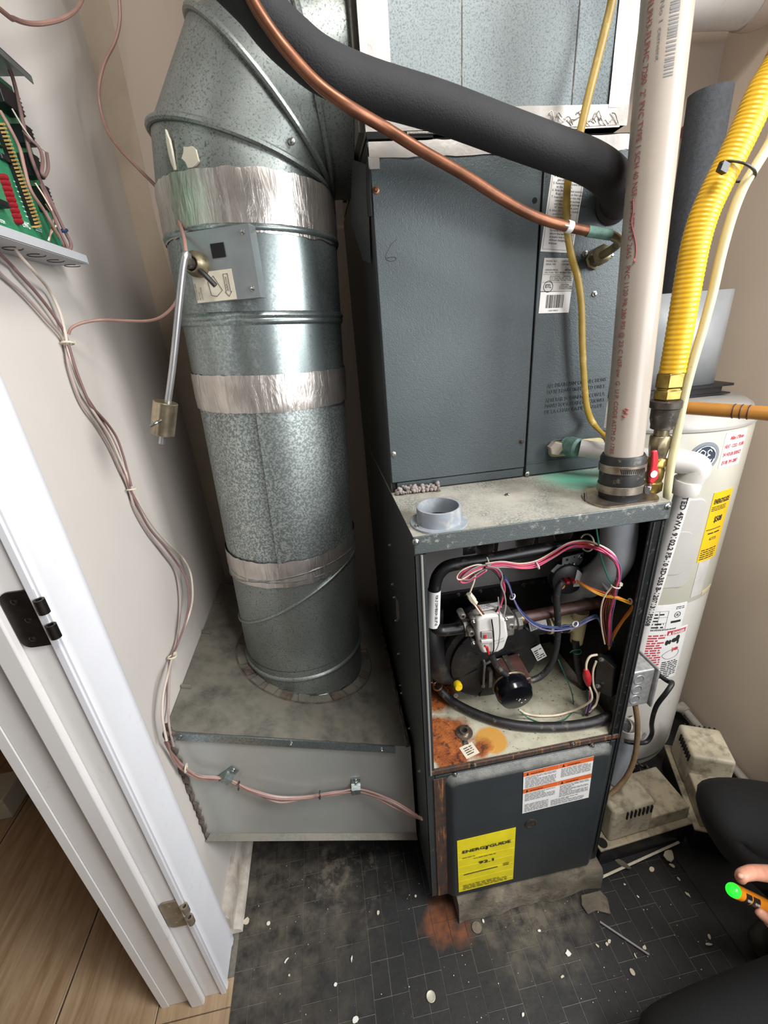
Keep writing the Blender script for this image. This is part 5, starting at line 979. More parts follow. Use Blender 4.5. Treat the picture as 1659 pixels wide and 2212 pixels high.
m = MB(); m.tube([pa, pe], .0135, 20, 1); po = tag(m.build('wooden_pole', M['pole_wood']), 'orange-brown carved wooden pole lying on the water heater lid', 'pole')
for q in (.30, .33, .36, .52, .54, .70, .72): m = MB(); m.torus(pa + (pe - pa)*q, px_, .0136, .0012, 22, 6); r_ = m.build('carved_ring', M['motor_brown'], po)
m = MB(); m.tube([(0.783,0.47,1.7283), (0.7844,0.47,1.6886), (0.7884,0.47,1.5483), (0.7982,0.47,1.3387), (0.8075,0.47,1.1261)], .041, 26, 3); tag(m.build('foam_pipe_sleeve', M['foam_gray']), 'charcoal foam pipe sleeve standing upright behind the white vent pipe', 'pipe sleeve')
c0 = V((0.7927,0.47,1.7372))
m = MB(); m.tube([(0.9837,0.775,1.7611),(0.8901,0.66,1.7253),(0.848,0.6,1.7099),(0.836,0.58,1.7057)], .012, 12, 2); tag(m.build('red_foam_piece', M['red_foam']), 'dark red pipe stub half hidden behind the charcoal foam sleeve', 'pipe stub')
m = MB(); m.tube([(.72, .62, 1.953), (1.0, .62, 1.957)], .056, 30, 1); t2 = thing('flue_pipe', 'white painted round pipe entering the right wall at the top', 'pipe', (.85, .62, 1.955)); m.build('straight', M['pvc_bright'], t2); m = MB(); m.tube([(.965, .62, 1.956), (1.0, .62, 1.957), (1.03, .6, 1.975), (1.045, .57, 2.0)], .0585, 30, 5); m.build('bend', M['back_wall_paint'], t2)
# ---------------------------------------------------------------- electrical box, cord, tubes on the furnace side
t = thing('junction_box', 'galvanized electrical junction box on the right side of the furnace', 'junction box', (.4445, .04, .65))
x0, x1 = .4455, (0.5268,0.033,0.5982)[0]; m = MB(); m.box(x0, x1, .033, .125, V((0.5274,0.033,0.4969)).z, V((0.5078,0.033,0.5998)).z); jb = m.build('box', M['box_galv'], t, bevel=.004, seg=3)
zb0, zb1 = V((0.5274,0.033,0.4969)).z, V((0.5078,0.033,0.5998)).z
for q in (.22, .5, .78): m = MB(); m.torus(((x0 + x1)/2 + .004, .0325, zb0 + (zb1 - zb0)*q), (0, 1, 0), .0115, .0011, 24, 6); m.build('knockout', M['box_galv'], jb)
m = MB(); m.torus(((x0 + x1)/2, .08, zb1 + .0003), (0, 0, 1), .013, .001, 24, 6); m.build('knockout', M['box_galv'], jb)
MB().box(x1 + .0002, x1 + .006, .026, .132, zb0 - .004, zb1 + .003).build('cover_plate', M['box_galv'], t, bevel=.002)
MB().box(x1 + .0065, x1 + .022, .06, .085, zb0 + .055, zb0 + .08).build('plug', M['black_plastic'], t, bevel=.003)
m = MB(); m.tube([(x1 + .02, .07, zb0 + .068), (0.5902,0.06,0.5253), (0.5842,0.04,0.5395), (0.5648,0.03,0.5264), (0.5583,0.04,0.4746), (0.5675,0.05,0.4085), (0.5865,0.06,0.3522), (0.5752,0.06,0.3258), (0.5359,0.06,0.3347), (0.5224,0.07,0.3324)], .0052, 10, 6); tag(m.build('power_cord', M['black_plastic']), 'black power cord plugged into the galvanized junction box', 'cord')
m = MB(); m.tube([(0.5064,0.045,0.4862),(0.5231,0.045,0.4257),(0.5336,0.045,0.3606),(0.538,0.045,0.2938),(0.529,0.045,0.2363),(0.5097,0.045,0.1975),(0.4914,0.045,0.174)], .0062, 12, 5); tag(m.build('brown_tube', M['tubing_brown']), 'yellow-brown drain tube running down into the nearer pump', 'tube')
t = thing('drain_standpipe', 'gray and white cut plastic standpipe beside the right edge of the furnace', 'pipe', (.49, .11, .3))
sa = V((0.5498,0.1,0.3301)); m = MB(); m.lathe(V((sa.x, sa.y, .14)), (0, 0, 1), [(.024, 0), (.024, sa.z - .14), (.021, sa.z - .14), (.021, .02)], 26, False); m.build('gray_pipe', M['pvc_gray'], t)
m = MB(); m.lathe(V((sa.x, sa.y, sa.z - .02)), (0, 0, 1), [(.027, 0), (.027, .035), (.0235, .035), (.0235, .0)], 26, False); m.build('white_collar', M['trap_pipe_white'], t)
sb = V((0.5791,0.14,0.3148)); m = MB(); m.tube([sb, sb + V((.004, -.03, -.02)), sa + V((0, .01, .0))], .021, 20, 4, cap=False); m.build('open_elbow', M['trap_pipe_white'], t)
# ---------------------------------------------------------------- condensate pumps
def pump(name, label, c, ang, L, Wd, tall0, tall1, zt, zl, flip):
    t = thing(name, label, 'pump', (c[0], c[1], ZF), 'condensate pumps')
    d = V((math.cos(R(ang)), math.sin(R(ang)), 0)); e = V((-d.y, d.x, 0)); O = V((c[0], c[1], 0))
    def P(u, v, z): return O + d*u + e*v + V((0, 0, z))
    def blk(u0, u1, v0, v1, z0, z1, tp=.0): return [P(u0,v0,z0), P(u1,v0,z0), P(u1,v1,z0), P(u0,v1,z0), P(u0+tp,v0+tp,z1), P(u1-tp,v0+tp,z1), P(u1-tp,v1-tp,z1), P(u0+tp,v1-tp,z1)]
    m = MB(); m.hexa(blk(-L/2 + .006, L/2 - .006, -Wd/2 + .006, Wd/2 - .006, ZF, .004)); m.build('tank', M['pump_tank_dark'], t, bevel=.006)
    m = MB(); m.hexa(blk(-L/2, L/2, -Wd/2, Wd/2, .0045, .0125)); m.build('tank_lid', M['pump_beige_mid'], t, bevel=.003)
    m = MB(); m.hexa(blk(tall0, tall1, -Wd/2 + .012, Wd/2 - .008, .0125, zt, .003)); ca = m.build('motor_cover', M['pump_beige'], t, bevel=.010, seg=4)
    m = MB(); m.hexa(blk(min(tall1, L/2 - .01) - .004, L/2 - .010, -Wd/2 + .014, Wd/2 - .012, .0125, zl, .002)); m.build('float_cover', M['pump_beige_mid'], t, bevel=.004, seg=3)
    vside = -1; n = 7
    for i in range(n):
        u = tall0 + (tall1 - tall0)*(.32 + .56*i/(n - 1)); m = MB(); v = -Wd/2 + .012
        m.obox(P(u, v + .002, zt - .022), d*.0016, e*.0035, (0, 0, .013)); m.build('vent_slot', M['dark_gap'], ca)
    for i in range(n):
        v = -Wd/2 + Wd*(.25 + .58*i/(n - 1)); u = tall0 if flip else tall1
        if flip: m = MB(); m.obox(P(u + .002, v, zt - .014), d*.004, e*.0016, (0, 0, .010)); m.build('vent_slot', M['dark_gap'], ca)
    for (u, v) in ((-L/2 + .016, -Wd/2 + .016) if not flip else (-L/2 + .02, Wd/2 - .018),):
        m = MB(); m.lathe(P(u, v, .0122), (0, 0, 1), [(.0125, 0), (.0125, .0022), (.0105, .0022)], 20); m.lathe(P(u, v, .0125), (0, 0, 1), [(.0104, 0), (.0104, .0024)], 20); m.build('inlet_hole', M['dark_gap'], t)
    return t
pump('condensate_pump', 'beige condensate pump on the floor against the furnace side, nearer of the two', (.604, .088), 3, .292, .150, -.115, .014, .132, .060, False)
pump('condensate_pump', 'beige condensate pump by the right wall, partly behind the kneeling leg', (.852, .098), 246, .262, .135, -.115, .005, .135, .07, True)
m = MB(); rnd = random.Random(12)
for k in range(5):
    P = []
    for i in range(18):
        a = 2*math.pi*i/18; P.append((.66 + .035*k*.3 + (.055 + .004*k)*math.cos(a)*.8 + rnd.uniform(-.006, .006), .215 + .04*math.sin(a) + rnd.uniform(-.006, .006), ZF + .012 + k*.008 + .05*max(0, math.sin(a*.5 + k))))
    m.tube(P, .0042, 8, 3, True)
tag(m.build('cord_coil', M['rubber_black']), 'tangled coil of dark cord on the floor between the two pumps', 'cord')
m = MB(); m.tube([(.55, .19, .10), (.60, .20, .06), (.66, .2, .02), (.70, .205, .05), (.72, .215, .09), (.74, .22, .12)], .0045, 8, 5); tag(m.build('extension_cord', M['wire_gray']), 'gray cord looping above the dark coil between the pumps', 'cord')
t = thing('wall_drain_pipe', 'dirty white drain pipe running low along the right wall', 'pipe', (1.03, .25, -.05))
m = MB(); m.tube([(1.03,0.3658,-0.0119), (1.03,0.2318,-0.0324), (1.03, .0, -.06), (1.03, -.3, -.065)], .0125, 16, 1); m.build('pipe', M['trap_pipe_white'], t)
wa_ = V((1.03,0.3658,-0.0119)); m = MB(); m.lathe(wa_ + V((0, -.012, -.001)), (0, 1, .08), [(.017, 0), (.017, .03)], 18); m.tube([wa_, wa_ + V((-.03, .015, .004)), wa_ + V((-.06, .03, .0))], .016, 16, 3); m.build('tee', M['trap_pipe_white'], t)
# ---------------------------------------------------------------- wiring inside the furnace
def wire(parent, pts, mt, r=.0016, name='wire', sub=6, n=8): m = MB(); m.tube(pts, r, n, sub); return m.build(name, M[mt], parent)
def off(pts, o, seed=0, wob=.0012):
    rnd = random.Random(seed); return [V(p) + V(o) + V((rnd.uniform(-wob, wob), rnd.uniform(-wob, wob), rnd.uniform(-wob, wob))) for p in pts]
m = MB(); tA = V((0.1523,0.085,0.8939)); m.torus(V((0.161,0.1,0.8881)), (1, 0, .1), .0155, .0018, 24, 6); m.obox(V((0.1565,0.077,0.8917)), (.004, 0, 0), (0, .003, 0), (0, 0, .004)); m.tube([(0.1529,0.075,0.8934),(0.1504,0.075,0.8847)], .0024, 6, 1); hw = m.build('wiring_harness', M['tie_white'], fu)
m = MB(); m.torus(V((0.3599,0.085,0.9079)), (1, .2, -.2), .0165, .0018, 24, 6); m.obox(V((0.3413,0.05,0.9226)), (.005, 0, 0), (0, .003, 0), (0, 0, .004)); m.build('cable_tie', M['tie_white'], hw)
m = MB(); m.torus(V((0.2548,0.077,0.8786)), (1, 0, .4), .0075, .0016, 18, 6); m.build('cable_tie', M['sticker_white'], hw)
m = MB(); m.torus(V((0.3892,0.026,0.8404)), (.1, 0, 1), .0075, .0014, 18, 6); m.obox(V((0.3949,0.022,0.8461)), (.003, 0, 0), (0, .003, 0), (0, 0, .003)); m.build('cable_tie', M['tie_white'], hw)
main = [(0.1515,0.076,0.8931),(0.1836,0.076,0.8929),(0.2212,0.076,0.8816),(0.2541,0.076,0.8814),(0.2859,0.076,0.8967)] + [(0.3138,0.07,0.9136), (0.3333,0.055,0.9232), (0.344,0.03,0.9278), (0.3631,0.021,0.9153), (0.3802,0.021,0.8932), (0.3899,0.024,0.863), (0.3891,0.026,0.8415), (0.3945,0.035,0.7974), (0.4036,0.045,0.7436), (0.4173,0.05,0.6749)]
for i, (mt, o) in enumerate((('wire_pink', (0, 0, .004)), ('wire_pink', (0, -.002, .0005)), ('wire_pink', (0, -.001, -.003)), ('wire_white', (0, .002, .006)), ('wire_gray', (0, .001, -.005)), ('wire_orange', (0, .003, -.001)), ('wire_black', (0, .004, .003)), ('wire_brown', (0, .004, -.004)))):
    wire(hw, off(main, o, i, .0016), mt)
for i, (mt, o) in enumerate((('wire_blue', (.003, 0, -.004)), ('wire_violet', (.004, -.001, -.003)))): wire(hw, off(main[5:], o, 20 + i), mt)
for i, (k, mt) in enumerate((((0, 0), 'wire_pink'), ((3, 2), 'wire_pink'), ((-3, 4), 'wire_white'), ((2, -3), 'wire_pink'), ((5, 3), 'wire_gray'))):
    P = [V(p) for p in [(0.1529,0.075,0.8944),(0.1329,0.075,0.8967),(0.1104,0.075,0.8904),(0.0987,0.075,0.8791),(0.0987,0.075,0.872),(0.1105,0.075,0.872),(0.1286,0.075,0.8802),(0.1467,0.075,0.8894)]]
    wire(hw, off(P, (k[0]*.0012, -.001*i, k[1]*.0012), 30 + i, .0015), mt)
dr_ = [(0.1509,0.07,0.8967),(0.1675,0.07,0.8879),(0.1811,0.07,0.8672),(0.1878,0.07,0.8409),(0.1852,0.07,0.8113),(0.1747,0.07,0.7856),(0.1676,0.07,0.7678)]
for i, (mt, o) in enumerate((('wire_pink', (0, 0, 0)), ('wire_pink', (-.003, 0, .001)), ('wire_black', (-.005, 0, -.001)), ('wire_brown', (-.002, .002, -.002)))): wire(hw, off(dr_, o, 40 + i), mt)
wire(hw, [(0.1492,0.066,0.9012),(0.1702,0.066,0.8918),(0.1801,0.066,0.8729),(0.178,0.066,0.8557),(0.1865,0.066,0.8299),(0.1896,0.066,0.8023),(0.185,0.066,0.7754),(0.1758,0.066,0.7624),(0.1621,0.066,0.7685),(0.1542,0.066,0.779)], 'wire_gray'); wire(hw, [(0.1717,0.062,0.83),(0.1761,0.062,0.7856),(0.1788,0.062,0.7397),(0.1742,0.062,0.7053),(0.1607,0.062,0.6937)], 'wire_gray', .0013); wire(hw, [(0.1584,0.058,0.7831),(0.1634,0.058,0.746),(0.1647,0.058,0.7047),(0.157,0.058,0.6979)], 'wire_black', .0015)
wire(hw, [(0.1293,0.072,0.8829),(0.1268,0.072,0.868),(0.1214,0.072,0.8512),(0.1178,0.072,0.8403)], 'wire_white', .0018); 
m = MB(); m.tube([(0.1162,0.07,0.843),(0.1228,0.07,0.828),(0.1294,0.07,0.8182)], .0058, 6, 1); m.tube([(0.119,0.07,0.8361),(0.1247,0.07,0.8255)], .007, 6, 1); m.build('connector', M['tie_white'], hw)
wire(hw, [(0.1277,0.068,0.821),(0.1412,0.068,0.7989),(0.155,0.068,0.7774),(0.1629,0.068,0.7679)], 'wire_brown'); wire(hw, [(0.1246,0.067,0.8211),(0.1371,0.067,0.7982),(0.1508,0.067,0.7755),(0.1568,0.067,0.7676)], 'wire_white')
for i, mt in enumerate(('wire_blue', 'wire_blue', 'wire_violet')): wire(hw, off([(0.1846,0.07,0.8718),(0.1947,0.07,0.8545),(0.2048,0.07,0.8208),(0.2241,0.07,0.7842),(0.2561,0.07,0.7473),(0.2928,0.07,0.7296),(0.329,0.07,0.7249),(0.3545,0.07,0.727),(0.3789,0.07,0.7389),(0.3946,0.07,0.7383),(0.4091,0.07,0.7092),(0.4267,0.07,0.6763)], (0, -.002*i, -.0028*i), 50 + i, .001), mt)
for p in ((0.2038,0.068,0.8212), (0.3446,0.066,0.7297)): m = MB(); m.torus(p, (.6, 0, -.6), .0058, .0014, 16, 6); m.build('cable_tie', M['sticker_white'], hw)
for i, mt in enumerate(('wire_orange', 'wire_yellow', 'wire_yellow')): wire(hw, off([(0.3483,0.085,0.8241), (0.3588,0.06,0.8218), (0.3772,0.045,0.8154), (0.3961,0.03,0.8145), (0.4175,0.024,0.8051), (0.4279,0.022,0.7981), (0.4282,0.024,0.7826), (0.4249,0.035,0.7494), (0.4225,0.05,0.7031), (0.4269,0.06,0.657)], (0, -.001*i, -.0025*i), 60 + i, .0014), mt)
m = MB(); m.torus((0.4223,0.022,0.8024), (1, 0, -.3), .005, .0016, 14, 6); m.build('cable_tie', M['tie_white'], hw)
for i, mt in enumerate(('wire_white', 'wire_brown', 'wire_brown', 'wire_green', 'wire_green')): wire(hw, off([(0.3922,0.028,0.8365), (0.3888,0.035,0.8092), (0.3929,0.045,0.7685), (0.4051,0.05,0.722), (0.4191,0.05,0.677)], ((i - 2)*.005*(1 if i != 2 else .5), .002, 0), 70 + i, .001), mt)
wire(hw, [(0.3327,0.03,0.9774),(0.34,0.03,0.9499),(0.3486,0.03,0.9204),(0.3577,0.03,0.8947),(0.3754,0.03,0.8567),(0.3901,0.03,0.8408)], 'wire_green'); 
wire(hw, [(0.389,0.045,0.6579),(0.3735,0.045,0.6562),(0.3672,0.045,0.64),(0.3691,0.045,0.6165)], 'wire_white', .0024); m = MB(); m.tube([(0.3684,0.045,0.6218),(0.3733,0.045,0.6),(0.3798,0.045,0.5747)], lambda q: .0045 + .004*math.sin(math.pi*q), 10, 5); m.build('splice', M['red_plastic'], hw)
wire(hw, [(0.3794,0.045,0.5774), (0.3869,0.04,0.5538), (0.3883,0.04,0.5343), (0.3814,0.05,0.5084), (0.3657,0.068,0.475), (0.3248,0.0662,0.474), (0.2836,0.074,0.474), (0.2601,0.084,0.476), (0.2315,0.06,0.5215)], 'wire_white', .0024)
wire(hw, [(0.3893,0.045,0.6402),(0.3856,0.045,0.6129),(0.3921,0.045,0.5718),(0.405,0.045,0.5416),(0.4066,0.045,0.5133),(0.3993,0.045,0.5009)], 'wire_white', .0022); wire(hw, [(0.2293,0.06,0.522), (0.2609,0.0739,0.474), (0.2896,0.0531,0.473), (0.3327,0.0503,0.474), (0.3624,0.0626,0.476)], 'wire_green', .0014)
for i, mt in enumerate(('wire_green', 'wire_pink', 'wire_blue', 'wire_violet', 'wire_black')): wire(hw, off([(0.3916,0.05,0.5506),(0.3935,0.05,0.5182),(0.3913,0.05,0.483)], (i*.003 - .006, 0, -.001*i), 80 + i, .001), mt)
wire(hw, [(0.414,0.05,0.5481),(0.4121,0.05,0.5137),(0.4014,0.05,0.492),(0.3956,0.05,0.4848)], 'wire_white', .002)
wire(hw, [(0.3313,0.09,0.6159),(0.3547,0.09,0.5606),(0.3771,0.09,0.5013),(0.3879,0.09,0.4466)], 'wire_green', .0013)
wire(hw, [(0.4659,0.07,0.4343),(0.4698,0.07,0.4165),(0.4791,0.07,0.4032),(0.4801,0.07,0.42)], 'wire_green', .0012)
# ---------------------------------------------------------------- zone control panel on the left wall
zp = thing('zone_panel', 'open white zone control panel with green circuit board on the left wall', 'control panel', (XL, .1, 1.57))
z0, z1, ya, yb2 = 1.4545, 1.687, .062, .299
MB().box(XL + .0005, XL + .002, ya, yb2 - .03, z0, z1 + .01).build('back_plate', M['panel_box_white'], zp)
bf = MB().box(XL + .0005, -.471, ya, yb2, z0 - .0015, z0).build('bottom_flange', M['panel_box_white'], zp)
MB().box(-.4725, -.471, ya, yb2 + .004, z0 - .0015, z0 + .012).build('bottom_lip', M['panel_box_white'], zp, bevel=.0006)
MB().box(XL + .0005, -.471, ya, yb2 - .0, z1 + .004, z1 + .0055).build('top_flange', M['panel_box_white'], zp)
MB().box(-.4725, -.471, ya, yb2 + .003, z1 - .004, z1 + .0055).build('top_lip', M['plate_gray'], zp, bevel=.0006)
for p in ((-0.5,0.1489,1.466), (-0.5,0.2024,1.4653), (-0.5,0.253,1.4626), (-0.5,0.3036,1.4602)):
    m = MB(); m.tube([(-.498 + .011*math.cos(R(a)), p[1] + .012*math.sin(R(a)), z0 - .0018) for a in range(20, 330, 15)], .0007, 5, 1); m.build('knockout', M['iron_dark'], bf)
bx = -.508; B0, B1 = V((-0.508,0.2761,1.4874)), V((-0.508,0.348,1.7036)); by = (B0.y + B1.y)/2 - .0
bo = MB().box(bx, bx + .0016, .068, by, z0 + .008, z1 - .002).build('circuit_board', M['pcb_green'], zp)
def bp_(px): return px
for i in range(9):
    a, b_ = V((-0.5,0.1963,1.5439)), V((-0.5,0.1951,1.4932)); p = a + (b_ - a)*(i/8); m = MB(); m.lathe((bx + .0015, p.y, p.z), (1, 0, 0), [(.0042, 0), (.0042, .006), (.003, .009), (.0005, .0102)], 14); m.build('led', M['led_red'], bo)
a, b_ = V((-0.499,0.2317,1.6131)), V((-0.499,0.2396,1.4965)); m = MB(); m.hexa([(bx + .0016, q.y + dy, q.z) if k == 0 else (bx + .007, q.y + dy, q.z) for q in (a, b_) for k, dy in ((0, -.0065), (1, -.0065), (1, .0065), (0, .0065))]); m.build('terminal_base', M['chip_black'], bo); tm = None; NT = 28
for i in range(NT):
    p = a + (b_ - a)*(i/(NT - 1))
    if tm is None: m = MB(); m.hexa([(0,-.006,-.0032),(.009,-.006,-.0032),(.009,.006,.0008),(0,.006,.0008),(0,-.006,-.0008),(.009,-.006,-.0008),(.009,.006,.0032),(0,.006,.0032)]); m.lathe((.009, .0, 0), (1, 0, 0), [(.0015, 0), (.0015, .0012)], 8); o = m.build('terminal', M['terminal_tan'], bo); tm = o.data
    else: o = bpy.data.objects.new('terminal', tm); COL.objects.link(o); o.parent = bo
    o.location = V((bx + .0015, p.y, p.z))
for (p, q, d) in (((-0.497,0.2715,1.6272), (-0.497,0.2825,1.6041), .02), ((-0.497,0.263,1.5914), (-0.497,0.2758,1.5629), .02), ((-0.497,0.275,1.5546), (-0.497,0.2777,1.5222), .02), ((-0.494,0.2351,1.6368), (-0.494,0.2763,1.6613), .02), ((-0.503,0.2122,1.5756), (-0.503,0.2248,1.5681), .005), ((-0.503,0.1989,1.5861), (-0.503,0.2195,1.584), .005), ((-0.5,0.1372,1.5099), (-0.5,0.1675,1.5021), .012)):
    y0, y1 = sorted((p[1], q[1])); y0 = max(y0, .076)
    if y1 < .085: continue
    zz0, zz1 = sorted((p[2], q[2])); o = MB().box(bx + .0015, bx + .0015 + d, y0 - .003, y1 + .003, zz0, zz1).build('relay' if d > .008 else 'chip', M['chip_black'], bo, bevel=.0012)
    m = MB(); k = max(3, int((zz1 - zz0)/.0045))
    for i in range(k): z = zz0 + (zz1 - zz0)*(i + .5)/k; m.box(bx + .0016, bx + .0026 if d < .008 else bx + .0015 + d + .0003, y1 + .0025, y1 + .0045, z - .0008, z + .0008)
    m.build('pins', M['steel'], o, kind='stuff')
m = MB(); text(m, 'EWC', V((-0.506,0.2074,1.4898)), (0, 1, 0), (0, 0, 1), .008, .018, True, .0012); text(m, 'SYSTEM', V((-0.506,0.1529,1.4842)), (0, 1, 0), (0, 0, 1), .004, .013, True, .0012); lines(m, V((-0.506,0.2392,1.4908)), (0, 1, 0), (0, 0, 1), .016, .008, 3, .4, 2, .0012)
for i in range(8): p = V((-0.506,0.2265,1.5475)) + (V((-0.506,0.2272,1.5001)) - V((-0.506,0.2265,1.5475)))*(i/8); m.box(bx + .0017, bx + .0019, p.y, p.y + .008, p.z, p.z + .0012)
m.build('board_print', M['white_ink'], bo)
pw = [([(-0.49,0.2777,1.7013), (-0.49,0.2855,1.6826), (-0.485,0.2668,1.6449), (-0.485,0.2589,1.6137), (-0.485,0.2532,1.5853), (-0.485,0.2573,1.5591), (-0.482,0.2641,1.5293), (-0.48,0.2726,1.4979), (-0.478,0.2767,1.4798), (-0.478,0.2644,1.4683), (-0.48,0.2586,1.47)], 'wire_sheath_brown', .0026),
      ([(-0.485,0.2085,1.618), (-0.48,0.2078,1.6008), (-0.48,0.2167,1.5815), (-0.48,0.2126,1.5597), (-0.48,0.2093,1.5325), (-0.48,0.2282,1.5123), (-0.48,0.2404,1.4946), (-0.485,0.2675,1.4723)], 'wire_sheath_pink', .0024),
      ([(-0.483,0.2502,1.6122), (-0.478,0.2516,1.6032), (-0.472,0.2571,1.5943), (-0.47,0.2511,1.5789), (-0.47,0.236,1.5599), (-0.47,0.2423,1.5573), (-0.47,0.2609,1.5725), (-0.47,0.2715,1.5934)], 'wire_sheath_brown', .0022),
      ([(-0.485,0.243,1.6334), (-0.48,0.2465,1.6144), (-0.475,0.2552,1.6001), (-0.47,0.2709,1.5943)], 'wire_sheath_white', .0011),
      ([(-0.482,0.2335,1.547), (-0.48,0.2438,1.5301), (-0.48,0.2563,1.505), (-0.485,0.2426,1.4894), (-0.49,0.233,1.4759)], 'wire_white', .0011),
      ([(-0.484,0.2482,1.5256), (-0.482,0.2543,1.5094), (-0.485,0.2397,1.4888), (-0.49,0.2349,1.4751)], 'wire_sheath_pink', .0012),
      ([(-0.486,0.2486,1.5171), (-0.482,0.2492,1.4965), (-0.482,0.2534,1.4742)], 'wire_green', .0011),
      ([(-0.484,0.2533,1.5507), (-0.48,0.2524,1.5177), (-0.48,0.2551,1.4975), (-0.48,0.2653,1.4717)], 'wire_sheath_brown', .0022)]
for P, mt, r_ in pw: wire(zp, P, mt, r_, 'panel_wire')
m = MB(); m.torus((-0.48,0.2711,1.4958), (0, .5, -1), .0042, .0022, 14, 6); m.build('blue_clip', M['wire_blue'], zp)
# ---------------------------------------------------------------- thermostat cables
tw = 'thermostat cables on the left wall'
xw = -.519
A = [([(-0.495,0.1468,1.4654)] + [(-0.5,0.1619,1.4488),(-0.5,0.1862,1.4293)] + [(-0.515,0.2385,1.4127),(-0.515,0.2481,1.3822),(-0.515,0.2432,1.3489),(-0.515,0.234,1.3171),(-0.515,0.2354,1.2766),(-0.515,0.2395,1.2375),(-0.515,0.2551,1.2066),(-0.515,0.2757,1.1681),(-0.515,0.2844,1.1252),(-0.515,0.2906,1.093),(-0.515,0.2932,1.0608),(-0.515,0.3043,1.0251),(-0.515,0.3217,0.9806),(-0.515,0.3483,0.9345),(-0.515,0.3889,0.8806),(-0.515,0.4384,0.819)] + [(-0.49,0.3924,0.7942),(-0.49,0.3626,0.7453),(-0.49,0.3112,0.7275)] + [(-0.515,0.2856,0.6846),(-0.515,0.2289,0.6818)] + [(-0.5,0.1534,0.6943),(-0.5,0.1159,0.6819),(-0.5,0.0852,0.6531),(-0.5,0.0705,0.6069)], 'wire_sheath_white', 'pale thermostat cable running from the panel, bulging farthest from the wall below the second tie'),
     ([(-.5, .1, 1.4545)] + [(-0.517,0.1643,1.4389),(-0.517,0.1774,1.4281),(-0.517,0.2096,1.4009),(-0.517,0.2352,1.3696),(-0.517,0.2467,1.342),(-0.517,0.2371,1.299),(-0.517,0.2401,1.2595),(-0.517,0.2589,1.2227),(-0.517,0.2761,1.1884),(-0.517,0.2893,1.1472),(-0.517,0.2906,1.1095),(-0.517,0.2907,1.0659),(-0.517,0.2978,1.0227),(-0.517,0.3169,0.9609)] + [(-0.51,0.3446,0.9002),(-0.51,0.387,0.8271)] + [(-0.495,0.3714,0.7878),(-0.495,0.3463,0.7438),(-0.495,0.2929,0.7221)] + [(-0.515,0.27,0.6839),(-0.515,0.2238,0.6837)] + [(-0.505,0.1444,0.679),(-0.505,0.105,0.6573),(-0.505,0.0898,0.6364),(-0.505,0.079,0.591)], 'wire_sheath_brown', 'brownish thermostat cable, middle strand of the bundle on the left wall'),
     ([(-.497, .075, 1.4545)] + [(-0.52,0.1404,1.4239),(-0.52,0.1758,1.4016),(-0.52,0.212,1.3691),(-0.52,0.2405,1.3388),(-0.52,0.229,1.2997),(-0.52,0.2259,1.2591),(-0.52,0.2327,1.2311),(-0.52,0.2537,1.199),(-0.52,0.2727,1.1561),(-0.52,0.2834,1.1073),(-0.52,0.2923,1.0637),(-0.52,0.2905,1.0158),(-0.52,0.3129,0.9521),(-0.52,0.3493,0.8872),(-0.52,0.3857,0.8164),(-0.52,0.3717,0.7583),(-0.52,0.3334,0.7167),(-0.52,0.2835,0.6873),(-0.52,0.2339,0.6758),(-0.52,0.1923,0.648),(-0.52,0.1518,0.6095)] + [(-0.51,0.1133,0.597),(-0.51,0.1025,0.5531)], 'wire_sheath', 'gray thermostat cable lying flattest against the left wall')]
for i, (P, mt, lab) in enumerate(A): tag(wire(None, P, mt, .0024, 'thermostat_cable'), lab, 'cable', tw)
tag(wire(None, [(-0.512,0.2353,1.3319),(-0.512,0.232,1.2915),(-0.512,0.2374,1.2391),(-0.512,0.2485,1.2238),(-0.512,0.276,1.1939),(-0.512,0.2937,1.1638),(-0.512,0.2965,1.1309),(-0.512,0.2926,1.094),(-0.512,0.2891,1.0658)], 'wire_sheath_brown', .0022, 'thermostat_cable'), 'dark purplish short cable between the first and second ties on the left wall', 'cable', tw)
for p, lab in (((-0.515,0.2401,1.3341), 'white tie mount holding the cables below the zone panel'), ((-0.514,0.2911,1.0584), 'white cable tie halfway down the left wall'), ((-0.513,0.2223,0.686), 'white cable tie low on the left wall above the return box')):
    t = thing('cable_tie', lab, 'cable tie', p, 'cable ties on the left wall'); m = MB(); m.torus(p, (0, .25, 1), .0085, .0018, 20, 6); m.build('band', M['tie_white'], t); m = MB(); m.obox(V(p) + V((.004, .009, .0)), (.003, 0, 0), (0, .003, 0), (0, 0, .003)); m.build('tie_head', M['tie_white'], t)
cb = [(-0.5092,0.085,0.5886), (-0.5133,0.095,0.5358), (-0.504,0.1,0.4891), (-0.4836,0.105,0.4508), (-0.4525,0.11,0.4267), (-0.4247,0.11,0.4059), (-0.3892,0.105,0.3737), (-0.3323,0.1,0.3373), (-0.272,0.105,0.3106), (-0.2062,0.105,0.3071), (-0.1533,0.11,0.2935), (-0.1186,0.1,0.2875), (-0.0661,0.08,0.267), (-0.027,0.05,0.264), (-0.0087,0.02,0.2832)]
for i, (mt, o, lab) in enumerate((('wire_sheath_pink', (0, -.002, .003), 'pinkish cable strapped across the return box, uppermost strand'), ('wire_sheath', (0, 0, 0), 'gray cable strapped across the return box, middle strand'), ('wire_sheath_brown', (0, -.003, -.002), 'brown cable strapped across the return box, lower strand'), ('wire_sheath_pink', (0, -.001, -.006), 'pinkish cable strapped across the return box, lowest sagging strand'))):
    P = off(cb, o, 90 + i, .002)
    if i == 3: P[7] = P[7] + V((0, 0, -.008)); P[12] += V((0, 0, -.01)); P[13] += V((0, 0, -.012))
    tag(wire(None, P, mt, .0024, 'control_cable'), lab, 'cable', 'cables strapped to the return box')
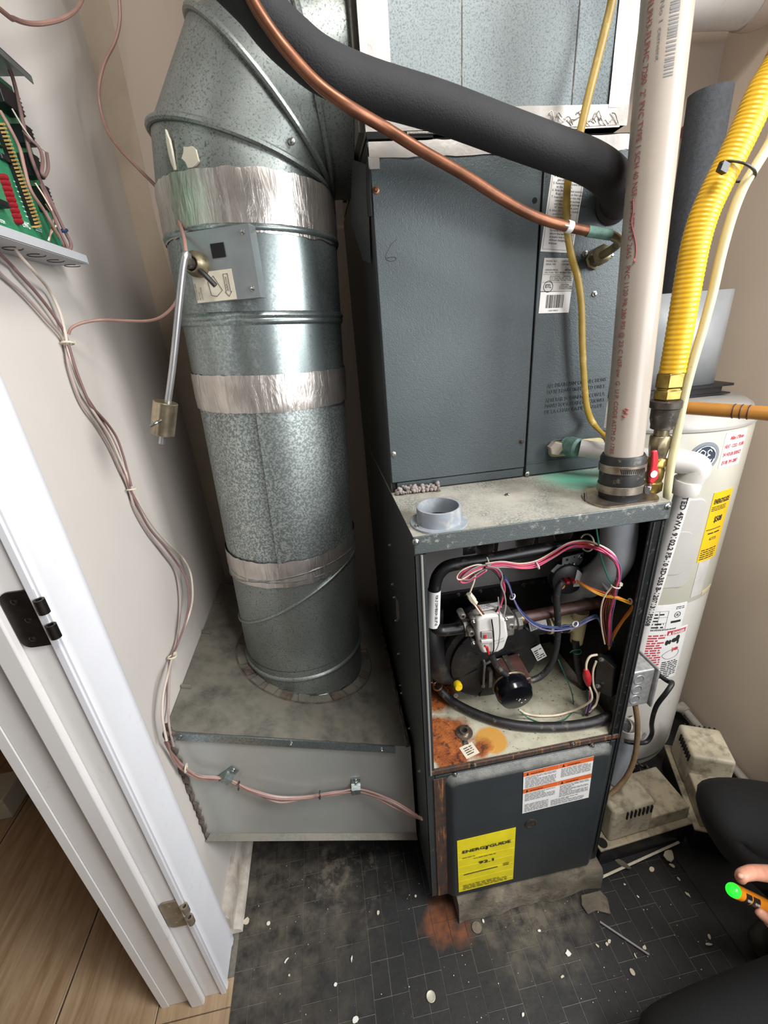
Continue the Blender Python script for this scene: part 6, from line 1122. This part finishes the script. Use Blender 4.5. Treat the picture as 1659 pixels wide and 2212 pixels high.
for p, d, lab in (((-0.4322,0.107,0.4203), (.8, 0, .55), 'slanted metal strap clip holding the cables on the left of the return box'), ((-0.1522,0.107,0.2959), (.12, 0, .99), 'upright metal strap clip holding the cables on the right of the return box')):
    d = V(d).normalized(); e = V((-d.z, 0, d.x)); t = thing('strap_clip', lab, 'clip', p, 'strap clips on the return box'); p = V(p)
    m = MB(); m.prism([p - d*.026 - e*.011 + V((0,.0105,0)), p - d*.012 - e*.011 + V((0,.009,0)), p - d*.008 - e*.011 + V((0,-.006,0)), p + d*.008 - e*.011 + V((0,-.006,0)), p + d*.012 - e*.011 + V((0,.009,0)), p + d*.026 - e*.011 + V((0,.0105,0)), p + d*.026 - e*.011 + V((0,.0115,0)), p - d*.026 - e*.011 + V((0,.0115,0))], e*.022); m.build('strap', M['galvanized_bright'], t)
    for s_ in (-1, 1): screw(p + d*.019*s_ + V((0, .0095, 0)), (0, -1, 0), .0034, None, t)
for p, mt, lab in (((-0.4996,0.098,0.4891), 'tie_white', 'white tie around the cables at the left end of the return box'), ((-0.4099,0.105,0.3944), 'iron_dark', 'dark wire tie just right of the slanted strap clip'), ((-0.2373,0.1,0.3159), 'iron_dark', 'small dark tie between the two strap clips')):
    m = MB(); m.torus(p, (1, 0, -.2), .0085, .0016, 18, 6); tag(m.build('bundle_tie', M[mt]), lab, 'cable tie', 'ties on the return box cables')
tag(wire(None, [(-.5, .09, 1.691), (-.48, .085, 1.73), (-0.45,0.2172,1.7197), (-0.45,0.2491,1.7271), (-0.45,0.2888,1.7421), (-0.45,0.3469,1.7705), (-0.45,0.4299,1.8166), (-0.45,0.511,1.8685), (-0.45,0.5702,1.9169), (-0.45,0.6201,1.9742), (-.46, .5, 2.2), (-.47, .52, 2.49)], 'wire_sheath_pink', .003, 'thermostat_cable'), 'pinkish cable looping across the top left corner above the panel', 'cable', tw)
tag(wire(None, lead((-.33, .6, 2.495), [(-0.3782,0.55,1.9365), (-0.3861,0.55,1.8947), (-0.3936,0.55,1.8701), (-0.4094,0.55,1.8449), (-0.4365,0.55,1.8159), (-0.4569,0.55,1.7829), (-0.465,0.55,1.7523), (-0.4568,0.53,1.7085), (-0.4261,0.48,1.6612), (-0.3837,0.42,1.611), (-0.345,0.36,1.5654), (-0.3148,0.3,1.5175), (-0.2984,0.25,1.4763), (-0.2931,0.22,1.4491), (-0.2875,0.215,1.4437)]), 'wire_sheath_pink', .0031, 'thermostat_cable'), 'pinkish cable hanging from the top down to the duct damper', 'cable', tw)
tag(wire(None, [(-0.512,0.2461,1.3473), (-0.505,0.2486,1.3567), (-0.49,0.2597,1.3636), (-0.4685,0.28,1.3669), (-0.432,0.28,1.3629), (-0.3913,0.27,1.3598), (-0.3623,0.26,1.3655), (-0.3354,0.25,1.3823), (-0.3145,0.24,1.4075), (-0.3025,0.235,1.4327), (-0.2945,0.225,1.443)], 'wire_sheath_pink', .0024, 'thermostat_cable'), 'thin pinkish cable swooping from the first wall tie across to the duct damper', 'cable', tw)
# ---------------------------------------------------------------- litter on the floor
gl_ = 'paint chips scattered on the black floor'
def flake(px, w, h, mt, lab, seed, name='paint_chip', cat='paint chip', grp=gl_, hh=.0016):
    rnd = random.Random(seed); p = V(px); k = 8; w *= .82; h *= .82; a0 = rnd.uniform(0, 6)
    P = [p + V((math.cos(a0)*w*.5*math.cos(2*math.pi*i/k)*rnd.uniform(.5, 1.25) - math.sin(a0)*h*.5*math.sin(2*math.pi*i/k), math.sin(a0)*w*.5*math.cos(2*math.pi*i/k) + math.cos(a0)*h*.5*math.sin(2*math.pi*i/k)*rnd.uniform(.5, 1.25), 0)) for i in range(k)]
    m = MB(); m.prism([q + V((0, 0, .0002)) for q in P], (0, 0, hh)); return tag(m.build(name, M[mt]), lab, cat, grp)
CH = [((0.2977,-0.1323,-0.08), .021, .018, 'chip_white', 'largest round white chip on the floor in front of the furnace'), ((-0.4817,0.075,-0.08), .022, .02, 'chip_paint', 'tan scrap on the floor beside the left baseboard'),
 ((-0.424,0.0594,-0.08), .011, .012, 'chip_white', 'small white triangular chip near the left baseboard'), ((0.4055,-0.1303,-0.08), .012, .007, 'chip_paint', 'tan chip just above the kneeling knee, right of a curled sliver'), ((0.373,-0.132,-0.08), .013, .005, 'chip_paint', 'curled tan sliver left of the tan chips near the knee'),
 ((0.397,-0.1339,-0.08), .008, .008, 'chip_paint', 'small tan chip touching another near the knee'), ((0.4793,-0.155,-0.08), .013, .011, 'chip_paint', 'pale chip right beside the top of the kneeling knee'), ((0.4488,-0.1634,-0.08), .005, .016, 'chip_paint', 'thin pale splinter on the left of the kneeling knee'),
 ((0.4236,-0.1875,-0.08), .016, .012, 'chip_paint', 'cream triangular chip left of the kneeling knee'), ((0.2631,-0.166,-0.08), .016, .006, 'chip_paint', 'cream curl below the large white chip'), ((-0.2148,-0.1479,-0.08), .014, .02, 'chip_white', 'white curled chip at the bottom edge left of center'),
 ((-0.2558,-0.0848,-0.08), .01, .008, 'chip_white', 'white crumb in a brick joint left of center'), ((-0.373,-0.0207,-0.08), .004, .02, 'chip_white', 'white sliver leaning across a brick left of center'), ((-0.3649,-0.0493,-0.08), .006, .006, 'chip_paint', 'yellowish crumb below the white sliver'),
 ((0.5153,-0.0351,-0.08), .008, .006, 'chip_paint', 'small tan crumb right of the pad corner'), ((0.657,-0.0835,-0.08), .008, .018, 'chip_paint', 'tan splinter on the dark floor between hand and pumps'), ((0.6084,-0.0179,-0.08), .013, .02, 'chip_paint', 'tan flake in front of the nearer pump'),
 ((0.6672,-0.0205,-0.08), .02, .012, 'chip_paint', 'gray-tan flake below the board piece by the pump'), ((0.6606,-0.0505,-0.08), .012, .006, 'chip_paint', 'small tan bit below the gray-tan flake'), ((0.6415,-0.1656,-0.08), .014, .008, 'chip_paint', 'tan chip between the two legs, upper'), ((0.6295,-0.1769,-0.08), .006, .02, 'chip_paint', 'tan splinter between the two legs, lower'),
 ((0.2514,-0.0815,-0.08), .006, .01, 'chip_white', 'white crumbs near the rust stain side of the pad front'), ((0.1228,-0.0383,-0.08), .01, .006, 'chip_white', 'white crumb against the pad front'), ((0.5316,-0.0646,-0.08), .008, .004, 'chip_white', 'tiny white crumb right of the concrete flake'), ((-0.0344,0.0441,-0.08), .01, .007, 'chip_paint', 'tan crumb left of the rust stain'),
 ((-0.1386,0.0279,-0.08), .013, .008, 'chip_paint', 'pale curl on the floor left of the rust stain'), ((-0.2144,-0.0465,-0.08), .004, .016, 'chip_white', 'white splinter in a brick joint, center left'), ((0.1496,-0.2054,-0.08), .006, .012, 'chip_white', 'white crumb at the bottom center') ]
for i, (p, w, h, mt, lab) in enumerate(CH): flake(p, w, h, mt, lab, 200 + i)
m = MB(); rnd = random.Random(77)
for i in range(110):
    x = rnd.uniform(-.48, .62); y = rnd.uniform(-.16, .28) if x < 0 else rnd.uniform(-.25, -.04); s_ = rnd.uniform(.0005, .0013); a = rnd.uniform(0, 3)
    c, d = math.cos(a)*s_, math.sin(a)*s_; m.prism([(x - c, y - d, ZF + .0004), (x + d, y - c, ZF + .0004), (x + c*1.4, y + d, ZF + .0004), (x - d, y + c, ZF + .0004)], (0, 0, .0012))
tag(m.build('floor_crumbs', M['chip_paint']), 'tiny pale crumbs and dust specks strewn over the black floor', 'debris', None, 'stuff')
p = V((-0.0416,-0.1432,-0.08)); m = MB(); m.lathe(p + V((0, 0, .0002)), (0, 0, 1), [(.0094, 0), (.0101, .0003), (.0101, .0015), (.0094, .0018), (.0086, .0014), (.001, .0015)], 30); tag(m.build('coin', M['coin_metal']), 'silver coin lying on the black floor at the bottom', 'coin')
p = V((0.1023,-0.0474,-0.08)); m = MB(); m.lathe(p + V((0, 0, .0002)), (0, 0, 1), [(.0115, 0), (.012, .0016), (.011, .002)], 26); tag(m.build('dirty_disc', M['pad_concrete']), 'dull dirty disc on the floor just below the pad', 'coin')
m = MB(); m.tube([(0.4051,-0.0939,-0.076), (0.4795,-0.1689,-0.076)], .0024, 8, 1); tag(m.build('thin_rod', M['wire_gray']), 'thin gray rod on the floor pointing under the kneeling knee', 'rod')
m = MB(); a, b_ = V((0.4496,-0.0162,-0.08)), V((0.721,0.0206,-0.08)); d = (b_ - a).normalized(); e = V((-d.y, d.x, 0)); m.prism([a, b_, b_ + e*.05, a + e*.05], (0, 0, .012)); bd_ = thing('broken_board', 'thin dark broken board with pale edge lying in front of the nearer pump', 'board', ((a + b_)/2)[:]); m.build('board', M['floor_vinyl'], bd_); m = MB(); m.obox((a + b_)/2 + V((0, 0, .0135)), d*((b_ - a).length/2), e*.003, (0, 0, .0015)); m.build('pale_edge', M['chip_paint'], bd_, bevel=.001)
flake((0.6694,-0.0031,-0.067), .05, .03, 'chip_paint', 'broken tan tile scrap lying on the dark board by the pump', 300, 'tile_scrap', 'debris', None, .004); flake((0.5339,0.0009,-0.067), .045, .02, 'pad_concrete', 'dirty tan scrap near the right corner of the pad', 301, 'tile_scrap', 'debris', None, .004)
# ---------------------------------------------------------------- kneeling person
def skin(name, chains, mat, parent, sub=2, root=0):
    vs, es, rs, roots = [], [], [], []
    idx = {}
    for ch in chains:
        prev = None
        for j, (p, r_) in enumerate(ch):
            k = tuple(round(c, 4) for c in p)
            if k in idx: i = idx[k]
            else: i = idx[k] = len(vs); vs.append(tuple(p)); rs.append(r_ if isinstance(r_, tuple) else (r_, r_)); 
            if prev is not None: es.append((prev, i))
            prev = i
    me = bpy.data.meshes.new(name); me.from_pydata(vs, es, []); o = bpy.data.objects.new(name, me); COL.objects.link(o)
    md = o.modifiers.new('skin', 'SKIN'); md.use_smooth_shade = True
    lay = me.skin_vertices[0].data if len(me.skin_vertices) else None
    if lay is None:
        import bmesh
        b = bmesh.new(); b.from_mesh(me); b.verts.layers.skin.verify(); b.to_mesh(me); b.free(); lay = me.skin_vertices[0].data
    # one root per connected piece
    adj = {i: [] for i in range(len(vs))}
    for a, b_ in es: adj[a].append(b_); adj[b_].append(a)
    seen = set()
    for i in range(len(vs)):
        lay[i].radius = rs[i]
        if i not in seen:
            lay[i].use_root = True; st = [i]
            while st:
                q = st.pop()
                if q in seen: continue
                seen.add(q); st += adj[q]
        else: lay[i].use_root = False
    md2 = o.modifiers.new('sub', 'SUBSURF'); md2.levels = md2.render_levels = sub
    me.materials.append(mat)
    if parent: adopt(o, parent)
    return o
pe_ = thing('person', 'person in black trousers kneeling at the right, holding an orange tester pen', 'person', (.9, -.27, ZF))
PEL, HR, HL = (.95, -.29, .23), (.955, -.20, .225), (.93, -.36, .19)
KR, KL = (.600, -.105, .328), (.352, -.328, .005); AR, AL = (.86, -.185, -.005), (.90, -.30, -.035)
SP1, SP2, NK, HD = (.94, -.29, .42), (.90, -.29, .62), (.86, -.29, .75), (.82, -.29, .86)
SR, SL, ER, EL = (.88, -.13, .67), (.90, -.45, .67), (.83, -.145, .44), (.86, -.52, .42)
WR, WL = (0.8183,-0.225,0.119), (.74, -.50, .32)
def mid(a, b_, t): return tuple(a[i] + (b_[i] - a[i])*t for i in range(3))
tip, tail = V((0.5381,-0.225,0.2914)), V((0.7157,-0.225,0.1216)); td = (tail - tip).normalized()
skin('body', [[(PEL, (.10, .08)), (SP1, (.095, .075)), (SP2, (.105, .07)), (NK, .047), (mid(NK, HD, .5), .052)],
  [(SP2, (.105, .07)), (SR, .04), (mid(SR, ER, .5), .036), (ER, .031), (mid(ER, WR, .55), .031), (WR, .025)],
  [(SP2, (.105, .07)), (SL, .04), (mid(SL, EL, .5), .036), (EL, .031), (mid(EL, WL, .6), .03), (WL, .024)],
  [(PEL, (.10, .08)), (HR, .06), (mid(HR, KR, .5), .055), (KR, .044), (mid(KR, AR, .5), .036), (AR, .028)], [(PEL, (.10, .08)), (HL, .06), (mid(HL, KL, .5), .055), (KL, .044), (mid(KL, AL, .5), .036), (AL, .026)]], M['skin'], pe_)
WP = (WL[0] - .05, WL[1] + .005, WL[2] - .022)
lh = [[(mid(EL, WL, .8), .026), (WL, .024), (mid(WL, WP, .55), (.034, .016)), (WP, (.036, .014))]]
for k, (dy, ln, r_) in enumerate(((-.030, .9, .0085), (-.010, 1.05, .009), (.010, 1.0, .009), (.028, .8, .008))):
    a0 = (WP[0] + .004 + .0001*k, WP[1] + dy*.8, WP[2]); lh.append([(a0, r_*1.25), ((WP[0] - .032*ln, WP[1] + dy, WP[2] - .006), r_), ((WP[0] - .056*ln, WP[1] + dy, WP[2] - .022), r_*.92), ((WP[0] - .066*ln, WP[1] + dy, WP[2] - .044), r_*.8)])
lh.append([((WL[0] - .018, WL[1] + .02, WL[2] - .01), .013), ((WL[0] - .03, WL[1] + .05, WL[2] - .012), .0105), ((WL[0] - .052, WL[1] + .064, WL[2] - .02), .009), ((WL[0] - .068, WL[1] + .066, WL[2] - .03), .0075)])
skin('left_hand', lh, M['skin'], pe_, 2)
# hand: palm, thumb over the tester, four fingers curling under it
PB = mid(WR, tuple((0.7139,-0.22,0.1905)), .5); PM = (0.7075,-0.216,0.1879)
hand = [[(WR, .024), (PB, (.034, .020)), (PM, (.036, .019))],
 [(PM, (.014, .014)), ((0.601,-0.235,0.3391), 0.0150), ((0.5377,-0.24,0.3796), 0.0126), ((0.5055,-0.245,0.3922), 0.0110), ((0.5066,-0.246,0.3724), 0.0090)],
 [(mid(PM, PB, .1), 0.0156), ((0.6941,-0.235,0.1184), 0.0126), ((0.6224,-0.245,0.1972), 0.0110), ((0.5979,-0.242,0.2263), 0.0098), ((0.5985,-0.236,0.2256), 0.0078)],
 [(mid(PM, PB, .3), 0.0156), ((0.7189,-0.24,0.0878), 0.0122), ((0.6461,-0.25,0.1621), 0.0108), ((0.6227,-0.248,0.1922), 0.0096), ((0.6277,-0.24,0.1883), 0.0078)],
 [(mid(PM, PB, .5), 0.0156), ((0.7493,-0.245,0.0615), 0.0118), ((0.6837,-0.255,0.1285), 0.0106), ((0.6568,-0.254,0.1635), 0.0094), ((0.6609,-0.246,0.1598), 0.0072)],
 [(mid(PM, PB, .7), 0.0144), ((0.7739,-0.25,0.0492), 0.0106), ((0.714,-0.26,0.1086), 0.0094), ((0.6939,-0.258,0.1349), 0.0084), ((0.6999,-0.25,0.1268), 0.0067)]]
for i, ch in enumerate(hand):                           # separate chains rooted inside the palm
    hand[i] = [((p[0] + .00013*i, p[1], p[2]), r_) for p, r_ in ch]
skin('hand', hand, M['skin'], pe_, 2)
nl = V((0.506,-0.245,0.3906)) + V((-.525, -.265, .81))*.0072; m = MB(); m.ball(nl, .0062, .0045, .0045, 12, 8); m.build('thumb_nail', M['skin'], pe_)
m = MB(); h_ = V(HD); m.ball(h_, .076, .072, .100, 24, 16); hd = m.build('head', M['skin'], pe_, angle=180)
m = MB(); m.ball(h_ + V((-.022, 0, -.052)), .052, .052, .062, 20, 12); m.build('jaw', M['skin'], hd, angle=180)
m = MB(); m.tube([h_ + V((-.070, 0, .016)), h_ + V((-.082, 0, -.006)), h_ + V((-.088, 0, -.022)), h_ + V((-.074, 0, -.026))], lambda q: .006 + .006*math.sin(min(1, q*1.2)*2.2), 12, 4); m.build('nose', M['skin'], hd, angle=180)
for s_ in (-1, 1):
    m = MB(); m.ball(h_ + V((.006, .071*s_, -.008)), .015, .007, .027, 12, 8); m.build('ear', M['skin'], hd)
    m = MB(); m.ball(h_ + V((-.0605, .029*s_, .008)), .0085, .0125, .0062, 12, 8); ey = m.build('eye', M['sticker_white'], hd)
    m = MB(); m.tube([h_ + V((-.064, .014*s_, .028)), h_ + V((-.066, .030*s_, .032)), h_ + V((-.056, .046*s_, .027))], .0036, 8, 4); m.build('eyebrow', M['hair_dark'], hd)
for s_ in (-1, 1): m = MB(); m.ball(h_ + V((-.0672, .029*s_, .008)), .003, .0046, .0046, 10, 7); m.build('iris', M['hair_dark'], hd)
m = MB(); m.tube([h_ + V((-.062, -.022, -.052)), h_ + V((-.071, 0, -.050)), h_ + V((-.062, .022, -.052))], lambda q: .0025 + .0028*math.sin(math.pi*q), 10, 5); m.build('mouth', M['copper'], hd)
m = MB(); m.ball(h_ + V((.016, 0, .022)), .076, .0785, .092, 24, 14); m.build('hair', M['hair_dark'], hd, angle=180)
skin('trousers', [[(PEL, (.14, .12)), (HR, .092), (mid(HR, KR, .4), .086), (mid(HR, KR, .85), .074), (KR, .064), (mid(KR, AR, .25), .064), (mid(KR, AR, .6), .056), (mid(KR, AR, .92), .05)], [(PEL, (.14, .12)), (HL, .094), (mid(HL, KL, .4), .088), (mid(HL, KL, .85), .078), (KL, .066), (mid(KL, AL, .25), .06), (mid(KL, AL, .6), .054), (mid(KL, AL, .92), .045)], [(PEL, (.14, .12)), (mid(PEL, SP1, .3), (.135, .11))]], M['trousers_black'], pe_)
skin('jacket', [[(mid(PEL, SP1, -.05), (.155, .135)), (mid(PEL, SP1, .4), (.150, .128)), (SP1, (.146, .12)), (SP2, (.158, .118)), (mid(SP2, NK, .55), (.085, .08)), (mid(SP2, NK, .95), .063)], [(SP2, (.158, .118)), (SR, .072), (mid(SR, ER, .5), .060), (ER, .052), (mid(ER, WR, .5), .046), (mid(ER, WR, .62), .043)], [(SP2, (.158, .118)), (SL, .072), (mid(SL, EL, .5), .060), (EL, .052), (mid(EL, WL, .55), .045), (mid(EL, WL, .85), .040)]], M['jacket_black'], pe_)
for nm, a, toe in (('boot', AR, (.70, -.215, -.045)), ('boot', AL, (1.03, -.28, -.045))):
    o = skin(nm, [[((a[0], a[1], a[2] + .06), .05), (a, .05), (mid(a, toe, .5), (.045, .034)), (toe, (.044, .03))]], M['boot_olive'], pe_)
vt = thing('voltage_tester', 'orange pen-type tester with glowing green tip held in the hand', 'tester', tip[:])
m = MB(); m.tube([tip + td*.008, tip + td*.14], .0125, 20, 1); m.lathe(tip + td*.14, td, [(.0125, 0), (.011, .01), (.006, .014)], 20); m.build('barrel', M['tester_orange'], vt)
m = MB(); m.ball(tip + td*.004, .0128, .0115, .0125, 18, 12); m.build('glowing_tip', M['tester_led'], vt)
fv = V((0, -1, .35)); fv = (fv - td*fv.dot(td)).normalized(); sv2 = td.cross(fv)
for a, b_, nm in ((.026, .050, 'label_window'), (.056, .085, 'label_window')):
    m = MB(); n = 6; rs = [[tip + td*s + (fv*math.cos(t) + sv2*math.sin(t))*.0131 for s in (a, b_)] for t in [R(-48 + 96*i/8) for i in range(9)]]
    o = len(m.v); m.v += [tuple(p) for r_ in rs for p in r_]
    for i in range(8): m.f.append((2*i, 2*i+1, 2*i+3, 2*i+2)); m.sm.append(True)
    lw = m.build(nm, M['tester_black'], vt)
    m = MB(); m.ball(tip + td*(a*.6 + b_*.4) + fv*.0131, .003, .003, .003, 10, 7); m.ball(tip + td*(a*.25 + b_*.75) + fv*.0131, .003, .003, .003, 10, 7); m.build('symbol', M['wire_gray'], lw, kind='stuff')
bpy.data.objects.remove(glyphs.o)
